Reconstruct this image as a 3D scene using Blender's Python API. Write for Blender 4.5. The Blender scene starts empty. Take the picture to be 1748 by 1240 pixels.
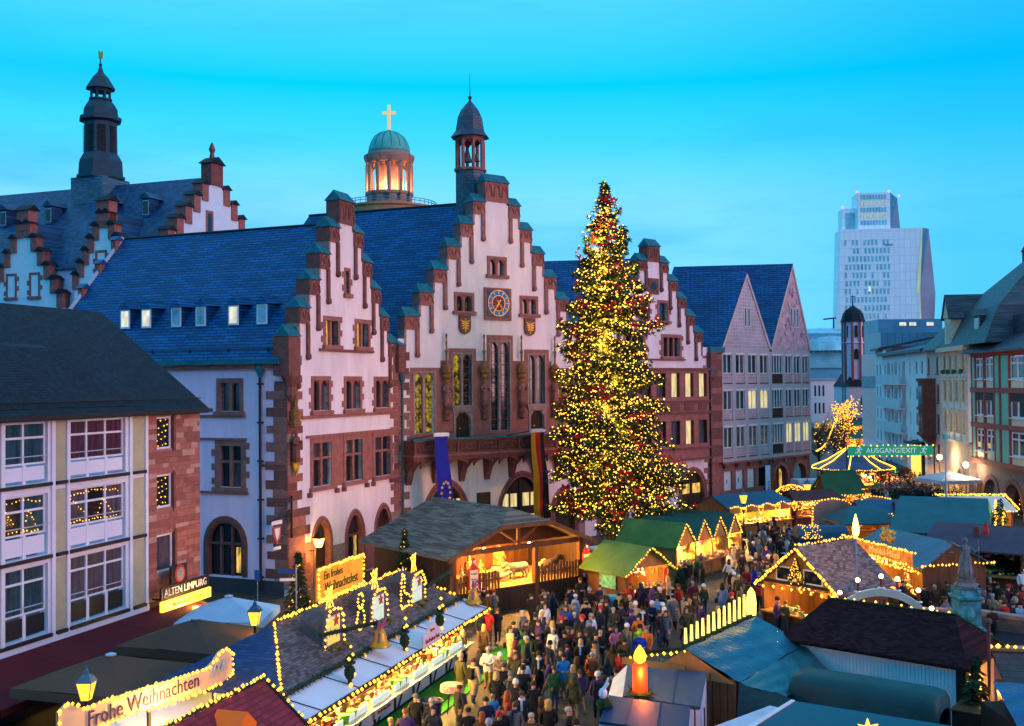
import bpy, bmesh, math, random
from mathutils import Vector, Matrix
random.seed(7)
R = math.radians
scene = bpy.context.scene
COL = scene.collection

# ---------------------------------------------------------------- camera
cam_d = bpy.data.cameras.new("camera"); cam = bpy.data.objects.new("camera", cam_d); COL.objects.link(cam)
cam_d.sensor_width = 36.0; cam_d.lens = 36.0 * 1850 / 1748; cam_d.clip_start = 0.5; cam_d.clip_end = 3000
_p, _t = math.atan(35 / 1850), 0.008
_f = Vector((0, math.cos(_p), math.sin(_p))); _u = Vector((0, -math.sin(_p), math.cos(_p))); _r = Vector((1, 0, 0))
_R = _r * math.cos(_t) - _u * math.sin(_t); _U = _r * math.sin(_t) + _u * math.cos(_t)
_m = Matrix((_R, _U, -_f)).transposed().to_4x4(); _m.translation = (0, 0, 13.0)
cam.matrix_world = _m
scene.camera = cam

# ---------------------------------------------------------------- sky
SUN_EL, SUN_AZ = R(7), math.atan2(0.92, -0.39)      # azimuth measured from +Y towards +X
w = bpy.data.worlds.new("World"); scene.world = w; w.use_nodes = True
nt = w.node_tree; nt.nodes.clear()
N = nt.nodes.new; L = nt.links.new
out = N("ShaderNodeOutputWorld"); bg = N("ShaderNodeBackground"); L(bg.outputs[0], out.inputs[0])
sky = N("ShaderNodeTexSky"); sky.sky_type = 'NISHITA'; sky.sun_disc = False
sky.sun_elevation = R(3); sky.sun_rotation = SUN_AZ; sky.air_density = 1.0; sky.dust_density = 0.2; sky.ozone_density = 6.0
geo = N("ShaderNodeTexCoord"); sep = N("ShaderNodeSeparateXYZ"); L(geo.outputs["Generated"], sep.inputs[0])
ramp = N("ShaderNodeValToRGB"); L(sep.outputs[2], ramp.inputs[0])
cr = ramp.color_ramp
for pos, c in [(0.0, (.27, .80, 1)), (0.16, (.27, .82, 1)), (0.215, (.07, .76, 1)), (0.265, (0.0, .69, 1)), (1.0, (0.0, .46, .90))]:
    e = cr.elements.new(pos); e.color = (*c, 1)
cr.elements.remove(cr.elements[0]); cr.elements.remove(cr.elements[-1])
# broad evening glow in the west, deeper blue to the north
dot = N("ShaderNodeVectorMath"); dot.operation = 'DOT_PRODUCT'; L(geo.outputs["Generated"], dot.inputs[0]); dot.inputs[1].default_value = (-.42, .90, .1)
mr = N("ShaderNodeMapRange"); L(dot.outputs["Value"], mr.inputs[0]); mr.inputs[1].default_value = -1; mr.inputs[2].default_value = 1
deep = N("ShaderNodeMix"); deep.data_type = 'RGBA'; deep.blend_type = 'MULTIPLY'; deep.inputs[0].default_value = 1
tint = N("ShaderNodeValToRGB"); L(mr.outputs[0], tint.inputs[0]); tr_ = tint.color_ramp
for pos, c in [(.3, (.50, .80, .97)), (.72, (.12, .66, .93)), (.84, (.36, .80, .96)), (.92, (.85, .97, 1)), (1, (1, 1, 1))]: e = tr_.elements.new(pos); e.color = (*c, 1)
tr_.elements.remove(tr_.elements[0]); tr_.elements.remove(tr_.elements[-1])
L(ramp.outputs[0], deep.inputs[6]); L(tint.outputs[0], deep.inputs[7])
# faint streaky cloud
mp = N("ShaderNodeMapping"); L(geo.outputs["Generated"], mp.inputs[0]); mp.inputs["Rotation"].default_value = (0, R(35), R(20)); mp.inputs["Scale"].default_value = (2.0, 2.5, 11)
no = N("ShaderNodeTexNoise"); L(mp.outputs[0], no.inputs[0]); no.inputs["Scale"].default_value = 1.3; no.inputs["Detail"].default_value = 6; no.inputs["Roughness"].default_value = .55
cm = N("ShaderNodeMapRange"); L(no.outputs[0], cm.inputs[0]); cm.inputs[1].default_value = .5; cm.inputs[2].default_value = .72; cm.inputs[3].default_value = 0; cm.inputs[4].default_value = .6
cl = N("ShaderNodeMix"); cl.data_type = 'RGBA'; L(cm.outputs[0], cl.inputs[0]); L(deep.outputs[2], cl.inputs[6]); cl.inputs[7].default_value = (.03, .52, .88, 1)
# a little of the physical sky's own variation
sk = N("ShaderNodeMix"); sk.data_type = 'RGBA'; sk.blend_type = 'ADD'; sk.inputs[0].default_value = .0005
L(cl.outputs[2], sk.inputs[6]); L(sky.outputs[0], sk.inputs[7])
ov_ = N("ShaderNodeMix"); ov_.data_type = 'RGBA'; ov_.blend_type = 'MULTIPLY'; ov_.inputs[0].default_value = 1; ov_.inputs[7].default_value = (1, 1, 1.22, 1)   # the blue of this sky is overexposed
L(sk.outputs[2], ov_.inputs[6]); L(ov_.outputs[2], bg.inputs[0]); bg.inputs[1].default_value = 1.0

# ---------------------------------------------------------------- sun: the soft pink afterglow opposite the west
sd = bpy.data.lights.new("sun", 'SUN'); so = bpy.data.objects.new("sun", sd); COL.objects.link(so)
sd.energy = 2.4; sd.angle = R(36); sd.color = (1.0, .42, .42)
so.rotation_euler = Vector((-math.sin(SUN_AZ) * math.cos(SUN_EL), -math.cos(SUN_AZ) * math.cos(SUN_EL), -math.sin(SUN_EL))).to_track_quat('-Z', 'Y').to_euler()

vs = scene.view_settings; vs.view_transform = 'Standard'; vs.look = 'None'; vs.exposure = 0.0; vs.gamma = 1.0; vs.use_curve_mapping = False
cy = scene.cycles
cy.use_denoising = True; cy.use_light_tree = True; cy.max_bounces = 5; cy.diffuse_bounces = 3; cy.glossy_bounces = 2
cy.transmission_bounces = 2; cy.sample_clamp_indirect = 4.0; cy.sample_clamp_direct = 0.0; cy.caustics_reflective = False; cy.caustics_refractive = False
try: cy.denoiser = 'OPENIMAGEDENOISE'
except Exception: pass

# ---------------------------------------------------------------- materials
def srgb(h):
    v = [int(h[i:i + 2], 16) / 255 for i in (0, 2, 4)]
    return tuple(x / 12.92 if x <= .04045 else ((x + .055) / 1.055) ** 2.4 for x in v)
MATS = {}
def mat(name, c, rough=.8, var=.18, scale=1.5, bump=0, bscale=12, spec=.3, metal=0, emit=None, es=0, c2=None, stretch=(1, 1, 1), ec=None):
    if name in MATS: return MATS[name]
    m = bpy.data.materials.new(name); m.use_nodes = True; MATS[name] = m
    t = m.node_tree; b = t.nodes["Principled BSDF"]
    b.inputs["Roughness"].default_value = rough; b.inputs["Specular IOR Level"].default_value = spec; b.inputs["Metallic"].default_value = metal
    c = tuple(c)
    if emit:
        b.inputs["Emission Color"].default_value = (*emit, 1); b.inputs["Emission Strength"].default_value = es
    if var <= 0:
        b.inputs["Base Color"].default_value = (*c, 1); m.diffuse_color = (*c, 1); return m
    g = t.nodes.new("ShaderNodeNewGeometry"); src = g.outputs["Position"]
    if stretch != (1, 1, 1):
        vm = t.nodes.new("ShaderNodeVectorMath"); vm.operation = 'MULTIPLY'; t.links.new(src, vm.inputs[0]); vm.inputs[1].default_value = stretch; src = vm.outputs[0]
    n = t.nodes.new("ShaderNodeTexNoise"); t.links.new(src, n.inputs["Vector"]); n.inputs["Scale"].default_value = scale; n.inputs["Detail"].default_value = 5; n.inputs["Roughness"].default_value = .65
    r = t.nodes.new("ShaderNodeValToRGB"); t.links.new(n.outputs["Fac"], r.inputs[0])
    lo = tuple(x * (1 - var) for x in c); hi = tuple(min(1, x * (1 + var)) for x in (c2 or c))
    r.color_ramp.elements[0].position = .3; r.color_ramp.elements[0].color = (*lo, 1); r.color_ramp.elements[1].position = .7; r.color_ramp.elements[1].color = (*hi, 1)
    t.links.new(r.outputs[0], b.inputs["Base Color"])
    if emit and ec:
        er = t.nodes.new("ShaderNodeMapRange"); t.links.new(n.outputs["Fac"], er.inputs[0]); er.inputs[1].default_value = ec[0]; er.inputs[2].default_value = ec[1]; er.inputs[3].default_value = ec[2] * es; er.inputs[4].default_value = ec[3] * es
        t.links.new(er.outputs[0], b.inputs["Emission Strength"])
    if bump:
        n2 = t.nodes.new("ShaderNodeTexNoise"); t.links.new(src, n2.inputs["Vector"]); n2.inputs["Scale"].default_value = bscale; n2.inputs["Detail"].default_value = 4
        bp = t.nodes.new("ShaderNodeBump"); bp.inputs["Strength"].default_value = bump; bp.inputs["Distance"].default_value = .05
        t.links.new(n2.outputs["Fac"], bp.inputs["Height"]); t.links.new(bp.outputs[0], b.inputs["Normal"])
    m.diffuse_color = (*c, 1)
    return m
def rows(name, c, u, du=.3, dz=.16, rough=.55, var=.35, spec=.5, c2=None, bump=.8, gap=.5, vert=False, off=.5, vscale=.5, mott=.14, mort=.09):
    """courses of slates, shingles or boards: u is the horizontal run of the surface, courses follow the height"""
    if name in MATS: return MATS[name]
    m = bpy.data.materials.new(name); m.use_nodes = True; MATS[name] = m
    t = m.node_tree; b = t.nodes["Principled BSDF"]; b.inputs["Roughness"].default_value = rough; b.inputs["Specular IOR Level"].default_value = spec
    nn = t.nodes.new; ln = t.links.new
    g = nn("ShaderNodeNewGeometry"); d = nn("ShaderNodeVectorMath"); d.operation = 'DOT_PRODUCT'; ln(g.outputs["Position"], d.inputs[0]); d.inputs[1].default_value = (u[0], u[1], 0)
    s = nn("ShaderNodeSeparateXYZ"); ln(g.outputs["Position"], s.inputs[0])
    cb = nn("ShaderNodeCombineXYZ")
    ln(d.outputs["Value"], cb.inputs[0]); ln(s.outputs[2], cb.inputs[1])
    br = nn("ShaderNodeTexBrick"); ln(cb.outputs[0], br.inputs["Vector"]); br.inputs["Scale"].default_value = 1
    br.inputs["Brick Width"].default_value = du; br.inputs["Row Height"].default_value = dz; br.inputs["Mortar Size"].default_value = min(du, dz) * mort; br.inputs["Mortar Smooth"].default_value = .6
    br.offset = off
    c = tuple(c); c2 = tuple(c2 or c)
    br.inputs["Color1"].default_value = (*[x * (1 - var) for x in c], 1); br.inputs["Color2"].default_value = (*[min(1, x * (1 + var)) for x in c2], 1); br.inputs["Mortar"].default_value = (*[x * gap for x in c], 1)
    n = nn("ShaderNodeTexNoise"); ln(g.outputs["Position"], n.inputs["Vector"]); n.inputs["Scale"].default_value = vscale; n.inputs["Detail"].default_value = 6
    mr_ = nn("ShaderNodeMapRange"); ln(n.outputs["Fac"], mr_.inputs[0]); mr_.inputs[1].default_value = .3; mr_.inputs[2].default_value = .7; mr_.inputs[3].default_value = 1 - mott; mr_.inputs[4].default_value = 1 + mott
    mx = nn("ShaderNodeMix"); mx.data_type = 'RGBA'; mx.blend_type = 'MULTIPLY'; mx.inputs[0].default_value = 1
    ln(br.outputs["Color"], mx.inputs[6]); ln(mr_.outputs[0], mx.inputs[7]); ln(mx.outputs[2], b.inputs["Base Color"])
    bp = nn("ShaderNodeBump"); bp.inputs["Strength"].default_value = bump; bp.inputs["Distance"].default_value = .03; bp.invert = True
    ln(br.outputs["Fac"], bp.inputs["Height"]); ln(bp.outputs[0], b.inputs["Normal"])
    m.diffuse_color = (*c, 1)
    return m
def glow(name, c, s):
    if name in MATS: return MATS[name]
    m = bpy.data.materials.new(name); m.use_nodes = True; MATS[name] = m
    b = m.node_tree.nodes["Principled BSDF"]; b.inputs["Base Color"].default_value = (*[min(.8, x * .6) for x in c], 1)
    b.inputs["Emission Color"].default_value = (*c, 1); b.inputs["Emission Strength"].default_value = s; b.inputs["Roughness"].default_value = .5
    m.diffuse_color = (*c, 1); return m

plaster = mat("plaster", (.78, .68, .68), .92, .13, .9, .3, 9, stretch=(1, 1, .22))
plaster_b = mat("plaster_lavender", (.86, .58, .74), .92, .10, 1.1, .3, 9, stretch=(1, 1, .22))
sand = mat("red_sandstone", (.30, .112, .092), .88, .28, 2.2, .35, 14)
sand_d = mat("dark_sandstone", (.185, .066, .054), .88, .3, 2.0, .4, 14)
sand_g = mat("grey_sandstone", (.30, .20, .18), .88, .25, 2.0, .35, 14)
copper = mat("copper_patina", (.010, .13, .17), .6, .4, 2.5, .1, 8, spec=.3)
dark = mat("dark_iron", (.015, .015, .018), .5, .1, 4)
black = mat("black_paint", (.012, .012, .014), .6, .1, 4)
wood = mat("brown_wood", (.11, .045, .018), .75, .3, 3, .3, 20, stretch=(1, 1, .25))
wood_d = mat("dark_wood", (.035, .017, .01), .75, .3, 3, .3, 20, stretch=(1, 1, .25))
wood_l = mat("honey_wood", (.36, .17, .05), .7, .25, 3, .2, 20, stretch=(1, 1, .25))
white = mat("white_paint", (.72, .72, .74), .6, .05, 2)
cream = mat("cream_render", (.40, .38, .25), .9, .1, 2, .3, 30)
gold = mat("gilding", (.75, .45, .07), .35, .2, 5, metal=.7)
glass = mat("window_glass", (.010, .014, .02), .06, .3, .8, spec=.6)
glass_c = mat("curtained_glass", (.07, .06, .075), .12, .6, 3.5, spec=.6, stretch=(1, 1, .15))
glass_t = mat("teal_curtain_glass", (.02, .06, .075), .10, .6, 5, spec=.6, stretch=(1, 1, .12))
glass_m = mat("maroon_curtain_glass", (.07, .02, .035), .12, .6, 5, spec=.6, stretch=(1, 1, .12))
lit = mat("lit_window", (.3, .22, .08), .2, .5, 2.2, emit=(1.0, .60, .10), es=.9, stretch=(1.6, 1.6, .5), ec=(.36, .62, .12, 1.25))
lit_p = mat("pale_lit_window", (.3, .28, .2), .2, .3, 2, emit=(1.0, .80, .30), es=.8, stretch=(2.5, 2.5, .35), ec=(.3, .65, .45, 1.15))
lit_w = mat("white_lit_window", (.4, .4, .35), .3, .2, 2, emit=(1.0, .90, .62), es=.85, stretch=(1, 1, .6), ec=(.3, .65, .45, 1.1))
bulb = glow("lit_bulb", (1.0, .44, .035), 3.4)
bulb_t = glow("tree_bulb", (1.0, .50, .05), 4.6)
lamp_m = glow("lamp_glass", (1.0, .46, .03), 2.6)
tube_m = glow("light_tube", (1.0, .50, .04), 3.5)
ball_m = glow("white_globe", (1.0, .82, .45), 7.0)

# ---------------------------------------------------------------- mesh helpers
class MB:
    def __init__(s): s.v = []; s.f = []; s.mi = []; s.cur = 0
    def add(s, vs_, fs_):
        k = len(s.v); s.v += [tuple(a) for a in vs_]; s.f += [tuple(i + k for i in q) for q in fs_]; s.mi += [s.cur] * len(fs_); return s
    def box(s, x0, x1, y0, y1, z0, z1):
        return s.add([(x0, y0, z0), (x1, y0, z0), (x1, y1, z0), (x0, y1, z0), (x0, y0, z1), (x1, y0, z1), (x1, y1, z1), (x0, y1, z1)],
                     [(0, 3, 2, 1), (4, 5, 6, 7), (0, 1, 5, 4), (1, 2, 6, 5), (2, 3, 7, 6), (3, 0, 4, 7)])
    def hexa(s, b, t):            # bottom quad, top quad (same order)
        return s.add(list(b) + list(t), [(0, 3, 2, 1), (4, 5, 6, 7), (0, 1, 5, 4), (1, 2, 6, 5), (2, 3, 7, 6), (3, 0, 4, 7)])
    def slab(s, q, th):           # a quad (or ngon) given thickness straight down
        n = len(q); top = [Vector(a) for a in q]; bot = [a - Vector((0, 0, th)) for a in top]
        return s.add(top + bot, [tuple(range(n)), tuple(range(2 * n - 1, n - 1, -1))] + [(i, i + n, (i + 1) % n + n, (i + 1) % n) for i in range(n)])
    def prism(s, poly, y0, y1):   # polygon in x,z extruded along y
        n = len(poly)
        return s.add([(x, y0, z) for x, z in poly] + [(x, y1, z) for x, z in poly],
                     [tuple(range(n)), tuple(range(2 * n - 1, n - 1, -1))] + [(i, i + n, (i + 1) % n + n, (i + 1) % n) for i in range(n)])
    def ring(s, inn, outp, y0, y1, closed=False):   # strip between two x,z outlines, with depth
        n = len(inn); a = len(s.v)
        vs_ = [(x, y0, z) for x, z in inn] + [(x, y0, z) for x, z in outp] + [(x, y1, z) for x, z in inn] + [(x, y1, z) for x, z in outp]
        fs_ = []
        for i in range(n if closed else n - 1):
            j = (i + 1) % n
            fs_ += [(i, j, n + j, n + i), (2 * n + i, 3 * n + i, 3 * n + j, 2 * n + j), (i, 2 * n + i, 2 * n + j, j), (n + i, n + j, 3 * n + j, 3 * n + i)]
        return s.add(vs_, fs_)
    def tube(s, pts, r, n=6, caps=True):
        pts = [Vector(p) for p in pts]; rs = r if isinstance(r, (list, tuple)) else [r] * len(pts)
        vs_ = []; fs_ = []; prev = None
        for i, p in enumerate(pts):
            d = (pts[min(i + 1, len(pts) - 1)] - pts[max(i - 1, 0)])
            d = d.normalized() if d.length > 1e-9 else Vector((0, 0, 1))
            if prev is None: a = d.orthogonal().normalized()
            else:
                a = prev - d * prev.dot(d); a = a.normalized() if a.length > 1e-6 else d.orthogonal().normalized()
            prev = a; b = d.cross(a)
            for k in range(n):
                an = 2 * math.pi * k / n; vs_.append(p + (a * math.cos(an) + b * math.sin(an)) * rs[i])
        for i in range(len(pts) - 1):
            for k in range(n):
                k2 = (k + 1) % n; fs_.append((i * n + k, i * n + k2, (i + 1) * n + k2, (i + 1) * n + k))
        if caps: fs_ += [tuple(range(n - 1, -1, -1)), tuple(range((len(pts) - 1) * n, len(pts) * n))]
        return s.add(vs_, fs_)
    def lathe(s, prof, c=(0, 0, 0), n=12, a0=0, sx=1, sy=1):
        vs_ = []; fs_ = []
        for r, z in prof:
            for k in range(n):
                an = a0 + 2 * math.pi * k / n; vs_.append((c[0] + r * math.cos(an) * sx, c[1] + r * math.sin(an) * sy, c[2] + z))
        for i in range(len(prof) - 1):
            for k in range(n):
                k2 = (k + 1) % n; fs_.append((i * n + k, i * n + k2, (i + 1) * n + k2, (i + 1) * n + k))
        fs_ += [tuple(range(n - 1, -1, -1)), tuple(range((len(prof) - 1) * n, len(prof) * n))]
        return s.add(vs_, fs_)
    def bulb(s, c, r):
        x, y, z = c
        return s.add([(x + r, y, z), (x - r, y, z), (x, y + r, z), (x, y - r, z), (x, y, z + r), (x, y, z - r)],
                     [(0, 2, 4), (2, 1, 4), (1, 3, 4), (3, 0, 4), (2, 0, 5), (1, 2, 5), (3, 1, 5), (0, 3, 5)])
    def ball(s, c, r, n=8, m=5, sz=1):
        return s.lathe([(max(.001, r * math.sin(math.pi * i / m)), -r * sz * math.cos(math.pi * i / m)) for i in range(m + 1)], c, n)
    def mesh(s, name, mats):
        me = bpy.data.meshes.new(name); me.from_pydata(s.v, [], s.f); me.update()
        for m in (mats if isinstance(mats, (list, tuple)) else [mats]): me.materials.append(m)
        if isinstance(mats, (list, tuple)) and len(mats) > 1: me.polygons.foreach_set("material_index", s.mi)
        return me
    def obj(s, name, mats, parent=None, smooth=False, kind=None):
        me = s.mesh(name, mats)
        if smooth: me.polygons.foreach_set("use_smooth", [True] * len(me.polygons))
        return link(name, me, parent, kind)
def link(name, data, parent=None, kind=None):
    o = bpy.data.objects.new(name, data); COL.objects.link(o)
    if parent is not None: o.parent = parent
    if kind: o["kind"] = kind
    return o
def thing(name, label, cat, loc=(0, 0, 0), rz=0, group=None):
    o = bpy.data.objects.new(name, None); COL.objects.link(o); o.location = loc; o.rotation_euler = (0, 0, rz); o.empty_display_size = .3
    return tag(o, label, cat, group)
def tag(o, label=None, cat=None, group=None, kind=None):
    if label: o["label"] = label
    if cat: o["category"] = cat
    if group: o["group"] = group
    if kind: o["kind"] = kind
    return o
_ub = {}
def bx(name, m, parent, x0, x1, y0, y1, z0, z1):
    """one plain block as an object of its own; the mesh is shared per material"""
    me = _ub.get(m.name)
    if me is None: me = _ub[m.name] = MB().box(-.5, .5, -.5, .5, -.5, .5).mesh("block_" + m.name, m)
    o = link(name, me, parent); o.location = ((x0 + x1) / 2, (y0 + y1) / 2, (z0 + z1) / 2); o.scale = (abs(x1 - x0), abs(y1 - y0), abs(z1 - z0)); return o
def text(parent, body, size, loc, m, rot=(R(90), 0, 0), align='CENTER', ext=.01, name="lettering", sx=1):
    c = bpy.data.curves.new(name, 'FONT'); c.body = body; c.size = size; c.align_x = align; c.align_y = 'CENTER'; c.extrude = ext; c.resolution_u = 2
    t = bpy.data.objects.new(name, c); me = bpy.data.meshes.new_from_object(t); bpy.data.objects.remove(t); bpy.data.curves.remove(c)
    me.materials.clear(); me.materials.append(m)
    o = link(name, me, parent); o.location = loc; o.rotation_euler = rot; o.scale = (sx, 1, 1); return o
def dup(o, parent=None):
    c = o.copy(); COL.objects.link(c); c.parent = parent
    for ch in list(o.children): dup(ch, c)
    return c
def lamp(parent, loc, watts, c=(1, .50, .10), r=.15, name="lamp_light"):
    d = bpy.data.lights.new(name, 'POINT'); d.energy = watts * 11.0; d.color = c; d.shadow_soft_size = r
    o = bpy.data.objects.new(name, d); COL.objects.link(o); o.parent = parent; o.location = loc; return o
def bulbs(parent, paths, step=.22, r=.05, m=None, name="light_string", jit=0.02):
    """bulbs strung along polylines: too small to pick apart, one part"""
    b = MB(); step *= 1.25; r *= 1.15
    for pts in paths:
        pts = [Vector(p) for p in pts]; carry = 0
        for a, c in zip(pts, pts[1:]):
            ln_ = (c - a).length; d = carry
            while d < ln_:
                q = a.lerp(c, d / ln_); b.bulb((q.x + random.uniform(-jit, jit), q.y + random.uniform(-jit, jit), q.z + random.uniform(-jit, jit) * 2), r * random.uniform(.72, 1.22)); d += step * random.uniform(.8, 1.22)
            carry = d - ln_
    return b.obj(name, m or bulb, parent, kind="stuff")
def gridwall(name, m, parent, solids, holes, depth=.5, y0=0.0, xcuts=(), back=False):
    """a wall of thickness depth made of rectangles (x0,x1,z0,z1) with rectangular openings cut through"""
    xs = sorted({round(v, 4) for q in solids + holes for v in q[:2]} | set(xcuts)); zs = sorted({round(v, 4) for q in solids + holes for v in q[2:]})
    def inside(x, z): return any(a < x < b and c < z < d for a, b, c, d in solids) and not any(a < x < b and c < z < d for a, b, c, d in holes)
    nx, nz = len(xs) - 1, len(zs) - 1
    g = [[inside((xs[i] + xs[i + 1]) / 2, (zs[j] + zs[j + 1]) / 2) for j in range(nz)] for i in range(nx)]
    b = MB(); y1 = y0 + depth
    for i in range(nx):
        for j in range(nz):
            if not g[i][j]: continue
            a, c, d, e = xs[i], xs[i + 1], zs[j], zs[j + 1]
            b.add([(a, y0, d), (c, y0, d), (c, y0, e), (a, y0, e)], [(0, 1, 2, 3)])
            if back: b.add([(a, y1, d), (c, y1, d), (c, y1, e), (a, y1, e)], [(3, 2, 1, 0)])
            if i == 0 or not g[i - 1][j]: b.add([(a, y0, d), (a, y0, e), (a, y1, e), (a, y1, d)], [(0, 1, 2, 3)])
            if i == nx - 1 or not g[i + 1][j]: b.add([(c, y0, d), (c, y1, d), (c, y1, e), (c, y0, e)], [(0, 1, 2, 3)])
            if j == 0 or not g[i][j - 1]: b.add([(a, y0, d), (a, y1, d), (c, y1, d), (c, y0, d)], [(0, 1, 2, 3)])
            if j == nz - 1 or not g[i][j + 1]: b.add([(a, y0, e), (c, y0, e), (c, y1, e), (a, y1, e)], [(0, 1, 2, 3)])
    return b.obj(name, m, parent)
def arch_pts(x0, x1, zs, za, n=6, pointed=True):
    """outline of an opening from the left foot over the top to the right foot (zs: springing, za: apex)"""
    xm = (x0 + x1) / 2; h = (x1 - x0) / 2; o = []
    for i in range(n + 1):
        t = i / n
        if pointed: o.append((x0 + h * (1 - math.cos(t * math.pi / 2)) ** .8, zs + (za - zs) * math.sin(t * math.pi / 2) ** .95))
        else: o.append((xm - h * math.cos(t * math.pi / 2), zs + (za - zs) * math.sin(t * math.pi / 2)))
    return o + [(2 * xm - x, z) for x, z in reversed(o[:-1])]
def frame_of(P0, ratio):
    """origin and z-rotation for a thing whose local x runs along a facade"""
    return (P0[0], P0[1], 0), math.atan2(1, ratio)
def udir(rz): return (math.cos(rz), math.sin(rz))
# ================================================================= the ground
g_m = bpy.data.materials.new("cobbled_square"); g_m.use_nodes = True; MATS["cobbled_square"] = g_m
def _ground():
    t = g_m.node_tree; b = t.nodes["Principled BSDF"]; nn = t.nodes.new; ln = t.links.new
    g = nn("ShaderNodeNewGeometry"); v = nn("ShaderNodeTexVoronoi"); ln(g.outputs["Position"], v.inputs["Vector"]); v.inputs["Scale"].default_value = 6.5
    n = nn("ShaderNodeTexNoise"); ln(g.outputs["Position"], n.inputs["Vector"]); n.inputs["Scale"].default_value = .35; n.inputs["Detail"].default_value = 7
    mx = nn("ShaderNodeMix"); mx.data_type = 'RGBA'; ln(n.outputs["Fac"], mx.inputs[0]); mx.inputs[6].default_value = (.045, .027, .018, 1); mx.inputs[7].default_value = (.13, .08, .048, 1)
    m2 = nn("ShaderNodeMix"); m2.data_type = 'RGBA'; m2.blend_type = 'MULTIPLY'; m2.inputs[0].default_value = .55; ln(mx.outputs[2], m2.inputs[6]); ln(v.outputs["Color"], m2.inputs[7])
    ln(m2.outputs[2], b.inputs["Base Color"]); b.inputs["Roughness"].default_value = .62
    bp = nn("ShaderNodeBump"); bp.inputs["Strength"].default_value = .6; bp.inputs["Distance"].default_value = .03; bp.invert = True; ln(v.outputs["Distance"], bp.inputs["Height"]); ln(bp.outputs[0], b.inputs["Normal"])
_ground()
tag(MB().add([(-900, -300, 0), (900, -300, 0), (900, 1500, 0), (-900, 1500, 0)], [(0, 1, 2, 3)]).obj("ground", g_m), kind="structure")

# ================================================================= the town hall: shared pieces
def stone_window(root, x0, x1, z0, z1, nl=2, trans=(), m=sand, panes=None, teeth=True, fr=.32, head='flat', sill=True, yb=.26, lead=0, proud=.05, y=0.0):
    """stone frame with mullions around an opening; every pane is a sub-part"""
    b = MB(); f = fr; p = -proud + y
    b.box(x0 - f, x0, p, y + .3, z0 - .1, z1 + f); b.box(x1, x1 + f, p, y + .3, z0 - .1, z1 + f); b.box(x0, x1, p, y + .3, z1, z1 + f)
    if sill: b.box(x0 - f - .12, x1 + f + .12, p - .16, y + .3, z0 - .28, z0 - .02)
    wl = (x1 - x0) / nl; mw = min(.11, wl * .16)
    for i in range(1, nl): b.box(x0 + i * wl - mw, x0 + i * wl + mw, y + .04, y + .28, z0, z1)
    for tz in trans: b.box(x0, x1, y + .06, y + .28, tz - .08, tz + .08)
    if head != 'flat':
        for i in range(nl):
            a, c = x0 + i * wl + (mw if i else 0), x0 + (i + 1) * wl - (mw if i < nl - 1 else 0); h = (c - a) * (.5 if head == 'round' else .7)
            pts = arch_pts(a, c, z1 - h, z1 - .03, 4, head != 'round')
            b.ring(pts, [(x, z1) for x, z in pts], y + .05, y + .27)
    o = b.obj("window", m, root)
    zs = [z0] + list(trans) + [z1]
    for i in range(nl):
        for j in range(len(zs) - 1):
            pm = panes[(i * (len(zs) - 1) + j) % len(panes)] if panes else glass
            bx("pane", pm, o, x0 + i * wl + mw * .6, x0 + (i + 1) * wl - mw * .6, y + yb, y + yb + .03, zs[j], zs[j + 1])
    if lead:
        q = MB(); nx = max(2, int((x1 - x0) / lead)); nz = max(2, int((z1 - z0) / (lead * 1.25)))
        for i in range(1, nx): q.box(x0 + (x1 - x0) * i / nx - .012, x0 + (x1 - x0) * i / nx + .012, y + yb - .03, y + yb - .005, z0, z1)
        for i in range(1, nz): q.box(x0, x1, y + yb - .028, y + yb - .006, z0 + (z1 - z0) * i / nz - .012, z0 + (z1 - z0) * i / nz + .012)
        q.obj("leading", dark, o)
    if teeth:
        for s, xe in ((-1, x0 - f), (1, x1 + f)):
            z = z0 + .15; k = 0
            while z + .4 < z1 + f:
                if k % 2 == (0 if s < 0 else 1): bx("quoin", m, root, *sorted((xe, xe + s * .26)), p + .008, y + .1, z, z + .42)
                z += .45; k += 1
    return o
def quoins(root, xa, xb, z0, z1, side, m=sand, h=.55, y=-.045, d=.3, nominal=None):
    z = z0; k = 0
    while z < z1 - .05:
        hh = min(h * random.uniform(.85, 1.15), z1 - z); w_ = (.55 if k % 2 else .0) + random.uniform(-.08, .08)
        a, c = (xa, xb + w_) if side > 0 else (xa - w_, xb)
        bx("quoin", random.choice((m, m, m, sand_d, sand_d, sand_g)), root, a, c, y - random.uniform(0, .012), y + d, z + .008, z + hh - .008); z += hh; k += 1
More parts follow.
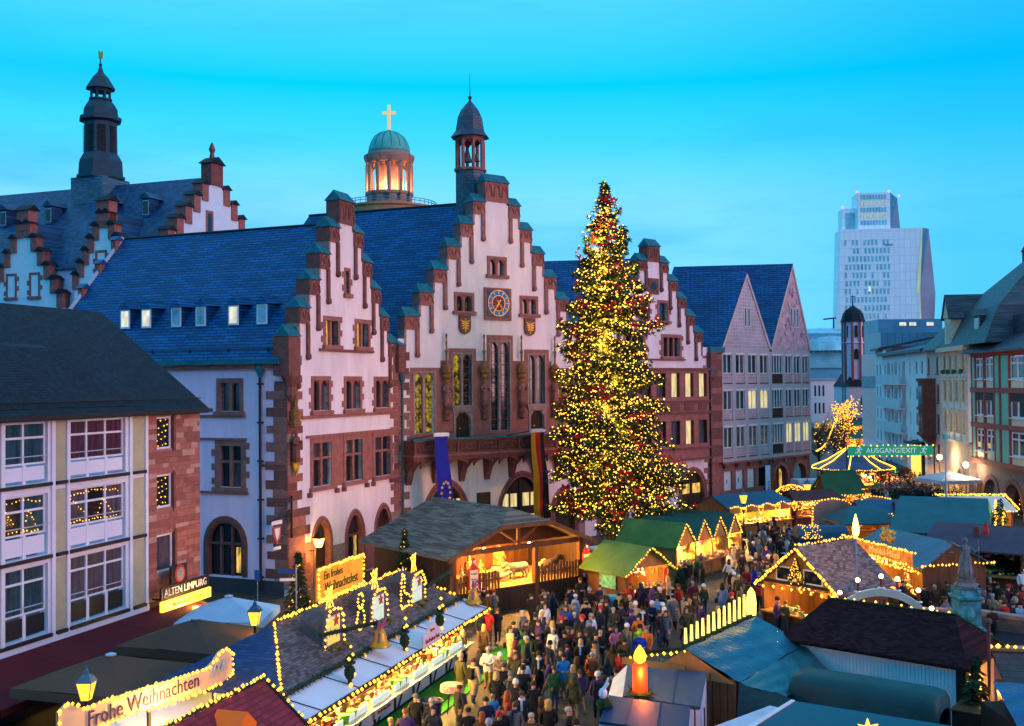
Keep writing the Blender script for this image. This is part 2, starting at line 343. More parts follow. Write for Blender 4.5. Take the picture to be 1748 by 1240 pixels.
def stepped(root, xc, steps, depth=.95, blk=1.0, strip=1.9, m=sand_d):
    """a stepped gable: every step has a stone block, a copper saddle, a hanging shaft and its knob"""
    prev = 0
    for i, (hw, zt) in enumerate(steps):
        nz = steps[i + 1][1] if i + 1 < len(steps) else zt - 2.2
        for s in ((-1, 1) if i else (0,)):
            if i: xo, xi = xc + s * hw, xc + s * prev
            else: xo, xi = xc - hw, xc + hw
            a, c = min(xo, xi), max(xo, xi); bh = blk * (1.55 if i == 0 else 1)
            bx("step_block", m, root, a, c, -.09, depth, zt - bh, zt)
            q = MB(); oh = .07
            q.add([(a - oh, -.24, zt), (c + oh, -.24, zt), (c + oh, depth + .12, zt), (a - oh, depth + .12, zt), (a + .04, depth * .42, zt + .72), (c - .04, depth * .42, zt + .72)],
                  [(0, 1, 5, 4), (2, 3, 4, 5), (1, 2, 5), (3, 0, 4), (3, 2, 1, 0)])
            q.obj("step_saddle", copper, root)
            if i == 0 or True:
                t = MB(); ww = c - a; za = zt - bh * .92; zb = zt - .12
                for k in range(2 if i else 3):
                    w2 = ww / (2 if i else 3); x0_ = a + k * w2 + .05; x1_ = x0_ + w2 - .1
                    t.ring(arch_pts(x0_ + .05, x1_ - .05, za + .25, zb - .08, 4), arch_pts(x0_, x1_, za + .25, zb, 4), -.17, -.085)
                t.ring(arch_pts(a + .04, c - .04, za + .1, zb, 6), arch_pts(a, c, za + .1, zb + .06, 6), -.15, -.086)
                t.obj("tracery", sand, root)
            for sd in ((s,) if i else (-1, 1)):
                xe = xc + sd * hw
                bx("edge_stone", sand_g if sd < 0 else m, root, *sorted((xe + sd * .015, xe - sd * .16)), -.04, depth - .03, nz, zt - bh)
            if i:
                xs = (xi - .34, xi - .04) if s < 0 else (xi + .04, xi + .34)
                bx("shaft", m, root, *xs, -.16, -.02, zt - bh - strip, zt - bh)
                MB().lathe([(.09, -.4), (.21, -.3), (.21, -.12), (.17, 0)], ((xs[0] + xs[1]) / 2, -.1, zt - bh - strip), 8).obj("shaft_knob", m, root)
        prev = hw
def steps_solid(xc, steps, zb): return [(xc - hw + .03, xc + hw - .03, zb, zt - .02) for hw, zt in steps]
def figure(root, x, y, z, h, m, name="statue", crown=True, arm=True):
    """a robed stone figure: one turned and flattened body with head, arms and a crown"""
    b = MB(); k = h / 1.8
    b.lathe([(.30 * k, 0), (.27 * k, .3 * k), (.22 * k, .8 * k), (.19 * k, 1.05 * k), (.25 * k, 1.25 * k), (.26 * k, 1.38 * k), (.11 * k, 1.48 * k), (.08 * k, 1.53 * k), (.12 * k, 1.6 * k), (.13 * k, 1.68 * k), (.09 * k, 1.78 * k), (.02 * k, 1.8 * k)], (x, y, z), 9, sy=.75)
    if arm:
        b.tube([(x - .24 * k, y, z + 1.33 * k), (x - .32 * k, y - .06 * k, z + 1.05 * k), (x - .1 * k, y - .24 * k, z + .98 * k)], [.085 * k, .075 * k, .05 * k], 6)
        b.tube([(x + .24 * k, y, z + 1.33 * k), (x + .34 * k, y - .08 * k, z + 1.02 * k), (x + .2 * k, y - .26 * k, z + 1.2 * k)], [.085 * k, .075 * k, .05 * k], 6)
        b.tube([(x + .2 * k, y - .26 * k, z + .75 * k), (x + .2 * k, y - .26 * k, z + 1.55 * k)], .02 * k, 5)
    for i in range(5):
        an = i * 1.256; b.tube([(x + .29 * k * math.cos(an), y + .2 * k * math.sin(an), z), (x + .2 * k * math.cos(an + .2), y + .14 * k * math.sin(an + .2), z + 1.0 * k)], .045 * k, 4)
    o = b.obj(name, m, root, smooth=True)
    if crown: MB().lathe([(.125 * k, 1.68 * k), (.15 * k, 1.8 * k), (.06 * k, 1.84 * k)], (x, y, z), 8).obj("crown_gilding", gold, o)
    return o
def pointed_portal(root, x0, x1, zb, zs, za, m=sand, ring_w=.45, wallm=plaster, door=True, lit_rows=None, y=0.0, round_=False):
    """pointed doorway in a rectangular opening x0-ring..x1+ring, zb..za+ring"""
    inn = [(x0, zb)] + arch_pts(x0, x1, zs, za, 6, not round_) + [(x1, zb)]
    o_ = [(x0 - ring_w, zb)] + arch_pts(x0 - ring_w, x1 + ring_w, zs, za + ring_w * 1.1, 6, not round_) + [(x1 + ring_w, zb)]
    MB().ring(inn, o_, y - .06, y + .42).obj("portal_surround", m, root)
    i2 = [(x0 - ring_w * .35, zb)] + arch_pts(x0 - ring_w * .35, x1 + ring_w * .35, zs, za + ring_w * .4, 6, not round_) + [(x1 + ring_w * .35, zb)]
    i3 = [(x0 - ring_w * .55, zb)] + arch_pts(x0 - ring_w * .55, x1 + ring_w * .55, zs, za + ring_w * .62, 6, not round_) + [(x1 + ring_w * .55, zb)]
    MB().ring(i2, i3, y - .11, y - .055).obj("portal_moulding", sand_d, root)
    top = za + ring_w * 1.12
    MB().ring(o_[1:-1], [(x, top) for x, z in o_[1:-1]], y, y + .4).obj("spandrel", wallm, root)
    if door: MB().prism(inn, y + .34, y + .4).obj("door_leaf", wood_d, root)
def hole_of(x0, x1, zb, za, rw=.45): return (x0 - rw, x1 + rw, zb, za + rw * 1.12)
def downpipe(root, x, z0, z1, y=-.16, r=.07, m=dark):
    b = MB().tube([(x, y, z0), (x, y, z1)], r, 8)
    z = z0 + .8
    while z < z1: b.box(x - r * 1.7, x + r * 1.7, y - r * 1.3, 0.02, z - .05, z + .05); z += 2.4
    o = b.obj("downpipe", m, root); MB().lathe([(r, 0), (.28, .5), (.3, .75), (.24, .8)], (x, y, z1), 8).obj("rain_head", copper if m is dark else m, o); return o

# ================================================================= left gabled house
SLATE = (.001, .080, .22)
AX = (-.924, .382)
locA, rzA = frame_of((-13.876, 66.903), .403)
A = thing("gabled_town_house", "pink plastered stepped-gable house at the corner with saint statue and wall lamp", "house", locA, rzA, "stepped gable houses of the town hall")
stA = [(.97, 25.45), (2.2, 23.5), (3.44, 21.6), (4.67, 19.8), (5.86, 17.9), (7.15, 16.05)]
hA = [(2.85, 5.05, 6.45, 9.25), (6.9, 9.15, 6.45, 9.25), (10.95, 13.2, 6.45, 9.25),
      (2.95, 4.75, 11.35, 13.3), (7.0, 8.85, 11.35, 13.3), (11.1, 12.95, 11.35, 13.3),
      (4.45, 5.95, 15.65, 17.25), (8.5, 10.05, 15.65, 17.25), (7.02, 7.42, 19.2, 20.75)]
pA = [(2.95, 4.8, 0.02, 2.9, 4.1), (7.1, 9.1, .02, 2.7, 4.1), (11.1, 13.1, .02, 2.7, 4.1)]
gridwall("wall", plaster, A, [(0, 14.45, 0, 15.9)] + steps_solid(7.1, stA, 15.5), hA + [hole_of(a, b_, z, za, .38) for a, b_, z, zs, za in pA], .5)
stepped(A, 7.1, stA)
for k, q in enumerate(hA[:3]): stone_window(A, *q, nl=2, trans=(8.25,), panes=[glass, glass_c, glass, glass], teeth=False, fr=.34)
bx("window_band", sand, A, 2.0, 13.4, -.1, -.01, 9.6, 9.78)
for xa, xb in ((5.42, 6.53), (9.52, 10.58)): bx("window_panel", sand, A, xa, xb, -.03, .1, 6.3, 9.6)
for xx in (2.3, 5.6, 6.5, 9.6, 10.5, 13.2): bx("bracket", sand_d, A, xx - .14, xx + .14, -.25, 0, 5.85, 6.15)
for q in hA[3:6]: stone_window(A, *q, nl=2, panes=[glass, glass_c], head='round', fr=.28)
bx("sill_course", sand, A, 1.5, 13.6, -.14, -.012, 10.85, 11.05)
for q in hA[6:8]: stone_window(A, *q, nl=2, panes=[lit, glass, lit, glass], fr=.3)
bx("sill_course", sand_d, A, 3.6, 10.6, -.2, 0, 15.22, 15.38)
stone_window(A, *hA[8], nl=1, head='round', fr=.2)
for a, b_, z, zs, za in pA: pointed_portal(A, a, b_, z, zs, za, ring_w=.38)
for a, b_ in ((3.1, 4.0), ): bx("pane", lit, A, a, a + .5, .3, .335, .6, 2.4)
for (a, b_, *_r2) in pA[1:]:
    for k in range(3): bx("pane", lit if k != 1 else glass, A, a + .25 + k * .55, a + .6 + k * .55, .3, .335, 1.0, 2.6)
    bx("transom", sand_d, A, a, b_, .15, .38, 2.65, 2.8)
quoins(A, -.03, 1.05, 5.3, 15.2, 1); quoins(A, -.03, 1.9, .4, 5.3, 1, h=.62)
quoins(A, 13.75, 14.5, .4, 15.6, -1)
for k, (a, b_, c, d) in enumerate([(1.95, 2.55, .1, 2.7), (5.2, 6.7, .1, 2.4), (9.5, 10.7, .1, 2.4), (13.5, 14.4, .1, 2.4)]): bx("plinth_stone", sand_g if k % 2 else sand, A, a, b_, -.04, .2, c, d)
# corner saint under its gilded canopy
figure(A, .42, -.35, 8.3, 1.9, sand_d, "saint_statue", crown=False)
MB().lathe([(.05, -.9), (.2, -.5), (.26, -.1), (.34, 0)], (.42, -.32, 8.28), 8).obj("statue_console", gold, A)
cb = MB(); cb.lathe([(.36, 0), (.40, .25), (.30, .3), (.36, .7), (.38, .95), (.2, 1.0), (.14, 1.3), (.18, 1.6), (.09, 1.8), (.12, 2.2), (.05, 2.6), (.08, 2.9), (.02, 3.6)], (.42, -.3, 10.5), 8, a0=.39)
cb.obj("statue_canopy", mat("gilt_stone", (.10, .042, .026), .7, .5, 9, c2=(.30, .13, .03)), A)
# corner turret bracket and the rain head between the gables
bx("corner_block", sand_d, A, -.35, .95, -.35, .8, 13.6, 16.0)
MB().lathe([(.15, -1.6), (.4, -1.2), (.3, -.7), (.55, -.2), (.6, 0)], (.2, -.1, 13.6), 8).obj("corner_corbel", sand_d, A)
bx("valley_block", sand_d, A, 14.0, 15.2, -.35, .7, 13.9, 15.9)
MB().add([(13.95, -.42, 15.9), (15.25, -.42, 15.9), (15.25, .8, 15.9), (13.95, .8, 15.9), (14.0, .3, 16.5), (15.2, .3, 16.5)], [(0, 1, 5, 4), (2, 3, 4, 5), (1, 2, 5), (3, 0, 4)]).obj("valley_saddle", copper, A)
downpipe(A, 14.75, .2, 13.0, y=-.22, r=.09, m=mat("green_pipe", (.05, .12, .11), .5, .3, 3))

# ================================================================= its wing behind: long slate roof with dormers
cA = (-13.876, 66.903); LW = 20.4
locW = (cA[0] + AX[0] * LW, cA[1] + AX[1] * LW, 0); rzW = math.atan2(-AX[1], -AX[0])
Wg = thing("town_hall_wing", "long side wing with lavender wall, copper gutter and broad slate roof with dormers", "building", locW, rzW)
sl_w = rows("slate_wing", SLATE, udir(rzW), .9, .2, .5, .2, .25, mort=.24, gap=.4, c2=(.002, .105, .28))
hW = [(LW - 5.05, LW - 3.55, 11.4, 13.2), (LW - 5.1, LW - 3.45, 6.6, 9.2), (LW - 12, LW - 10.4, 11.4, 13.2), (LW - 12, LW - 10.4, 6.6, 9.2)]
aW = (LW - 5.95, LW - 3.4, 1.0, 3.0, 4.35)
gridwall("wall", plaster_b, Wg, [(0, LW - .02, 0, 14.3)], hW + [hole_of(aW[0], aW[1], aW[2], aW[4], .4)], .5)
stone_window(Wg, *hW[0], nl=2, head='round', panes=[glass_c, glass], teeth=False, fr=.28)
stone_window(Wg, *hW[1], nl=2, trans=(8.2,), panes=[glass, glass, glass_c, glass], fr=.36)
stone_window(Wg, *hW[2], nl=2, head='round', panes=[glass], teeth=False, fr=.28); stone_window(Wg, *hW[3], nl=2, trans=(8.2,), panes=[glass], fr=.36)
bx("sill_course", sand, Wg, 0, LW - 3.1, -.14, -.012, 11.0, 11.16); bx("sill_course", sand, Wg, 0, LW - 2.9, -.14, -.012, 6.15, 6.32); bx("lintel_course", sand, Wg, 0, LW - 3.0, -.12, -.012, 9.56, 9.7)
bx("string_course", sand_d, Wg, LW - 1.9, LW - .1, -.14, -.012, 7.95, 8.1)
pointed_portal(Wg, aW[0], aW[1], aW[2], aW[3], aW[4], m=sand_d, ring_w=.4, wallm=plaster_b, round_=True, door=False)
wp = MB().prism([(aW[0], 1.0)] + arch_pts(aW[0], aW[1], aW[3], aW[4], 6, False) + [(aW[1], 1.0)], .28, .33).obj("window", glass, Wg)
for k in (1, 2): bx("mullion", sand_d, wp, aW[0] + k * .85 - .08, aW[0] + k * .85 + .08, .1, .28, 1.0, 4.1)
bx("transom", sand_d, wp, aW[0], aW[1], .1, .27, 2.95, 3.1); bx("pane", lit, wp, aW[1] - .62, aW[1] - .3, .24, .27, 1.2, 2.8)
bx("plinth", mat("dark_plinth", (.05, .045, .05), .9), Wg, 0, LW - .3, -.09, .02, 0, .9)
quoins(Wg, LW - 1.0, LW - .02, .5, 13.3, -1)
bx("cornice", sand, Wg, 0, LW - .2, -.28, 0, 14.05, 14.32); bx("gutter", copper, Wg, -.1, LW - .3, -.55, -.05, 14.33, 14.62)
downpipe(Wg, LW - 1.9, .3, 13.5, y=-.18, r=.09)
ry, rzg = 7.1, 24.0
MB().slab([(0, -.45, 14.6), (LW - .2, -.45, 14.6), (LW - .2, ry, rzg), (1.2, ry, rzg)], .15).slab([(1.2, ry, rzg), (LW - .2, ry, rzg), (LW - .2, 14.2, 14.6), (0, 14.2, 14.6)], .15).obj("roof", sl_w, Wg)
MB().tube([(1.0, ry, rzg + .03), (LW - .3, ry, rzg + .03)], .1, 6).obj("ridge_cap", dark, Wg)
MB().tube([(-.1, -.4, 14.75), (1.1, ry, rzg + .1)], .16, 6).obj("verge_flashing", mat("lead_flashing", (.35, .42, .5), .4, .1), Wg)
for x in (.8, 4.0, 7, 10, 13, 16, 19): bx("snow_hook", dark, Wg, x, x + .06, -.1, .0, 15.1, 15.35)
MB().tube([(.3, -.05, 15.3), (LW - .5, -.05, 15.3)], .03, 5).obj("snow_rail", dark, Wg)
for k in range(5):
    t = .12 + k * .2; x = .3 + 1.0 * t - .2; y_ = ry * t; z = 14.6 + (rzg - 14.6) * t
    bx("step_block", sand, Wg, x - .3, x + .15, y_ - .3, y_ + .4, z - .4, z + .6)
    MB().add([(x - .4, y_ - .45, z + .6), (x + .25, y_ - .45, z + .6), (x + .25, y_ + .55, z + .6), (x - .4, y_ + .55, z + .6), (x - .4, y_ + .05, z + .95), (x + .25, y_ + .05, z + .95)], [(0, 1, 5, 4), (2, 3, 4, 5), (1, 2, 5), (3, 0, 4)]).obj("step_saddle", mat("slate_saddle", SLATE, .5), Wg)
slope = (rzg - 14.6) / (ry + .45)
dorm = {}
for k, s_ in enumerate((13.9, 12.1, 9.6, 7.6, 5.0, 2.8)):
    x = LW - s_; y0 = 1.35; z0 = 14.6 + slope * (y0 + .45) - .1; zt = z0 + 1.5; yb = y0 + (1.9) / slope
    b = MB(); b.box(x - .42, x + .42, y0, y0 + .5, z0, zt)
    b.add([(x - .42, y0 + .4, z0), (x - .42, y0 + .4, zt), (x - .42, yb, zt)], [(0, 1, 2)]); b.add([(x + .42, y0 + .4, z0), (x + .42, y0 + .4, zt), (x + .42, yb, zt)], [(0, 2, 1)])
    d = b.obj("dormer", sl_w, Wg)
    MB().add([(x - .55, y0 - .2, zt), (x + .55, y0 - .2, zt), (x, y0 - .1, zt + .55), (x - .75, yb + .1, zt + .05), (x + .75, yb + .1, zt + .05), (x, yb + .7, zt + .62)], [(0, 2, 5, 3), (1, 4, 5, 2), (0, 1, 2)]).obj("dormer_roof", sl_w, d)
    bx("window_frame", white, d, x - .4, x + .4, y0 - .06, y0 - .01, z0 + .18, zt - .02)
    bx("pane", (lit_w, lit_w, mat("painted_sky_pane", (.25, .45, .55), .15, .4, 1.2), mat("painted_sky_pane", (.25, .45, .55)), lit_w, mat("painted_sky_pane", (.25, .45, .55)))[k], d, x - .3, x + .3, y0 - .075, y0 - .055, z0 + .3, zt - .14)  # pale blue of the unlit panes is a painted reflection of the sky

# ================================================================= centre house
locB, rzB = frame_of((-8.436, 80.40), 1.29)
B = thing("gabled_town_house", "tallest stepped-gable house with clock, balcony, tall windows and statues of kings", "house", locB, rzB, "stepped gable houses of the town hall")
XC = 9.23
stB = [(1.17, 29.0), (2.33, 27.3), (3.56, 25.45), (4.83, 23.6), (6.1, 21.75), (7.38, 19.95), (8.7, 18.1)]
wB = [(1.4, 3.15, 9.3, 13.85), (4.95, 6.65, 11.35, 15.3), (8.5, 10.4, 9.3, 16.3), (12.35, 14.05, 11.35, 15.3), (15.3, 17.05, 9.3, 13.85)]
dB = [(5.1, 6.5, 8.3, 10.75), (12.5, 13.9, 8.3, 10.75)]
sB = [(8.5, 9.95, 21.65, 22.85), (5.3, 6.7, 18.65, 19.85), (11.75, 13.15, 18.65, 19.85)]
pB = [(2.4, 6.0, .02, 3.0, 5.3), (9.5, 13.7, .02, 3.0, 5.5), (15.0, 17.2, .02, 2.6, 4.0)]
HB = [hole_of(a, b_, z, za) for a, b_, z, zs, za in pB]
gridwall("wall", plaster, B, [(0, 18.3, 0, 16.4)] + steps_solid(XC, stB, 16), wB + dB + sB + HB, .55)
gridwall("stone_field", sand, B, [(1.0, 17.45, 8.2, 14.25), (3.75, 14.75, 14.25, 14.8), (4.5, 7.1, 14.8, 15.75), (8.15, 10.75, 14.8, 16.85), (11.9, 14.5, 14.8, 15.75)], wB + dB, .05, -.04)
for k in range(9):
    bx("quoin", sand, B, .7, 1.0, -.038, .1, 8.6 + k * 1.2, 9.15 + k * 1.2) if k < 5 else None
    bx("quoin", sand, B, 17.45, 17.75, -.038, .1, 8.6 + k * 1.2, 9.15 + k * 1.2) if k < 5 else None
stepped(B, XC, stB, strip=1.7, m=sand)
glint_m = mat("painted_glint_window", (.03, .025, .012), .12, .8, 2.4, emit=(1.0, .66, .03), es=.42, stretch=(1, 1, 1), ec=(.44, .62, .02, 1.3))  # emission patches painted in for the lit tree's reflection
for k, q in enumerate(wB):
    n_ = int((q[3] - q[2]) / .8)
    o = stone_window(B, *q, nl=2, m=sand_g, panes=[[glint_m], [glint_m, glass], [glass], [glass_t], [glint_m]][k], teeth=False, fr=.14, head='pointed', sill=(k in (1, 3)), lead=.29, proud=.07)
    for i in range(1, n_): bx("saddle_bar", sand_d, o, q[0], q[1], .19, .22, q[2] + (q[3] - q[2]) * i / n_ - .03, q[2] + (q[3] - q[2]) * i / n_ + .03)
for q in dB:
    d = MB().prism([(q[0], q[2]), (q[0], q[3] - .45), (q[0] + .3, q[3]), (q[1] - .3, q[3]), (q[1], q[3] - .45), (q[1], q[2])], .2, .27).obj("door", wood_d, B)
    b = MB(); b.box(q[0] - .2, q[0], -.1, .3, q[2], q[3] + .1); b.box(q[1], q[1] + .2, -.1, .3, q[2], q[3] + .1); b.box(q[0] - .3, q[1] + .3, -.16, .3, q[3] + .1, q[3] + .32)
    b.add([(q[0], -.09, q[3] - .45), (q[0] + .3, -.09, q[3]), (q[0], -.09, q[3])], [(0, 1, 2)]); b.add([(q[1], -.09, q[3] - .45), (q[1] - .3, -.09, q[3]), (q[1], -.09, q[3])], [(0, 2, 1)])
    b.obj("door_surround", sand_g, d); bx("handle", gold, d, q[0] + .5, q[0] + .58, .14, .2, q[2] + 1.2, q[2] + 1.3)
    for k in range(5): bx("plank", wood_d, d, q[0] + .05 + k * .27, q[0] + .29 + k * .27, .17, .2, q[2], q[3] - .5)
for q in sB: stone_window(B, *q, nl=2, head='pointed', teeth=False, fr=.26)
for xx in (6.0, 12.45):
    b = MB().prism([(xx - .55, 18.3), (xx + .55, 18.3), (xx + .55, 17.3), (xx + .4, 17.0), (xx, 16.85), (xx - .4, 17.0), (xx - .55, 17.3)], -.16, -.02); o = b.obj("coat_of_arms", sand_d, B)
    e = MB()
    for s in (-1, 1):
        for k in range(4): e.tube([(xx + s * .05, -.18, 17.75 - k * .13), (xx + s * (.42 - .05 * k), -.18, 17.95 - k * .22)], .045, 4)
    e.tube([(xx, -.19, 17.0), (xx, -.19, 18.1)], .07, 5); e.obj("eagle_relief", gold, o)
# the clock
ck = bx("clock_case", sand, B, 7.9, 10.56, -.14, .0, 18.03, 20.6)
cl_b = mat("clock_blue", (.015, .19, .42), .5, .2, 6); cl_r = mat("clock_red", (.30, .07, .08), .6, .2, 4)
cx, cz = 9.23, 19.38
def disc(r, y0, y1, n=28): return [(cx + r * math.cos(2 * math.pi * k / n), cz + r * math.sin(2 * math.pi * k / n)) for k in range(n)]
MB().prism([(8.16, 18.3), (10.3, 18.3), (10.3, 20.46), (8.16, 20.46)], -.17, -.135).obj("clock_face", mat("clock_ground", (.04, .10, .14), .6, .3, 5), B)
c_o = MB().prism(disc(1.03, 0, 0), -.19, -.165).obj("clock_dial", cl_b, B)
MB().prism(disc(.60, 0, 0), -.20, -.185).obj("dial_centre", cl_r, c_o)
q = MB()
for r in (1.03, .62): q.ring(disc(r - .02, 0, 0), disc(r + .015, 0, 0), -.215, -.19, True)
for k in range(12):
    an = k * math.pi / 6; dx, dz = math.cos(an), math.sin(an); q.tube([(cx + dx * .74, -.21, cz + dz * .74), (cx + dx * .96, -.21, cz + dz * .96)], .028, 4)
for sx_ in (-1, 1):
    for sz_ in (-1, 1): q.lathe([(.13, 0), (.13, .01)], (cx + sx_ * .92, -.18, cz + sz_ * .93), 8)
q.obj("hour_marks", gold, c_o)
h = MB()
for an, ln_ in ((R(-52), .72), (R(235), .95)): h.tube([(cx - .3 * math.cos(an), -.24, cz - .3 * math.sin(an)), (cx + ln_ * math.cos(an), -.24, cz + ln_ * math.sin(an))], [.06, .045], 5)
h.obj("clock_hand", gold, c_o)
q = MB()
for k in range(12):
    an = k * math.pi / 6 + .26; q.tube([(cx + math.cos(an) * .12, -.205, cz + math.sin(an) * .12), (cx + math.cos(an) * .55, -.205, cz + math.sin(an) * .55)], [.01, .05], 4)
q.obj("sun_rays", black, c_o)
# four kings
gs = MATS["gilt_stone"]
for k, xx in enumerate((4.15, 7.72, 11.45, 14.95)):
    s = figure(B, xx, -.34, 11.35, 1.95, sand, "king_statue")
    MB().lathe([(.06, -1.2), (.28, -1.05), (.2, -.75), (.3, -.5), (.18, -.3), (.3, 0)], (xx, -.3, 11.33), 8).obj("statue_console", sand_d, B)
    MB().lathe([(.2, -.5), (.21, -.35), (.17, -.3)], (xx, -.3, 11.33), 8).obj("console_gilding", gold, B)
    MB().lathe([(.30, 0), (.38, .15), (.30, .35), (.40, .5), (.38, .95), (.22, 1.05), (.08, 1.25), (.10, 2.0), (.15, 2.15), (.06, 2.3), (.08, 2.8), (.045, 3.0), (.09, 3.35), (.03, 3.5)], (xx, -.26, 13.4), 8, a0=.39).obj("statue_canopy", gs, B)
# balcony
bal = MB().box(.35, 18.0, -1.45, 0.0, 7.3, 7.62).obj("balcony", sand_d, B)
bx("handrail", copper, bal, .25, 18.1, -1.62, -1.2, 8.82, 8.95); bx("base_moulding", sand, bal, .3, 18.05, -1.55, -.02, 7.62, 7.76)
nb = 9
for k in range(nb):
    a = .5 + k * 1.93; c = a + 1.93; bx("baluster_post", sand_d, bal, a - .1, a + .1, -1.5, -1.32, 7.76, 8.82)
    t = MB(); mx_ = (a + c) / 2
    for dx in (-.5, 0, .5):
        n = 10
        def rr(r, ph=0): return [(mx_ + dx + r * math.cos(6.2832 * i / n + ph), 8.29 + r * math.sin(6.2832 * i / n + ph)) for i in range(n)]
        t.ring(rr(.2), rr(.29), -1.47, -1.36, True)
        t.tube([(mx_ + dx - .25, -1.41, 8.05), (mx_ + dx + .25, -1.41, 8.53)], .05, 4); t.tube([(mx_ + dx - .25, -1.41, 8.53), (mx_ + dx + .25, -1.41, 8.05)], .05, 4)
    t.box(a + .1, c - .1, -1.48, -1.34, 7.76, 7.9); t.box(a + .1, c - .1, -1.48, -1.34, 8.68, 8.82)
    t.box(a + .1, c - .1, -1.33, -1.31, 7.8, 8.8)
    t.obj("balustrade_panel", sand_d, bal)
bx("baluster_post", sand_d, bal, 17.75, 17.95, -1.5, -1.32, 7.76, 8.82); bx("end_panel", sand_d, bal, .4, .52, -1.4, 0, 7.76, 8.82)
for k in range(8):
    xx = .75 + k * 2.42; t = MB()
    t.hexa([(xx - .28, -.5, 6.5), (xx + .28, -.5, 6.5), (xx + .28, 0, 6.5), (xx - .28, 0, 6.5)], [(xx - .32, -1.4, 7.3), (xx + .32, -1.4, 7.3), (xx + .32, 0, 7.3), (xx - .32, 0, 7.3)])
    t.hexa([(xx - .2, -.22, 5.5), (xx + .2, -.22, 5.5), (xx + .2, 0, 5.5), (xx - .2, 0, 5.5)], [(xx - .28, -.5, 6.5), (xx + .28, -.5, 6.5), (xx + .28, 0, 6.5), (xx - .28, 0, 6.5)])
    t.obj("corbel", sand_d, bal)
    if k < 7:
        pts = arch_pts(xx + .3, xx + 2.12, 6.75, 7.25, 4); MB().ring(pts, [(x, 7.32) for x, z in pts], -1.4, -1.2).obj("corbel_arch", sand_d, bal)
for a, b_, z, zs, za in pB: pointed_portal(B, a, b_, z, zs, za)
for a, b_, z, zs, za in pB[:2]:
    wd = (b_ - a); bx("door_rail", black, B, a, b_, .26, .34, 2.75, 2.95)
    bx("door_rail", black, B, (a + b_) / 2 - .1, (a + b_) / 2 + .1, .25, .34, .1, za - .2)
    for k in range(4):
        x_ = a + .3 + wd * (.0 if k < 2 else .5) + (k % 2) * .85; bx("pane", lit_p, B, x_, x_ + .62, .28, .33, 3.1, 4.15)
    bx("pane", lit_p, B, a + wd * .62, a + wd * .62 + 1.0, .28, .33, 1.6, 2.4)
bx("notice_case", dark, B, 7.1, 8.3, -.18, 0, 3.2, 4.5)
for k, (a, b_, c, d) in enumerate([(.35, 1.9, .1, 3.1), (6.5, 9.0, .1, 2.9), (14.2, 14.5, .1, 3.0), (17.6, 18.3, .1, 3.0)]): bx("plinth_stone", sand_g if k % 2 else sand, B, a, b_, -.04, .2, c, d)
quoins(B, .0, .42, .4, 16, 1, h=.6)
# roof of the centre house, its axis follows the wing
def w2l(P0, rz, p):
    dx, dy = p[0] - P0[0], p[1] - P0[1]; c, s = math.cos(rz), math.sin(rz); return (dx * c + dy * s, -dx * s + dy * c, p[2])
uB = udir(rzB)
def onB(u, y=0): return (locB[0] + uB[0] * u - uB[1] * y, locB[1] + uB[1] * u + uB[0] * y)
sl_b = rows("slate_centre", SLATE, (.924, -.382), .9, .22, .5, .2, .25, mort=.24, gap=.4, c2=(.002, .105, .28))
LB = 17
ap, lf, rt = onB(XC, .9), onB(.4, .9), onB(18.1, .9)
def roofq(p, z0, q, z1, L_, ax): return [(p[0], p[1], z0), (p[0] + ax[0] * L_, p[1] + ax[1] * L_, z0), (q[0] + ax[0] * L_, q[1] + ax[1] * L_, z1), (q[0], q[1], z1)]
MB().slab([w2l(locB, rzB, p) for p in roofq(lf, 15.2, ap, 27.6, LB, AX)][::-1], .15).slab([w2l(locB, rzB, p) for p in roofq(rt, 15.2, ap, 27.6, LB, AX)], .15).obj("roof", sl_b, B)
MB().tube([w2l(locB, rzB, (ap[0], ap[1], 27.63)), w2l(locB, rzB, (ap[0] + AX[0] * LB, ap[1] + AX[1] * LB, 27.63))], .1, 6).obj("ridge_cap", dark, B)
# bell turret on the ridge
tx, ty = w2l(locB, rzB, (ap[0] + AX[0] * 1.9, ap[1] + AX[1] * 1.9, 0))[:2]
tx += .25
T = MB().lathe([(1.22, 24.5), (1.22, 30.2)], (tx, ty, 0), 8, .39).obj("bell_turret", rows("slate_turret", (.05, .085, .12), (1, 0), .3, .22, .5, .3), B)
MB().lathe([(1.35, 30.2), (1.35, 30.4), (1.15, 30.4)], (tx, ty, 0), 8, .39).obj("turret_floor", sand, T)
tp = MB()
for k in range(8):
    an = .39 + k * math.pi / 4; tp.tube([(tx + 1.1 * math.cos(an), ty + 1.1 * math.sin(an), 30.4), (tx + 1.1 * math.cos(an), ty + 1.1 * math.sin(an), 32.7)], .15, 6)
tp.obj("turret_column", sand, T)
tr = MB()
for k in range(8):
    a0, a1 = .39 + k * math.pi / 4, .39 + (k + 1) * math.pi / 4
    P_, Q_ = Vector((1.1 * math.cos(a0), 1.1 * math.sin(a0), 0)), Vector((1.1 * math.cos(a1), 1.1 * math.sin(a1), 0))
    pr_ = None
    for i in range(7):
        t_ = i / 6; zz = 32.1 + .55 * math.sin(math.pi * t_); c_ = P_.lerp(Q_, t_)
        cur = ((tx + c_.x, ty + c_.y, zz), (tx + c_.x, ty + c_.y, 32.9))
        if pr_: tr.add([pr_[0], cur[0], cur[1], pr_[1]], [(0, 1, 2, 3)])
        pr_ = cur
tr.lathe([(1.15, 32.7), (1.2, 33.0)], (tx, ty, 0), 8, .39)
tr.obj("turret_arch", sand, T)
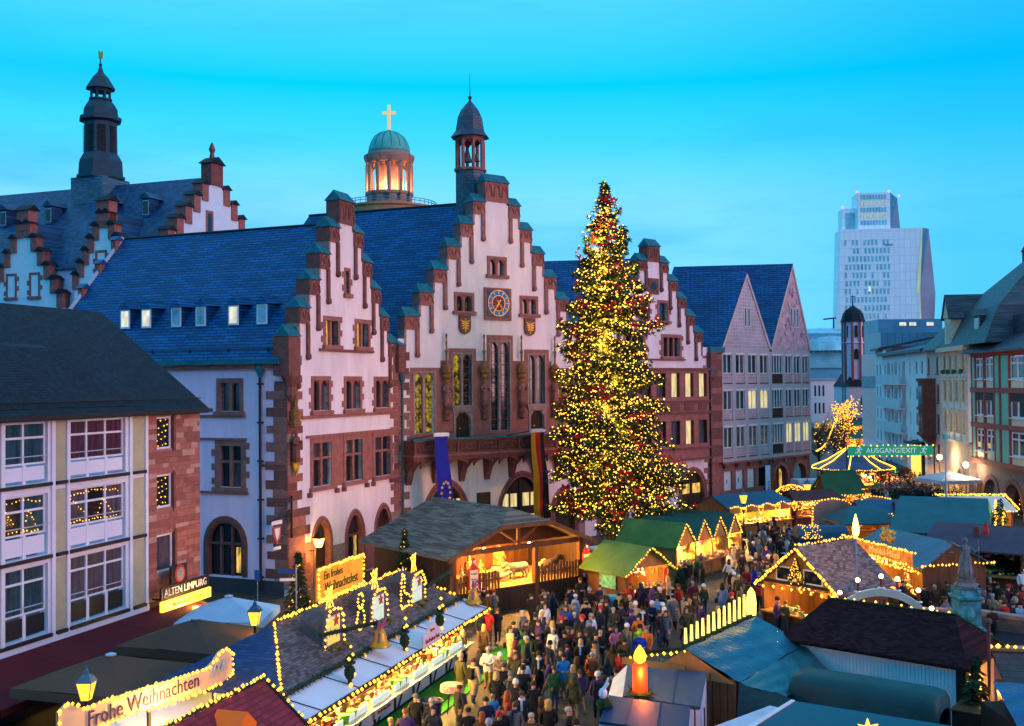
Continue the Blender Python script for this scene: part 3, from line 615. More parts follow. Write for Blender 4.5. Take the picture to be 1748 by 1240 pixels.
MB().lathe([(.02, 31.9), (.16, 31.85), (.24, 31.5), (.36, 31.1), (.42, 30.95), (.36, 30.95)], (tx - .3, ty, 0), 10).lathe([(.02, 31.7), (.14, 31.65), (.2, 31.35), (.3, 31.05), (.26, 31.05)], (tx + .45, ty - .2, 0), 10).obj("bell", mat("bronze", (.10, .09, .07), .4, .2, metal=.8), T)
MB().lathe([(1.62, 32.95), (1.45, 33.15), (1.2, 33.5), (1.12, 34.0), (1.02, 34.6), (.75, 35.2), (.35, 35.7), (.12, 35.95), (.06, 36.2)], (tx, ty, 0), 8, .39).obj("turret_cap", rows("slate_cap", (.03, .05, .09), (1, 0), .3, .2, .45, .3), T)
MB().tube([(tx, ty, 36), (tx, ty, 38.2)], [.05, .015], 5).ball((tx, ty, 36.25), .16).obj("finial", dark, T)

# ================================================================= right house, mostly behind the tree
locC, rzC = frame_of((5.948, 91.55), 1.1)
C = thing("gabled_town_house", "stepped-gable house behind the Christmas tree with stone bay and round gable window", "house", locC, rzC, "stepped gable houses of the town hall")
XD = 9.3
stC = [(.85, 25.3), (2.1, 23.9), (3.35, 22.3), (4.6, 20.75), (5.8, 19.2), (7.0, 17.65)]
hC = [(x, x + 2.3, 15.35, 17.1) for x in (5.5, 10.6)] + [(7.4, 8.5, 18.6, 20.2), (10.1, 11.2, 18.6, 20.2)]
pC = [(2.0, 5.2, .02, 2.6, 4.6), (13.0, 16.4, .02, 2.6, 4.6)]
gridwall("wall", plaster, C, [(0, 17.6, 0, 16.3)] + steps_solid(XD, stC, 16), hC + [hole_of(a, b_, z, za) for a, b_, z, zs, za in pC], .5)
stepped(C, XD, stC, blk=.9, strip=1.4)
for q in hC[:2]: stone_window(C, *q, nl=3, fr=.3)
for q in hC[2:]: stone_window(C, *q, nl=1, fr=.28)
bx("sill_course", sand_d, C, 4.9, 13.6, -.2, 0, 15.0, 15.14)
o = MB().box(8.6, 10.0, -.06, .1, 20.95, 22.4).obj("round_window", sand_d, C); MB().lathe([(.4, 0), (.4, .03)], (0, 0, 0), 14).obj("pane", glass, o).location = (9.3, -.07, 21.68); o.children[0].rotation_euler = (R(90), 0, 0)
q_ = [(a + .2, a + 1.35, z, z + 2.15) for z in (11.65, 7.3) for a in (2.6, 4.6, 6.6, 8.6, 10.6, 12.6, 14.6)]
gridwall("bay", sand, C, [(2.0, 16.3, 5.9, 14.2)], q_, .75, -.72)
for k, q in enumerate(q_): stone_window(C, *q, nl=1, m=sand_d, panes=[lit_p if k in (5, 6, 4, 12) else glass_c], teeth=False, fr=.07, sill=False, y=-.7, proud=.04)
for z in (14.2, 11.2, 10.2, 6.9, 5.9): bx("bay_moulding", sand_d, C, 1.9, 16.4, -.85, -.05, z - .1, z + .1)
for k in range(7): bx("bay_panel", sand_d, C, 2.7 + 2 * k, 3.9 + 2 * k, -.78, -.7, 10.4, 11.0)
for a, b_, z, zs, za in pC: pointed_portal(C, a, b_, z, zs, za, round_=True)
for k in range(2): bx("pane", lit, C, 13.4 + k * 1.6, 14.5 + k * 1.6, .28, .33, 2.6, 3.5)
quoins(C, 16.95, 17.6, .4, 15.5, -1, h=.6); downpipe(C, 17.2, .2, 13.6, y=-.2, r=.09)
uC = udir(rzC); AX2 = (-.98, .17)
def onC(u, y=0): return (locC[0] + uC[0] * u - uC[1] * y, locC[1] + uC[1] * u + uC[0] * y)
sl_c = rows("slate_right", SLATE, (.98, -.17), .9, .22, .5, .2, .25, mort=.24, gap=.4, c2=(.002, .105, .28))
ap, lf, rt = onC(XD, .9), onC(.6, .9), onC(17.6, .9)
MB().slab([w2l(locC, rzC, p) for p in roofq(lf, 15.6, ap, 24.3, 13, AX2)][::-1], .15).slab([w2l(locC, rzC, p) for p in roofq(rt, 15.6, ap, 24.3, 13, AX2)], .15).obj("roof", sl_c, C)
# ================================================================= plain windows for ordinary houses
def house_window(root, x0, x1, z0, z1, nl=2, tr=None, fm=white, panes=(glass,), d=.1, fw=.06, sill=None, y=0.0, bars=0):
    b = MB(); b.box(x0, x0 + fw, y + d - .05, y + d + .04, z0, z1); b.box(x1 - fw, x1, y + d - .05, y + d + .04, z0, z1); b.box(x0 + fw, x1 - fw, y + d - .05, y + d + .04, z1 - fw, z1); b.box(x0 + fw, x1 - fw, y + d - .05, y + d + .04, z0, z0 + fw)
    wl = (x1 - x0) / nl
    for i in range(1, nl): b.box(x0 + i * wl - fw * .7, x0 + i * wl + fw * .7, y + d - .06, y + d + .04, z0 + fw, z1 - fw)
    if tr: b.box(x0 + fw, x1 - fw, y + d - .055, y + d + .04, tr - fw * .6, tr + fw * .6)
    if sill: b.box(x0 - .08, x1 + .08, y - .12, y + d, z0 - .09, z0)
    o = b.obj("window", fm, root)
    for i in range(nl): bx("pane", panes[i % len(panes)], o, x0 + i * wl + fw, x0 + (i + 1) * wl - fw, y + d, y + d + .03, z0 + fw, z1 - fw)
    return o
def two_point(p, q):
    """frame for a facade seen from p (left end) to q (right end)"""
    return (p[0], p[1], 0), math.atan2(q[1] - p[1], q[0] - p[0]), math.hypot(q[0] - p[0], q[1] - p[1])

# ================================================================= two post-war gabled houses
locD, rzD = frame_of((18.748, 103.188), .94)
grey_f = mat("grey_rendered_grid", (.40, .38, .40), .85, .08, 1)
mosaic1 = rows("patterned_gable_grey", (.42, .42, .44), udir(rzD), .34, .34, .8, .35, c2=(.30, .24, .30), off=.0, gap=1.25, bump=.3)
mosaic2 = mat("painted_gable_pink", (.50, .30, .31), .85, .35, 1.6, c2=(.46, .34, .40))
pan1 = rows("patterned_panel", (.46, .40, .42), udir(rzD), .26, .26, .8, .4, c2=(.34, .20, .22), off=.5, gap=1.2, bump=.2); pan2 = mat("pink_panel", (.46, .26, .26), .85, .2, 3)
sl_d = rows("slate_gables", SLATE, (.98, -.17), .9, .22, .5, .2, .25, mort=.24, gap=.4, c2=(.002, .105, .28))
def inl(ax, rz):  # world direction to local
    c, s = math.cos(rz), math.sin(rz); return (ax[0] * c + ax[1] * s, -ax[0] * s + ax[1] * c)
axd = inl(AX2, rzD)
for hi, (x0, x1, xa, za, lab) in enumerate([(2.3, 11.45, 6.95, 23.85, "grey gridded house with pointed patterned gable beside the stepped gables"), (11.5, 19.95, 16.2, 25.4, "gridded house with pointed pink gable at the street corner")]):
    D = thing("pointed_gable_house", lab, "house", locD, rzD, "pair of pointed gable houses")
    bays = [(x0 + .2 + k * 2.3, x0 + .2 + k * 2.3 + 1.6) for k in range(4)] if hi == 0 else [(11.75, 13.95)] + [(14.55 + k * 1.82, 15.9 + k * 1.82) for k in range(3)]
    rws = [(13.8, 15.7), (10.25, 12.15), (6.55, 8.6)]
    holes = [(a, b_, z0 - .95, z1) for a, b_ in bays for z0, z1 in rws]
    gridwall("wall", grey_f, D, [(x0, x1, 5.2, 16.3)], holes, .35)
    gridwall("upper_wall", grey_f, D, [(x0, x1, 5.21, 16.2)], [], .1, .5)
    for bi, (a, b_) in enumerate(bays):
        for ri, (z0, z1) in enumerate(rws):
            wide = hi == 1 and bi == 0
            lt = (hi == 0 and ri == 1 and bi in (2, 3)) or (hi == 1 and ri == 2 and bi > 0)
            house_window(D, a, b_, z0, z1, 4 if wide else 2, panes=(lit_p, lit_p) if lt else ((glass_t, glass, glass_t, glass_t) if wide else (glass, glass_c) if (bi + ri) % 2 else (glass_t, glass)), d=.14, fw=.08)
            bx("head_blind", white, D, a, b_, -.04, .12, z1, z1 + .12)
            bx("parapet_panel", wood_d if wide else (pan1 if hi == 0 else pan2), D, a + .04, b_ - .04, .02, .1, z0 - .93, z0 - .04)
            bx("planter_ledge", dark, D, a, b_, -.06, .05, z0 - 1.0, z0 - .93)
    w_ = .25
    MB().prism([(x0 + w_, 16.3), (x1 - w_, 16.3), (xa, za - .45)], -.02, .3).obj("gable", mosaic1 if hi == 0 else mosaic2, D)
    bg_ = MB(); bg_.ring([(x0 + w_, 16.3), (xa, za - .45), (x1 - w_, 16.3)], [(x0 - .1, 16.3), (xa, za), (x1 + .1, 16.3)], -.12, .3); bg_.obj("verge_board", mat("pale_stone", (.5, .42, .38), .8), D)
    if hi == 1:
        mo = MB()
        for k in range(26):
            t_ = random.random(); zz = 17 + t_ * 5.5; ww = (za - zz) / (za - 16.3) * (x1 - x0) * .36; xx = xa + random.uniform(-ww, ww)
            mo.tube([(xx, -.035, zz), (xx + random.uniform(-.3, .3), -.035, zz + random.uniform(.15, .5)), (xx + random.uniform(-.4, .4), -.035, zz + random.uniform(.3, .7))], .06, 4)
        mo.obj("painted_ornament", mat("ornament_red", (.42, .16, .18), .8, .3, c2=(.25, .28, .42)), D)
    for k in range(2 if hi == 0 else 3): house_window(D, xa - .55 + k * .65, xa - .1 + k * .65, 18.5 + hi * .2, 20.4 + hi * .4, 1, panes=(glass_c,), d=-.03, fw=.07)
    nR = 12.5; o1 = (axd[0] * nR, axd[1] * nR)
    ys = .3
    MB().slab([(x0 - .15, -.1, 16.2), (xa, -.1, za + .1), (xa + o1[0], o1[1], za + .1), (x0 + o1[0], o1[1], 16.2)], .14).slab([(xa, -.1, za + .1), (x1 + .15, -.1, 16.2), (x1 + o1[0], o1[1], 16.2), (xa + o1[0], o1[1], za + .1)], .14).obj("roof", sl_d, D)
    rail = MB().tube([(xa - .3 * 4, -.1 + 4 * .5, za + .25), (xa + o1[0], o1[1], za + .25)], .04, 5)
    # ground floor
    if hi == 0:
        hs = [(3.0 + k * 2.15, 4.5 + k * 2.15, 2.35, 4.25) for k in range(4)] + [(3.0 + k * 2.15, 4.5 + k * 2.15, .3, 1.9) for k in range(4)]
        gridwall("ground_floor", sand, D, [(.0, 11.5, 0, 5.2)], hs, .5, .35)
        for k, q in enumerate(hs):
            bx("shop_panel" if k < 3 else "pane", white if k < 3 else glass, D, q[0], q[1], .55, .6, q[2], q[3])
            if k < 3: bx("panel_emblem", dark if k < 2 else gold, D, (q[0] + q[1]) / 2 - .06, (q[0] + q[1]) / 2 + .06, .53, .55, 3.0, 3.45)
        bx("banner", mat("pale_blue_banner", (.62, .68, .85), .7, .05), D, 10.4, 11.35, .1, .13, .9, 4.4); text(D, "Haus", .6, (10.95, .09, 2.2), mat("banner_blue", (.03, .08, .35)), rot=(R(90), R(-90), 0))
        gridwall("corner_pier", sand, D, [(0, 2.28, 5.2, 15.8)], [], .4, .02)
        z = 5.3
        for k in range(19): bx("quoin", sand_d if k % 3 else sand, D, -.0 - .3 * (k % 2), 2.25, -.03, .1, z + .01, z + .53); z += .55
        bx("pier_cap", copper, D, -.2, 2.3, -.35, .7, 15.8, 16.35); bx("pier_block", sand_d, D, -.3, .9, -.4, .3, 13.4, 15.8)
    else:
        arcs = [(12.2, 15.0), (16.2, 19.0)]
        gridwall("ground_floor", sand_d, D, [(11.5, 19.95, 0, 5.2)], [(a, b_, 0, 4.3) for a, b_ in arcs], .6, .2)
        for a, b_ in arcs:
            pts = arch_pts(a, b_, 2.9, 4.25, 6, False); MB().ring(pts, [(x, 4.3) for x, z in pts], .2, .8).obj("arch_spandrel", sand_d, D)
            MB().ring(pts, arch_pts(a - .3, b_ + .3, 2.9, 4.6, 6, False), .1, .22).obj("arch_ring", sand, D)
        bx("arcade_back", wood_d, D, 11.5, 19.9, 2.2, 2.3, 0, 5)
        bx("pane", lit, D, 12.5, 13.1, 2.1, 2.19, .5, 2.4); bx("pane", lit, D, 16.8, 17.2, 2.1, 2.19, 1.5, 3.6)
    for k in range(4): bx("corbel", sand_d, D, x0 + .4 + k * 2.3, x0 + .9 + k * 2.3, .0, .34, 4.6, 5.2)
    bx("jetty_moulding", sand, D, x0, x1, -.02, .5, 5.0, 5.21)

# ================================================================= hotel on the left
locH, rzH = frame_of((-17.1, 50.5), .306)
Ho = thing("hotel_building", "hotel with white gridded windows, tan panels, red stone end bay and dark slate roof", "building", locH, rzH)
dslate = rows("dark_slate", (.004, .009, .016), udir(rzH), .22, .11, .6, .35, .25, c2=(.006, .014, .024), vscale=.8)
hwhite = mat("cool_white_render", (.66, .68, .76), .7, .05, 1)
groups = [(-12.6, -10.1), (-8.95, -6.45), (-5.15, -1.45)]; hr = [(9.15, 11.6), (6.2, 8.7), (3.0, 5.85)]; sills = [9.9, 7.1, 3.95]
gridwall("wall", hwhite, Ho, [(-13, .14, 2.9, 11.8)], [(a, b_, z0, z1) for a, b_ in groups for z0, z1 in hr], .4)
gridwall("pink_wall", mat("pink_render", (.34, .14, .12), .9), Ho, [(.14, 4.4, 2.9, 11.8)], [(.85, 2.12, 10.0, 11.55), (.85, 2.12, 7.2, 8.8), (.85, 2.2, 4.15, 5.95)], .4)
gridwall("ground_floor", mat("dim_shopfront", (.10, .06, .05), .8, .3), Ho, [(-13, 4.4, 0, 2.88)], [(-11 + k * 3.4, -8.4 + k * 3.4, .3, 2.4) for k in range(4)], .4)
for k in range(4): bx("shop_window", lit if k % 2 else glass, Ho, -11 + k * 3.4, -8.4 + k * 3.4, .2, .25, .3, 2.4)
for (a, b_) in groups:
    for ri, (z0, z1) in enumerate(hr):
        n3 = 3 if b_ - a > 3 else 2
        pm = [[glass_t, glass_t], [glass, glass_t], [glass_t, glass_t]][ri] if n3 == 2 else [[glass_m, glass_m, glass_m], [glass_c, glass, glass_c], [glass_c] * 3][ri]
        house_window(Ho, a, b_, sills[ri], z1, n3, z1 - .62, hwhite, pm, d=.2, fw=.075)
        n_ = n3
        for k in range(n_): bx("parapet_panel", hwhite if ri < 2 else black, Ho, a + (b_ - a) * k / n_ + .09, a + (b_ - a) * (k + 1) / n_ - .09, .1, .2, z0 + .12, sills[ri] - (.08 if ri < 2 else .1))
        for k in range(1, n_): bx("panel_post", hwhite, Ho, a + (b_ - a) * k / n_ - .09, a + (b_ - a) * k / n_ + .09, .08, .22, z0, sills[ri])
        bx("window_rail", mat("steel_rail", (.4, .42, .48), .4, .1), Ho, a, b_, -.05, -.02, sills[ri] + .32, sills[ri] + .36)
        bx("ledge", dark, Ho, a - .1, b_ + .12, -.16, .05, z0 - .16, z0 - .02)
for (a, b_) in ((-10.0, -9.05), (-6.03, -5.43), (-1.02, -.09)):
    for ri, (z0, z1) in enumerate(hr): bx("tan_panel", cream, Ho, a, b_, -.03, .1, z0 - .0, z1 + .1); bx("ledge", dark, Ho, a - .02, b_ + .02, -.16, .05, z0 - .16, z0 - .02)
for xx in (-9.0, -6.2, -5.3, -1.14, .02): bx("frame_post", hwhite, Ho, xx - .1, xx + .1, -.09, .1, 2.9, 11.75)
bx("base_beam", hwhite, Ho, -13, .14, -.12, .1, 2.6, 2.88)
# stone courses of the end bay
sm = [mat("stone_%s" % n, c, .85, .2, 4, .3, 12) for n, c in (("rose", (.30, .115, .095)), ("brown", (.24, .085, .07)), ("pale", (.42, .24, .20)), ("red", (.34, .12, .09)))]
z = 2.92; wh = [(.80, 2.17, 9.95, 11.6), (.80, 2.17, 7.15, 8.85), (.80, 2.25, 4.1, 6.0)]
while z < 11.68:
    hh = min(random.choice((.2, .26, .32)), 11.7 - z)
    cuts = [(a, b_) for a, b_, c, d in wh if c < z + hh and d > z]; segs = [(.15, 4.4)]
    for a, b_ in cuts: segs = [s for q in segs for s in ((q[0], a), (b_, q[1])) if s[1] - s[0] > .05]
    for a, b_ in segs:
        x = a
        while x < b_ - .03:
            l_ = min(random.uniform(.45, 1.25), b_ - x)
            if b_ - x - l_ < .2: l_ = b_ - x
            bx("stone", random.choice((sm[0], sm[0], sm[1], sm[1], sm[2], sm[3])), Ho, x + .006, x + l_ - .006, -.05 - random.uniform(0, .02), .06, z + .006, z + hh - .006); x += l_
    z += hh
for k, (a, b_, c, d) in enumerate(wh):
    house_window(Ho, a + .05, b_ - .05, c + .05, d - .05, 1, None, hwhite, (glass, glass, glass_c)[k:k + 1], d=.14, fw=.1)
    bx("window_reveal", sand_d, Ho, b_ - .05, b_ + .12, -.1, .15, c - .05, d + .02)
    if k < 2: bulbs(Ho, [[(a + .2 + random.uniform(0, .2), .1, c + .2 + .28 * j), (a + 1.1, .1, c + .35 + .28 * j)] for j in range(5)], .26, .03)
for (a, b_) in groups[1:]:
    z0, z1 = 7.1, 8.7; w_ = b_ - a
    bulbs(Ho, [[(a + .2, .12, z1 - .3), (a + w_ / 2, .12, z1 - .15), (b_ - .2, .12, z1 - .35)], [(a + .2, .12, z1 - .4), (a + w_ * .3, .12, z0 + .5)], [(a + w_ * .5, .12, z0 + .2), (a + w_ * .62, .12, z1 - .6), (a + w_ * .8, .12, z0 + .3)], [(a + .2, .12, z0 + .2), (b_ - .4, .12, z0 + .12)]], .16, .028)
# roof
ry, rz_ = 4.0, 16.7
ev = 11.85; ov = .5
P_ = [(-13, -ov, ev), (4.6, -ov, ev), (2.0, ry, rz_), (-13, ry, rz_)]
MB().slab(P_, .12).slab([(4.6, -ov, ev), (4.6, 8.4, ev), (2.0, ry, rz_)], .12).slab([(-13, ry, rz_), (2.0, ry, rz_), (4.6, 8.4, ev), (-13, 8.4, ev)], .12).obj("roof", dslate, Ho)
def onroof(x, t, up=0): return (x, -ov + (ry + ov) * t, ev + (rz_ - ev) * t + up)
a_, b2, c_, d_ = onroof(-6.6, .50, .42), onroof(-4.35, .50, .42), onroof(-6.0, .06, .03), onroof(-.6, .05, .03)
MB().add([a_, b2, c_, d_, onroof(-11.2, .05, .03), onroof(-6.9, .62), onroof(-4.2, .62)], [(0, 2, 1), (1, 2, 3), (0, 4, 2), (0, 1, 6, 5), (1, 3, 6), (0, 5, 4)]).obj("roof_dormer", dslate, Ho)
bx("gutter", black, Ho, -13, 4.65, -ov - .14, -ov + .06, ev - .16, ev + .02); bx("soffit", black, Ho, -13, 4.5, -ov, .1, ev - .2, ev - .1)
MB().tube([(-13, -ov + .35, ev + .55), (4.3, -ov + .35, ev + .55)], .03, 5).obj("snow_rail", dark, Ho)
# sign of the restaurant
sg = thing("restaurant_sign", "illuminated yellow wall sign with black lettering board of the inn", "sign", locH, rzH)
bx("sign_board", black, sg, .15, 4.1, -.75, -.66, 3.05, 3.62); text(sg, "ALTEN LIMPURG", .5, (2.12, -.76, 3.33), white, sx=.95)
bx("light_box", glow("sign_yellow", (1.0, .62, .06), 1.9), sg, .15, 4.2, -.8, -.66, 2.5, 2.98); text(sg, "Historische Gaststätte", .26, (2.1, -.815, 2.73), mat("sign_brown", (.35, .2, .02)))
b = MB(); b.box(1.0, 2.3, -.7, -.6, 3.66, 4.5); b.obj("emblem_plate", black, sg); MB().prism([(1.65 + .42 * math.cos(k * .5236 + .26), 4.08 + .42 * math.sin(k * .5236 + .26)) for k in range(12)], -.74, -.7).obj("emblem_ring", mat("emblem_red", (.35, .03, .03)), sg); MB().prism([(1.65 + .3 * math.cos(k * .5236), 4.08 + .3 * math.sin(k * .5236)) for k in range(12)], -.76, -.74).obj("emblem_disc", mat("emblem_grey", (.2, .2, .22)), sg)
for xx in (.4, 3.9): bx("sign_arm", dark, sg, xx, xx + .06, -.66, 0, 3.0, 3.08)
lamp(sg, (2.2, -1.3, 2.4), 90)
aw = MB(); aw.slab([(.3, -.1, 2.35), (4.2, -.1, 2.35), (4.2, -1.4, 1.9), (.3, -1.4, 1.9)], .05)
tag(aw.obj("shop_awning", mat("ochre_awning", (.45, .25, .06), .8, .3)), "small ochre awning below the inn sign", "awning").location = locH; bpy.data.objects["shop_awning"].rotation_euler = (0, 0, rzH)
# long red awning over the terrace
ra = thing("terrace_awning", "long dark red awning along the hotel front", "awning", locH, rzH)
red_a = mat("red_awning", (.11, .005, .012), .85, .12, .8)
for k in range(3):
    x0 = -13 + k * 5.3; b = MB(); b.slab([(x0, .0, 2.62), (x0 + 5.28, .0, 2.62), (x0 + 5.28, -3.6, 2.05), (x0, -3.6, 2.05)], .05); b.box(x0, x0 + 5.28, -3.63, -3.6, 1.78, 2.05); b.obj("awning_cloth", red_a, ra)
    bx("awning_arm", dark, ra, x0 + .1, x0 + .16, -3.5, 0, 1.98, 2.04)

# ================================================================= right side of the street
locG, rzG = (39.15, 92.4, 0), math.atan2(-1, -.07)
G = thing("half_timbered_house", "house with red grid frame and mint green panels at the edge of the square", "house", locG, rzG)
redf = mat("oxblood_frame", (.32, .08, .07), .8, .15, 2); mint = mat("mint_panel", (.16, .52, .40), .8, .08, 2); ivory = mat("ivory_panel", (.78, .72, .52), .85, .08, 2)
zr = [(13.05, 14.8), (10.05, 11.9), (7.1, 8.95)]; beams = [15.2, 12.15, 9.25, 6.25]
wx = [(1.05, 2.75), (3.3, 5.05), (8.5, 11.2), (11.6, 13.4)]
gridwall("wall", redf, G, [(0, 14, 6.0, 15.4)], [(a, b_, z0 - .85, z1 + .05) for a, b_ in wx for z0, z1 in zr], .35)
for a, b_ in wx:
    for ri, (z0, z1) in enumerate(zr):
        house_window(G, a, b_, z0, z1, 2, z1 - .55, white, (glass_c, glass), d=.1, fw=.11, sill=True); bx("ivory_panel", ivory, G, a + .06, b_ - .06, .04, .12, z0 - .83, z0 - .12)
        if ri == 1: bx("roller_blind", black, G, a, b_, -.02, .06, z1 - .6, z1 + .04)
        if ri == 2 and a < 6: bx("pane", lit, G, a + .2, a + .6, .06, .09, z0 + .3, z0 + .7)
for a, b_ in ((.3, .85), (5.4, 6.1), (6.75, 8.1)):
    for z0, z1 in zr: bx("mint_panel", mint, G, a, b_, -.03, .05, z0 - .85, z1 + .1)
for z in beams: bx("beam", redf, G, -.1, 14, -.1, .1, z - .2, z + .2)
for xx in (.12, .95, 2.95, 5.2, 6.4, 8.3, 11.4): bx("post", redf, G, xx - .1, xx + .1, -.06, .1, 6.3, 15.2)
arcs = [(1.8, 5.0), (6.2, 9.8), (11, 14)]
gridwall("ground_floor", sand_g, G, [(0, 14, 0, 6.05)], [(a, b_, 0, 4.9) for a, b_ in arcs], .7, .3)
for a, b_ in arcs:
    pts = arch_pts(a, b_, 3.0, 4.85, 6, False); MB().ring(pts, [(x, 4.92) for x, z in pts], .3, 1.0).obj("arch_spandrel", sand_g, G); MB().ring(pts, arch_pts(a - .35, b_ + .35, 3.0, 5.25, 6, False), .2, .32).obj("arch_ring", sand, G)
bx("arcade_back", wood_d, G, 0, 14, 2.6, 2.7, 0, 6)
for k in range(3): bulbs(G, [[(arcs[k][0] + .3, 1.2, 2.0), (arcs[k][0] + .7, 1.2, 3.6), (arcs[k][0] + 1.6, 1.2, 4.4)]], .3, .04)
gsl = rows("slate_street", (.020, .030, .045), (0, 1), .3, .2, .5, .4, .5, c2=(.035, .05, .07))
MB().slab([(-.5, -.6, 15.35), (14.5, -.6, 15.35), (14.5, 5.5, 19.0), (-.5, 5.5, 19.0)], .15).obj("roof", gsl, G)
bx("eave_moulding", redf, G, -.4, 14.2, -.5, .1, 15.2, 15.36)
bx("roof_hatch", gsl, G, 5.0, 8.2, 1.6, 4.6, 16.4, 18.2); bx("vent_pipe", white, G, 4.2, 4.5, 1.2, 1.5, 16.2, 17.7)
# cream ornate house with mansard roof
pL, pR = (40.75, 102.8), (39.35, 93.6)
locK, rzK, LK = two_point(pL, pR)
K = thing("ornate_house", "cream stone house with mansard roof, flower boxes and gabled dormer", "house", locK, rzK)
creamst = mat("cream_stone", (.75, .54, .38), .85, .15, 2, .2); whitest = mat("white_infill", (.86, .80, .76), .85, .06)
wk = [(1.0, 1.9), (3.1, 4.0), (5.2, 6.1), (7.6, 8.4)]; zk = [(13.8, 15.2), (11.1, 12.9), (8.3, 10.1)]
gridwall("wall", whitest, K, [(0, LK, 7.6, 15.7)], [(a, b_, z0, z1) for a, b_ in wk for z0, z1 in zk], .35)
for a, b_ in wk:
    for ri, (z0, z1) in enumerate(zk):
        o = house_window(K, a, b_, z0, z1, 1, None, creamst, (glass_c,) if ri < 2 else (lit,) if a > 5 else (glass_c,), d=.12, fw=.1, sill=True)
        b = MB(); b.box(a - .22, a, -.08, .1, z0, z1 + .1); b.box(b_, b_ + .22, -.08, .1, z0, z1 + .1); b.prism([(a - .25, z1 + .1), (b_ + .25, z1 + .1), (b_ + .1, z1 + .3), ((a + b_) / 2, z1 + .45), (a - .1, z1 + .3)], -.12, .05); b.obj("window_surround", creamst, K)
        if ri == 0:
            fb = MB()
            for _ in range(60): fb.bulb((random.uniform(a + .1, b_ - .1), random.uniform(-.4, -.15), z0 - .05 + random.uniform(-.16, .16)), random.uniform(.04, .09))
            fb.obj("flower_box", mat("geranium", (.16, .03, .08), .8, .6, 6, c2=(.06, .10, .03)), K)
for xx in (.15, 2.5, 4.6, 6.9, LK - .2): bx("pilaster", creamst, K, xx - .17, xx + .17, -.12, .1, 7.6, 15.6)
bx("cornice", creamst, K, -.2, LK + .1, -.5, .1, 15.6, 16.0); bx("string_course", creamst, K, 0, LK, -.15, .05, 13.0, 13.15); bx("string_course", creamst, K, 0, LK, -.2, .05, 7.3, 7.6)
gridwall("ground_floor", creamst, K, [(0, LK, 0, 7.3)], [(1.2, 3.4, 0, 4.6), (5.4, 7.4, 0, 5.2)], .6)
bx("doorway", mat("warm_doorway", (.4, .2, .08), .7, emit=(1, .6, .15), es=.7), K, 5.4, 7.4, .5, .58, 0, 4.2); bx("shop_window", lit, K, 1.2, 3.4, .5, .58, .3, 4)
MB().ring(arch_pts(5.4, 7.4, 3.9, 5.1, 6, False), arch_pts(5.0, 7.8, 3.9, 5.6, 6, False), -.1, .2).obj("door_arch", creamst, K)
def mans(x0, x1, y0, y1, z0, ins, z1, ins2, z2):
    b = MB(); lv = [[(x0, y0, z0), (x1, y0, z0), (x1, y1, z0), (x0, y1, z0)], [(x0 + ins, y0 + ins, z1), (x1 - ins, y0 + ins, z1), (x1 - ins, y1 - ins, z1), (x0 + ins, y1 - ins, z1)], [(x0 + ins2, y0 + ins2, z2), (x1 - ins2, y0 + ins2, z2), (x1 - ins2, y1 - ins2, z2), (x0 + ins2, y1 - ins2, z2)]]
    b.hexa(lv[0], lv[1]); b.hexa([(x, y, z + .02) for x, y, z in lv[1]], lv[2]); return b
mans(-.3, 16, -.35, 15, 16.0, 1.4, 19.0, 6.2, 23.6).obj("mansard_roof", gsl, K)
d = MB(); d.box(2.2, 4.4, -.2, 1.8, 16.0, 18.7); d.prism([(2.0, 18.7), (4.6, 18.7), (3.3, 20.6)], -.3, 2.8); od = d.obj("gabled_dormer", creamst, K)
MB().slab([(1.85, -.45, 18.6), (3.3, -.45, 20.85), (3.3, 4.6, 20.85), (1.85, 4.6, 18.6)], .1).slab([(3.3, -.45, 20.85), (4.75, -.45, 18.6), (4.75, 4.6, 18.6), (3.3, 4.6, 20.85)], .1).obj("dormer_roof", gsl, od)
for xx in (2.7, 3.5): bx("pane", glass_c, od, xx, xx + .45, -.24, -.2, 16.7, 18.2)
d2 = MB().box(10.2, 12.2, .3, 2.2, 16.6, 18.4).prism([(10.0, 18.4), (12.4, 18.4), (11.2, 19.0)], .15, 2.6).obj("dormer", gsl, K); bx("pane", glass_c, d2, 10.6, 11.8, .26, .3, 16.9, 18.1); bx("frame", white, d2, 10.5, 11.9, .28, .31, 16.8, 18.2)
for xx, yy in ((4.6, 6.5), (6.6, 7.0), (10, 7)): MB().lathe([(.5, 22.8), (.5, 24.4), (.62, 24.5), (.5, 24.7), (.2, 25.3), (.05, 25.5)], (xx, yy, 0), 8).obj("chimney", sand_d, K)
# brown oriel house
locO, rzO, LO = two_point((41.75, 109.2), (40.78, 103.0))
O = thing("oriel_house", "narrow pale house with dark brown stone oriel", "house", locO, rzO)
wz = [(13.6, 15.2), (10.8, 12.6), (7.9, 9.7), (5.2, 6.9)]
gridwall("wall", mat("pale_peach_render", (.60, .45, .38), .9, .08), O, [(0, LO, 0, 16.0)], [(4.2, 5.3, a, b_) for a, b_ in wz] + [(.6, 1.4, a, b_) for a, b_ in wz], .35)
for a, b_ in wz:
    for xx in ((4.2, 5.3), (.6, 1.4)): house_window(O, xx[0], xx[1], a, b_, 1, None, sand, (glass_c,), d=.1, fw=.14, sill=True)
ob = MB(); ob.box(1.7, 3.9, -1.2, 0, 7.6, 13.0); ob.hexa([(2.4, -.2, 6.3), (3.2, -.2, 6.3), (3.2, 0, 6.3), (2.4, 0, 6.3)], [(1.7, -1.2, 7.6), (3.9, -1.2, 7.6), (3.9, 0, 7.6), (1.7, 0, 7.6)]); oo = ob.obj("oriel", sand_d, O)
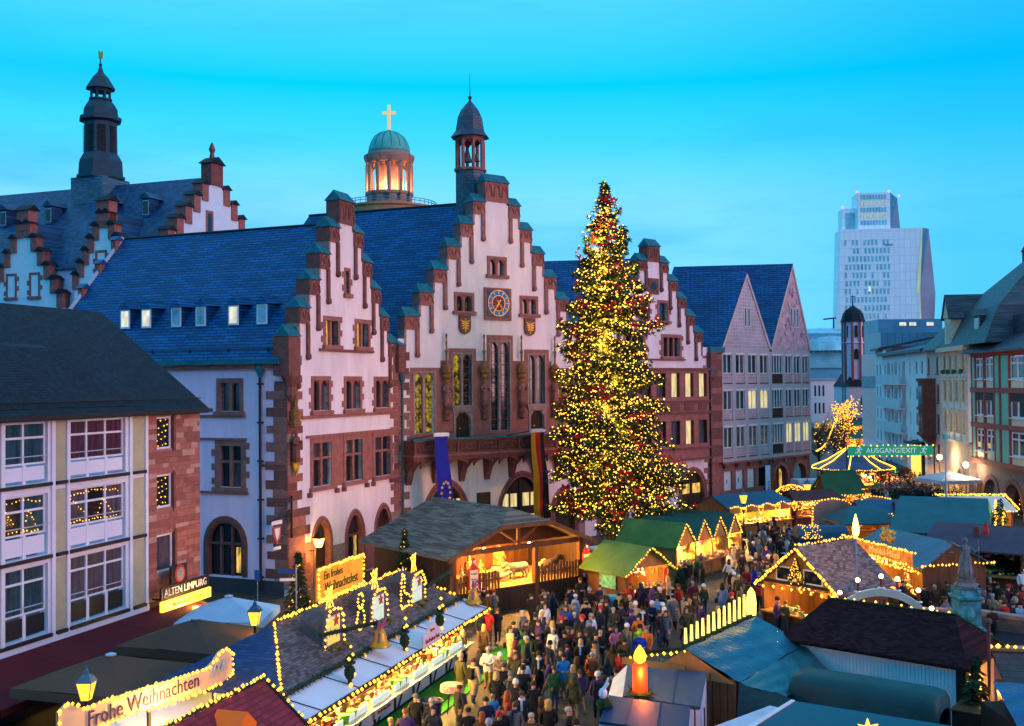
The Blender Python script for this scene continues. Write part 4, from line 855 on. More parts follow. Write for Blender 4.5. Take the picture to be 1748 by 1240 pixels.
for a, b_ in ((10.6, 12.4), (8.2, 9.6)):
    bx("pane", glass_c, oo, 2.1, 2.7, -1.24, -1.2, a, b_); bx("pane", glass_c, oo, 2.95, 3.5, -1.24, -1.2, a, b_)
for z in (13.0, 10.2, 7.7): bx("oriel_moulding", sand_d, oo, 1.6, 4.0, -1.35, 0, z - .12, z + .18)
MB().slab([(-.2, -.5, 16), (LO + .2, -.5, 16), (LO + .2, 4, 20.5), (-.2, 4, 20.5)], .15).obj("roof", gsl, O)
# white apartment block
def apartment(name, label, p, q, zt, zrows, wins, wallm, balc=None, group=None, roofz=2.0):
    lo, rz, ln_ = two_point(p, q); o = thing(name, label, "house", lo, rz, group)
    hs = [(a, b_, z0, z1) for a, b_ in wins for z0, z1 in zrows]
    gridwall("wall", wallm, o, [(0, ln_, 0, zt)], hs + ([(a, b_, z0 - .7, z1 + .1) for a, b_ in balc for z0, z1 in zrows] if balc else []), .4)
    for i, h_ in enumerate(hs): house_window(o, *h_, 2 if h_[1] - h_[0] > 1 else 1, None, white, (glass_c, glass) if i % 3 else (glass_t, glass_c), d=.1, fw=.09)
    if balc:
        for a, b_ in balc:
            for z0, z1 in zrows: bx("loggia_back", mat("tan_render", (.40, .30, .24), .9), o, a, b_, 1.2, 1.25, z0 - .7, z1 + .1)
        for z0, z1 in zrows: bx("balcony_parapet", mat("grey_parapet", (.66, .64, .66), .8, .1), o, .15, ln_ - .1, -.85, -.7, z0 - 1.0, z0 + .05); bx("balcony_slab", white, o, .15, ln_ - .1, -.85, .3, z0 - 1.1, z0 - .98)
    MB().slab([(-.3, -.6, zt), (ln_ + .3, -.6, zt), (ln_ + .3, 9, zt + roofz), (-.3, 9, zt + roofz)], .3).obj("roof", gsl, o)
    return o, ln_
apw = mat("white_render", (.84, .80, .78), .9, .06, 1)
zf = [(13.6, 15.0), (10.9, 12.3), (8.2, 9.6), (5.5, 6.9)]
apartment("apartment_house", "flat white apartment house between the oriel and the balconies", (43.1, 118.2), (41.8, 109.5), 16.2, zf, [(1, 1.6), (4.0, 5.0), (6.6, 7.6)], apw)
apartment("apartment_house", "white apartment block with rows of long grey balconies", (45.4, 132.8), (43.12, 118.4), 16.2, zf, [(1.2, 2.2), (5.6, 6.6), (10.0, 11.2)], apw, [(2.8, 4.8), (7.2, 9.2), (11.8, 13.8)])
apartment("apartment_house", "slim pale blue-white house with small balconies beyond the long block", (46.4, 138.4), (45.5, 133.0), 17.0, zf, [(.8, 1.7), (3.2, 4.1)], apw)
bw = thing("blank_gable_building", "plain grey blank gable wall with a blue-green band in the shopping street", "building", (47.1, 146, 0), 0)
bx("wall", mat("grey_gable_render", (.66, .68, .62), .9, .05), bw, 0, 10, 0, 8, 3.2, 16.5); bx("painted_band", mat("teal_band", (.20, .42, .46), .9), bw, -.02, 4, -.03, .0, 12.0, 13.6); bx("shop_fascia", white, bw, -2.2, 3, -1.2, .1, 3.0, 3.7); bx("shop_window", lit_p, bw, -.5, 3, -.2, -.1, .4, 2.9); bx("ground_floor", black, bw, 0, 10, 0, 6, 0, 3.2)
# shops at street level with awnings
sh = thing("corner_shop", "shop front with red awnings and green neon sign in the street", "shop", (43.4, 121.5, 0), math.atan2(-14, -2.2))
bx("fascia", dark, sh, 0, 9, -1.9, -.9, 3.3, 3.9); bx("neon_sign", glow("green_neon", (.1, 1, .05), 2.5), sh, 5.4, 7.4, -2.0, -1.9, 3.4, 3.8); bx("neon_cross", glow("green_cross", (.0, 1, .25), 2.5), sh, 8.2, 8.9, -2.2, -2.0, 2.9, 3.4)
for k in range(2): MB().slab([(2.2 + k * 2.3, -.9, 3.1), (4.3 + k * 2.3, -.9, 3.1), (4.3 + k * 2.3, -3.2, 2.2), (2.2 + k * 2.3, -3.2, 2.2)], .05).obj("awning", mat("bright_red_awning", (.45, .02, .03), .8), sh)
bx("shop_window", lit, sh, 1, 9, -.95, -.9, .3, 3.0); lamp(sh, (5, -2.6, 2.0), 200)
sh2 = thing("lit_shop", "brightly lit upper shop window below the oriel house", "shop", locO, rzO); bx("shop_glass", mat("orange_shop", (.3, .15, .05), .4, .7, 1.5, emit=(1, .55, .08), es=1.6), sh2, -5.6, -1.6, -.5, -.3, 3.0, 6.3); bx("shop_frame", black, sh2, -6, -1.2, -.3, .02, 2.7, 6.7); bx("canopy", dark, sh2, -6, -1.2, -1.2, -.1, 6.4, 6.6)

# the street side stands further back than it was sketched: push it out along the sight lines
for o in (G, K, O, sh, sh2, bw) + tuple(x for x in COL.objects if x.name.startswith("apartment_house")):
    o.location = (o.location.x * 1.2, o.location.y * 1.2, -2.6); o.scale = (1.2, 1.2, 1.2)
bw.rotation_euler = (0, 0, R(-20))
# ================================================================= far background
Tw = thing("glass_tower", "pale faceted glass high-rise with two stepped top blocks", "skyscraper", (135.5, 450, 0), R(-6))
tm = rows("tower_panels", (.86, .95, .97), (1, 0), 2.2, 3.4, .3, .04, .6, c2=(.80, .93, .97), gap=.82, bump=.02, off=.0, mott=.03)
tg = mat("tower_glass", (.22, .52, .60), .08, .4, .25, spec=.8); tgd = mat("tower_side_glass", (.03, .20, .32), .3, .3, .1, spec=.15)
lv = [(0, 0, 35.5), (20, -.5, 34.2), (49, .6, 33.2), (76, 1.6, 34.6)]
b = MB()
for (z0, l0, r0), (z1, l1, r1) in zip(lv, lv[1:]): b.hexa([(l0, 0, z0), (r0, 0, z0), (r0, 12, z0), (l0, 12, z0)], [(l1, 0, z1), (r1, 0, z1), (r1, 12, z1), (l1, 12, z1)])
b.obj("tower_body", tm, Tw)
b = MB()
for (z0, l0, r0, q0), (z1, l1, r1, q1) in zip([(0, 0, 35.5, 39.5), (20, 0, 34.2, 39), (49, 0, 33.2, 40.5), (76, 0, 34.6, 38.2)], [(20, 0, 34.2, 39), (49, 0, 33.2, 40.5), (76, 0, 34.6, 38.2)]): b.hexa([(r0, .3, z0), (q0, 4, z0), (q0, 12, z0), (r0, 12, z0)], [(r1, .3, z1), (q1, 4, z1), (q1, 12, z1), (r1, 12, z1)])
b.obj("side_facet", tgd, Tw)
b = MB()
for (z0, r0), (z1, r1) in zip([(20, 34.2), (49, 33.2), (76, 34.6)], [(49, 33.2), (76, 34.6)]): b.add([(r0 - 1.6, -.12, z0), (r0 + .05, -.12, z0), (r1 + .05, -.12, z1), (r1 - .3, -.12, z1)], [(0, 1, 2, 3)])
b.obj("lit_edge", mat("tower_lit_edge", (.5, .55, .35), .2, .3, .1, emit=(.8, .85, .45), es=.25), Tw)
for r_ in range(17):
    wm = MB()
    for c_ in range(12):
        if random.random() < .82: x_ = 3.2 + c_ * 1.55 + (r_ % 2) * .35; z_ = 71.5 - r_ * 3.4; wm.box(x_, x_ + .8, -.08, .02, z_ - 2.3, z_)
    if wm.v: wm.obj("window_row", tg if r_ < 9 else mat("tower_pale_glass", (.42, .60, .62), .15, .3, .3), Tw, kind="stuff")
wl_ = MB()
for x_, z_ in ((10, 35), (12.6, 50), (20.8, 33), (21.4, 22), (15, 20)): wl_.box(x_, x_ + .8, -.12, 0, z_, z_ + 2.2)
wl_.obj("lit_window", lit_w, Tw)
text(Tw, "hotel", 1.6, (21, -.1, 69.2), dark)
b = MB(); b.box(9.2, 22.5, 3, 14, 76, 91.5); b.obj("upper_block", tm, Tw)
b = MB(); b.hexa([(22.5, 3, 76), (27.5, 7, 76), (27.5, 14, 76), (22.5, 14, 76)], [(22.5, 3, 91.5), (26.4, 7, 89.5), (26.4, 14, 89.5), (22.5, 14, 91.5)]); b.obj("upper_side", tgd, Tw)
MB().box(3.2, 9.2, 4, 13, 76, 85.2).obj("lower_block", tm, Tw); bx("glass_band", tg, Tw, 4.6, 8.4, 3.85, 4.0, 76.5, 83.5)
for r_ in range(5):
    wm = MB()
    for c_ in range(9): wm.box(10.6 + c_ * 1.2, 11.4 + c_ * 1.2, 2.9, 3.0, 78 + r_ * 2.7, 79.9 + r_ * 2.7)
    wm.obj("window_row", tg if r_ not in (1, 3) else mat("tower_office", (.45, .55, .45), .2, .4, .8, emit=(.9, .85, .4), es=.25), Tw, kind="stuff")
b = MB()
for q in ((3.4, 85.4), (9.4, 91.8), (22.3, 91.8), (26.4, 89.8)): b.ball((q[0], 4, q[1] + .3), .45, 6, 4)
b.obj("warning_light", glow("red_beacon", (1, .15, .15), 3), Tw)
# church with red-stone tower
ch = thing("parish_church", "small church with red and white octagonal tower and slate dome", "church", (60.0, 190, 0), 0)
def cpx(x, y, Y): return ((x - 874) / 1850 * Y, 13 + (651 - y) / 1850 * Y)
x_, z_ = cpx(1457, 552, 190)
x_ -= 60.0
MB().lathe([(1.75, 5), (1.75, 19.5), (1.95, 19.6), (1.75, 19.9), (1.75, 23.2), (2.0, 23.4)], (x_, 0, 0), 8, .39).obj("tower", plaster_b, ch)
tq = MB()
for k in range(8):
    an = .39 + k * math.pi / 4; tq.tube([(x_ + 1.76 * math.cos(an), 1.76 * math.sin(an), 5), (x_ + 1.76 * math.cos(an), 1.76 * math.sin(an), 23.3)], .26, 4)
tq.obj("tower_quoin", sand, ch)
for dx in (-1.15, 0, 1.15):
    MB().prism([(x_ + dx - .25, 20.6)] + arch_pts(x_ + dx - .25, x_ + dx + .25, 22.3, 22.7, 4, False) + [(x_ + dx + .25, 20.6)], -1.78 + abs(dx) * .6, -1.7 + abs(dx) * .6).obj("belfry_opening", black, ch)
MB().prism([(x_ - .35, 16.8)] + arch_pts(x_ - .35, x_ + .35, 18, 18.6, 4, False) + [(x_ + .35, 16.8)], -1.78, -1.6).obj("belfry_opening", black, ch)
MB().lathe([(2.15, 23.3), (1.95, 23.9), (1.75, 24.7), (1.3, 25.4), (.5, 25.9), (.12, 26.2), (.1, 26.8), (.03, 28.2)], (x_, 0, 0), 8, .39).obj("dome", dslate, ch)
bx("cross_arm", dark, ch, x_ - .4, x_ + .4, -.05, .05, 27.7, 27.85)
MB().box(x_ - 1.7, x_ + 4.2, -2.5, 6, 0, 12).obj("nave", mat("church_plaster", (.7, .62, .68), .9), ch)
MB().add([(x_ - 1.9, -2.7, 12), (x_ + 4.4, -2.7, 12), (x_ + 4.4, 6, 12), (x_ - 1.9, 6, 12), (x_ + .6, 2, 17.5), (x_ + 4.4, 2, 17.5)], [(0, 1, 5, 4), (3, 0, 4), (2, 3, 4, 5), (1, 2, 5)]).obj("nave_roof", dslate, ch)
for zz, h_ in ((7.5, 3.4), (3.6, 2.2)): MB().prism([(x_ + .4, zz)] + arch_pts(x_ + .4, x_ + 2.1, zz + h_ * .6, zz + h_, 5) + [(x_ + 2.1, zz)], -2.56, -2.4).obj("nave_window", sand_d if zz < 5 else glass, ch)
# mall, department store, dark glass block
ml = thing("shopping_mall", "domed blue glass shopping mall beyond the shopping street", "building", (52, 250, 0), 0)
bx("wall", mat("mall_blue", (.12, .34, .45), .3, .3, .1, spec=.6), ml, 14, 28, 0, 20, 0, 24.0); bx("upper_glass", mat("mall_teal", (.18, .48, .55), .25, .3, .15, spec=.6), ml, 14, 26, -.5, 0, 16, 20.5)
MB().lathe([(13, 20), (12, 22), (9, 24.2), (5, 25.4), (.5, 25.8)], (22, 10, 0), 20).obj("dome", tg, ml)
for k in range(5): MB().tube([(15 + k * 2.2, -1, 19.5), (17 + k * 2.0, -1, 23.5 - abs(k - 2) * .4), (19 + k * 2, -1, 19.5)], .12, 5).obj("roof_rib", white, ml)
bx("red_sign", mat("red_sign", (.6, .03, .05)), ml, 14.6, 15.8, -1, -.8, 17, 18.6)
ds = thing("department_store", "white department store with arched lit windows at the end of the street", "building", (53.5, 200, 0), 0)
hs = [(8.3, 9.3, 10.2, 12.2), (10.3, 11.3, 10.2, 12.2), (8.3, 9.3, 7.0, 9.0), (10.3, 11.3, 7.0, 9.0)] + [(2.2 + k * .75, 2.6 + k * .75, z, z + 2) for k in range(3) for z in (10.2, 7.0)]
gridwall("wall", apw, ds, [(0, 12.5, 0, 13.2)], hs, .4)
for k, q in enumerate(hs): house_window(ds, *q, 1, None, sand, (lit if k == 0 else glass,), d=.1, fw=.12)
bx("roof", mat("pale_blue_roof", (.35, .5, .56), .7), ds, 0, 12.6, -.3, 6, 13.2, 13.5)
for k in range(5): MB().prism([(2.2 + k * 2, 2.8)] + arch_pts(2.2 + k * 2, 3.8 + k * 2, 4.6, 5.4, 5, False) + [(3.8 + k * 2, 2.8)], -.08, .0).obj("arched_window", lit, ds)
gb = thing("glass_office_block", "low dark blue glass office block with lit roof terrace below the tower", "building", (88, 260, 0), 0)
bx("wall", mat("office_glass", (.03, .12, .20), .15, .4, .15, spec=.8), gb, 0.5, 15.2, 0, 12, 0, 24.5); bx("terrace_glass", mat("terrace_glass", (.06, .22, .34), .2, .3, .2), gb, .5, 16, 1.5, 12, 24.5, 27.8)
for k, x_ in enumerate((5.6, 8, 12.2)): bx("terrace_lamp", lit_w, gb, x_, x_ + 1.6, 1.3, 1.5, 26.2, 27)
for k in range(9): bx("mullion", mat("office_mullion", (.08, .2, .3), .4), gb, .5 + k * 1.8, .65 + k * 1.8, -.1, 0, 12, 24.4)
bx("roof", gsl, gb, .2, 22, -8, 0, 10, 21.0)
cr_ = thing("tower_crane", "small distant crane beside the glass tower", "crane", (128, 430, 0), 0); MB().tube([(-.2, 0, 0), (-.2, 0, 38)], .3, 4).obj("mast", dark, cr_); MB().tube([(-4.2, 0, 37.5), (.8, 0, 38)], .4, 4).obj("jib", dark, cr_)

for o, k in ((ch, 1.5), (ds, 1.5), (ml, 1.4)): o.location = (o.location.x * k, o.location.y * k, 13 * (1 - k)); o.scale = (k, k, k)
# ================================================================= church dome with cross behind the centre house
pk = thing("round_church_tower", "round sandstone lantern tower with green copper dome and gold cross", "church tower", (-18.85, 168, 0), 0)
pst = mat("warm_tower_stone", (.34, .20, .15), .85, .2, .8, .2); S = 168 / 1850
def pz(y): return 13 + (657 - y) * S
MB().lathe([(3.55, 20), (3.55, pz(336)), (3.75, pz(334)), (3.75, pz(330)), (3.5, pz(330))], (0, 0, 0), 28).obj("drum", pst, pk)
b = MB()
for k in range(12):
    an = k * math.pi / 6 + .1; b.tube([(3.35 * math.cos(an), 3.35 * math.sin(an), pz(330)), (3.35 * math.cos(an), 3.35 * math.sin(an), pz(282))], .34, 8)
b.obj("column", pst, pk)
b = MB(); n = 12
for k in range(n):
    a0, a1 = k * math.pi / 6 + .1, (k + 1) * math.pi / 6 + .1; prv = None
    for i in range(9):
        an = a0 + (a1 - a0) * i / 8; zz = pz(300) + (pz(283) - pz(300)) * math.sin(math.pi * i / 8) if 0 < i < 8 else pz(330)
        cur = ((3.2 * math.cos(an), 3.2 * math.sin(an), zz), (3.2 * math.cos(an), 3.2 * math.sin(an), pz(276)))
        if prv: b.add([prv[0], cur[0], cur[1], prv[1]], [(0, 1, 2, 3)])
        prv = cur
b.obj("arcade", pst, pk)
MB().lathe([(3.2, pz(282)), (3.6, pz(280)), (3.95, pz(271)), (3.95, pz(267)), (3.5, pz(266)), (3.35, pz(262))], (0, 0, 0), 28).obj("cornice", pst, pk)
MB().lathe([(2.2, pz(330)), (2.2, pz(282))], (0, 0, 0), 14).obj("inner_core", mat("lit_core", (.6, .35, .25), .8, .1), pk)
for an in (-2.6, -1.57, -.5): lamp(pk, (2.9 * math.cos(an), 2.9 * math.sin(an), pz(322)), 90, (1, .4, .16))
MB().lathe([(3.3, pz(262)), (3.2, pz(255)), (2.9, pz(244)), (2.35, pz(234)), (1.5, pz(227)), (.5, pz(224)), (.3, pz(223.5)), (.3, pz(221))], (0, 0, 0), 28).obj("dome", mat("bright_copper", (.08, .42, .36), .6, .15, .7), pk, smooth=True)
b = MB()
for k in range(14):
    an = k * 2 * math.pi / 14; b.tube([(r_ * math.cos(an), r_ * math.sin(an), pz(yy) + .03) for r_, yy in ((3.2, 255), (2.9, 244), (2.35, 234), (1.5, 227), (.5, 224))], .05, 4)
b.obj("dome_rib", copper, pk)
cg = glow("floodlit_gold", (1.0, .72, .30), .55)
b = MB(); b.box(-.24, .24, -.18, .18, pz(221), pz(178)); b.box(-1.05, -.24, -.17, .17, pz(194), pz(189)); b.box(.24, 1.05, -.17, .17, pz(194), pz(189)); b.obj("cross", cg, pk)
for dx in (-1.9, -.05, 1.6, 2.9): bx("drum_window", glass, pk, dx - .42, dx + .42, -math.sqrt(3.55 ** 2 - min(dx * dx, 9)) - .06, -1.0, pz(346), pz(331))
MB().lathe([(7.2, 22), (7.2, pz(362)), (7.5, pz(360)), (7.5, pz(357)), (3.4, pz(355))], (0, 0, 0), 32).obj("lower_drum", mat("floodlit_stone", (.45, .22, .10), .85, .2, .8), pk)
b = MB()
for k in range(48):
    an = k * 2 * math.pi / 48; b.tube([(7.3 * math.cos(an), 7.3 * math.sin(an), pz(357)), (7.3 * math.cos(an), 7.3 * math.sin(an), pz(348))], .05, 4)
for zz in (pz(348), pz(352)): b.tube([(7.3 * math.cos(k * .1309), 7.3 * math.sin(k * .1309), zz) for k in range(49)], .06, 4)
b.obj("gallery_railing", mat("pale_iron", (.12, .22, .26), .5), pk)

# ================================================================= older wing of the town hall at the back left with its spire
RY = 112.0
def rp(x, y, Y): return ((x - 874) / 1850 * Y, 13 + (655 - .008 * (x - 874) - y) / 1850 * Y)
x1, z1 = rp(360, 299, 106); x0, z0 = rp(-60, 335, 117)
locR, rzR, LR = two_point((x0, 117), (x1, 106))
Rt = thing("town_hall_annex", "dark slate-roofed annex with ridge spire and white stepped gables at the back", "building", locR, rzR)
sl_r = rows("slate_annex", (.002, .042, .11), udir(rzR), .4, .26, .5, .4, .5, c2=(.006, .06, .16))
zrg = 33.5; dy = 9.4; zev = zrg - dy
MB().slab([(-2, -dy, zev), (LR, -dy, zev), (LR, 0, zrg), (-2, 0, zrg)], .2).slab([(-2, 0, zrg), (LR, 0, zrg), (LR, dy, zev), (-2, dy, zev)], .2).obj("roof", sl_r, Rt)
bx("wall", plaster_b, Rt, -2, LR, -dy + .3, dy - .3, 0, zev)
whiteg = mat("skylit_gable", (.62, .76, .82), .9, .06)  # white plaster with the cyan skylight put into its colour
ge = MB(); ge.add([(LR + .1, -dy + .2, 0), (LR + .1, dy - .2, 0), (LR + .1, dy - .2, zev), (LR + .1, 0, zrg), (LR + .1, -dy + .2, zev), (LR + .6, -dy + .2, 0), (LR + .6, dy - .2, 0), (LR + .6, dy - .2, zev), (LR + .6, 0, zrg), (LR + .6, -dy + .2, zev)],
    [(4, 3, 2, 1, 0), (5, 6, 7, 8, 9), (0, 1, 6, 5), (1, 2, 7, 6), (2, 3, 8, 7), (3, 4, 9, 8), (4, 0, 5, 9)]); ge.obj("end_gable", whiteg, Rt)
def saddle(parent, x0, x1, y0, y1, z, h, along='x', m=dslate):
    if along == 'x': e = [(x0, (y0 + y1) / 2, z + h), (x1, (y0 + y1) / 2, z + h)]; f = [(0, 1, 5, 4), (2, 3, 4, 5), (1, 2, 5), (3, 0, 4), (3, 2, 1, 0)]
    else: e = [((x0 + x1) / 2, y0, z + h), ((x0 + x1) / 2, y1, z + h)]; f = [(1, 2, 5, 4), (3, 0, 4, 5), (0, 1, 4), (2, 3, 5), (3, 2, 1, 0)]
    return MB().add([(x0, y0, z), (x1, y0, z), (x1, y1, z), (x0, y1, z)] + e, f).obj("step_saddle", m, parent)
for s in (-1, 1):
    for k in range(6):
        y_ = s * (1.75 + k * 1.28); zz = zrg - abs(y_) + .1
        bx("step_block", sand, Rt, LR - .35, LR + .72, y_ - .5, y_ + .5, zz - 1.0, zz + .62); saddle(Rt, LR - .5, LR + .9, y_ - .7, y_ + .7, zz + .62, .45)
bx("gable_peak", sand_d, Rt, LR - .4, LR + .8, -.95, .95, zrg - .9, zrg + 1.2); saddle(Rt, LR - .6, LR + 1, -1.2, 1.2, zrg + 1.2, .7)
MB().lathe([(.35, 0), (.2, .7), (.36, 1.1), (.15, 1.6), (.05, 1.8)], (LR + .2, 0, zrg + 1.6), 6).obj("peak_finial", sand_d, Rt)
bx("gable_window_frame", sand, Rt, LR + .55, LR + .64, -1.6, -.4, 27.4, 30.0); bx("gable_window", glass, Rt, LR + .6, LR + .68, -1.3, -.7, 27.7, 29.7)
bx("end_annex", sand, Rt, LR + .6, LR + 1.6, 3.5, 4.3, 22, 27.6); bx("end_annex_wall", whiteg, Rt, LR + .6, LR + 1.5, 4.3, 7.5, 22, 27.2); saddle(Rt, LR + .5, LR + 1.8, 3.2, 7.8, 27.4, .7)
for gx, zt, hw_, lb in ((18.0, 28.6, 4.6, 0), (27.3, 28.9, 3.4, 1)):
    yy = -9.95; n = 6; hb = 8.0 if lb == 0 else 6.6; zb = zt - hb
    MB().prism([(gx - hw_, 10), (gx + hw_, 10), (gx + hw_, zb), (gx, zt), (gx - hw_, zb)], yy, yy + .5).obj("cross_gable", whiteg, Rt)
    MB().slab([(gx - hw_, yy + .4, zb), (gx, yy + .4, zt), (gx, -4.6, zt), (gx - hw_, yy + .6, zb)], .15).slab([(gx, yy + .4, zt), (gx + hw_, yy + .4, zb), (gx + hw_, yy + .6, zb), (gx, -4.6, zt)], .15).obj("cross_roof", sl_r, Rt)
    for s in (-1, 1):
        for k in range(n):
            t_ = (k + .4) / n; x_ = gx + s * hw_ * (1 - t_); zz = zb + (zt - zb) * t_
            bx("step_block", sand, Rt, x_ - .36, x_ + .36, yy - .15, yy + .8, zz - .8, zz + .55); saddle(Rt, x_ - .52, x_ + .52, yy - .35, yy + 1, zz + .55, .4, 'y')
    bx("gable_peak", sand, Rt, gx - .7, gx + .7, yy - .2, yy + .9, zt - .9, zt + 1.0); saddle(Rt, gx - .9, gx + .9, yy - .4, yy + 1.1, zt + 1.0, .55, 'x')
    for dx in ((-1.6, 1.2) if lb == 0 else (-.4,)): stone_window(Rt, gx + dx - .35, gx + dx + .5, zb + .9, zb + 2.9, nl=2, panes=[glass, lit_w if lb == 0 else glass], y=yy, fr=.22)
MB().slab([(2, -14.5, 17.9), (LR - 6, -14.5, 17.9), (LR - 6, -10.3, 20.2), (2, -10.3, 20.2)], .2).obj("lower_roof", sl_r, Rt)
for gx in (9.8, 15.6, 22.6, 27.4, 3):
    d = MB().box(gx - .45, gx + .45, -4.4, -3.0, 29.2, 31.0).prism([(gx - .65, 31.0), (gx + .65, 31.0), (gx, 31.6)], -4.6, -2).obj("dormer", sl_r, Rt); bx("pane", glass, d, gx - .3, gx + .3, -4.46, -4.4, 29.5, 30.7); bx("frame", mat("pale_frame", (.3, .45, .5)), d, gx - .36, gx + .36, -4.43, -4.38, 29.4, 30.8)
# ridge spire
sx_ = 18.2
MB().box(sx_ - 2.0, sx_ + 2.0, -2.0, 2.0, 30, 34.2).obj("spire_base", rows("slate_spire_base", (.05, .14, .2), (1, 0), .4, .26, .5, .3), Rt)
dk = mat("verdigris_dark", (.006, .03, .05), .5, .4, 1.2, spec=.5)
MB().lathe([(2.5, 34.2), (2.5, 34.45), (2.3, 34.5), (2.2, 36.0), (1.75, 36.8)], (sx_, 0, 0), 8, .39).obj("spire_stage", dk, Rt)
MB().lathe([(1.72, 36.7), (1.68, 40.0), (2.15, 40.2), (2.15, 40.5), (1.8, 40.7), (1.72, 41.4), (1.35, 42.0), (1.1, 42.3), (1.2, 42.35), (1.2, 42.5)], (sx_, 0, 0), 8, .39).obj("spire_stage", dk, Rt)
lv_ = MB()
for k in range(8):
    an = .785 * k
    if math.sin(an) < .3:
        for z_ in range(11):
            c_, s_ = math.cos(an), math.sin(an); px_, py_ = sx_ + 1.6 * c_, 1.6 * s_; tx_, ty_ = -s_ * .42, c_ * .42
            lv_.add([(px_ - tx_, py_ - ty_, 37.1 + z_ * .25), (px_ + tx_, py_ + ty_, 37.1 + z_ * .25), (px_ + tx_ + c_ * .1, py_ + ty_ + s_ * .1, 36.95 + z_ * .25), (px_ - tx_ + c_ * .1, py_ - ty_ + s_ * .1, 36.95 + z_ * .25)], [(0, 1, 2, 3)])
lv_.obj("louvres", black, Rt, kind="stuff")
b = MB()
for k in range(8):
    an = .39 + k * .785; b.tube([(sx_ + .95 * math.cos(an), .95 * math.sin(an), 42.4), (sx_ + .95 * math.cos(an), .95 * math.sin(an), 43.5)], .12, 5)
b.lathe([(1.0, 43.2), (1.1, 43.4), (1.1, 43.6)], (sx_, 0, 0), 8, .39); b.obj("spire_lantern", dk, Rt)
MB().lathe([(1.5, 43.5), (1.4, 43.7), (1.1, 44.2), (.8, 44.7), (.35, 45.2), (.18, 45.7), (.12, 45.9), (.2, 46.05), (.08, 46.2), (.04, 47.0)], (sx_, 0, 0), 8, .39).obj("spire_cap", dk, Rt)
b = MB(); b.prism([(sx_ - .2, 46.7), (sx_ + .3, 46.7), (sx_ + .35, 47.5), (sx_ + .1, 47.3), (sx_ - .25, 47.6)], -.04, .04); b.obj("weather_vane", gold, Rt)
# ================================================================= market: shared pieces
tarp = {k: mat("tarp_" + k, c, r, .25, .9, .45, 1.6, spec=.5) for k, c, r in (
    ("teal", (.003, .085, .10), .55), ("green", (.075, .17, .022), .65), ("dgreen", (.005, .085, .062), .6), ("blue", (.003, .060, .12), .5), ("deep", (.003, .075, .14), .3), ("forest", (.006, .075, .012), .65))}
garl_m = mat("fir_garland", (.014, .035, .012), .9, .5, 8)
def garland(root, pts, r=.09, n=26, name="garland"):
    b = MB(); pts = [Vector(p) for p in pts]
    for a, c in zip(pts, pts[1:]):
        k = max(2, int((c - a).length * n))
        for i in range(k):
            q = a.lerp(c, i / k); d = Vector((random.uniform(-1, 1), random.uniform(-1, 1), random.uniform(-1, .6))).normalized(); e = d.orthogonal() * .35
            b.add([q + e * r * .6, q - e * r * .6, q + d * r * 1.7], [(0, 1, 2)]); b.add([q - d * r * .3 + e * r, q + d.cross(e) * r, q + d * r], [(0, 1, 2)])
    b.tube(pts, r * .55, 5)
    return b.obj(name, garl_m, root, kind="stuff")
gd = [mat("goods_%d" % i, c, .5, .3, 6) for i, c in enumerate([(.5, .06, .03), (.55, .33, .08), (.6, .5, .3), (.10, .25, .10), (.45, .2, .06), (.5, .08, .2)])]
def goods(root, x0, x1, y0, y1, z0, z1, n=90, s=.11):
    b = MB()
    for _ in range(n):
        b.cur = random.randrange(6); x, y, z = random.uniform(x0, x1), random.uniform(y0, y1), random.uniform(z0, z1); q = s * random.uniform(.5, 1.2)
        if random.random() < .5: b.box(x - q, x + q, y - q * .6, y + q * .6, z - q, z + q)
        else: b.bulb((x, y, z), q * 1.2)
    return b.obj("goods", gd, root, kind="stuff")
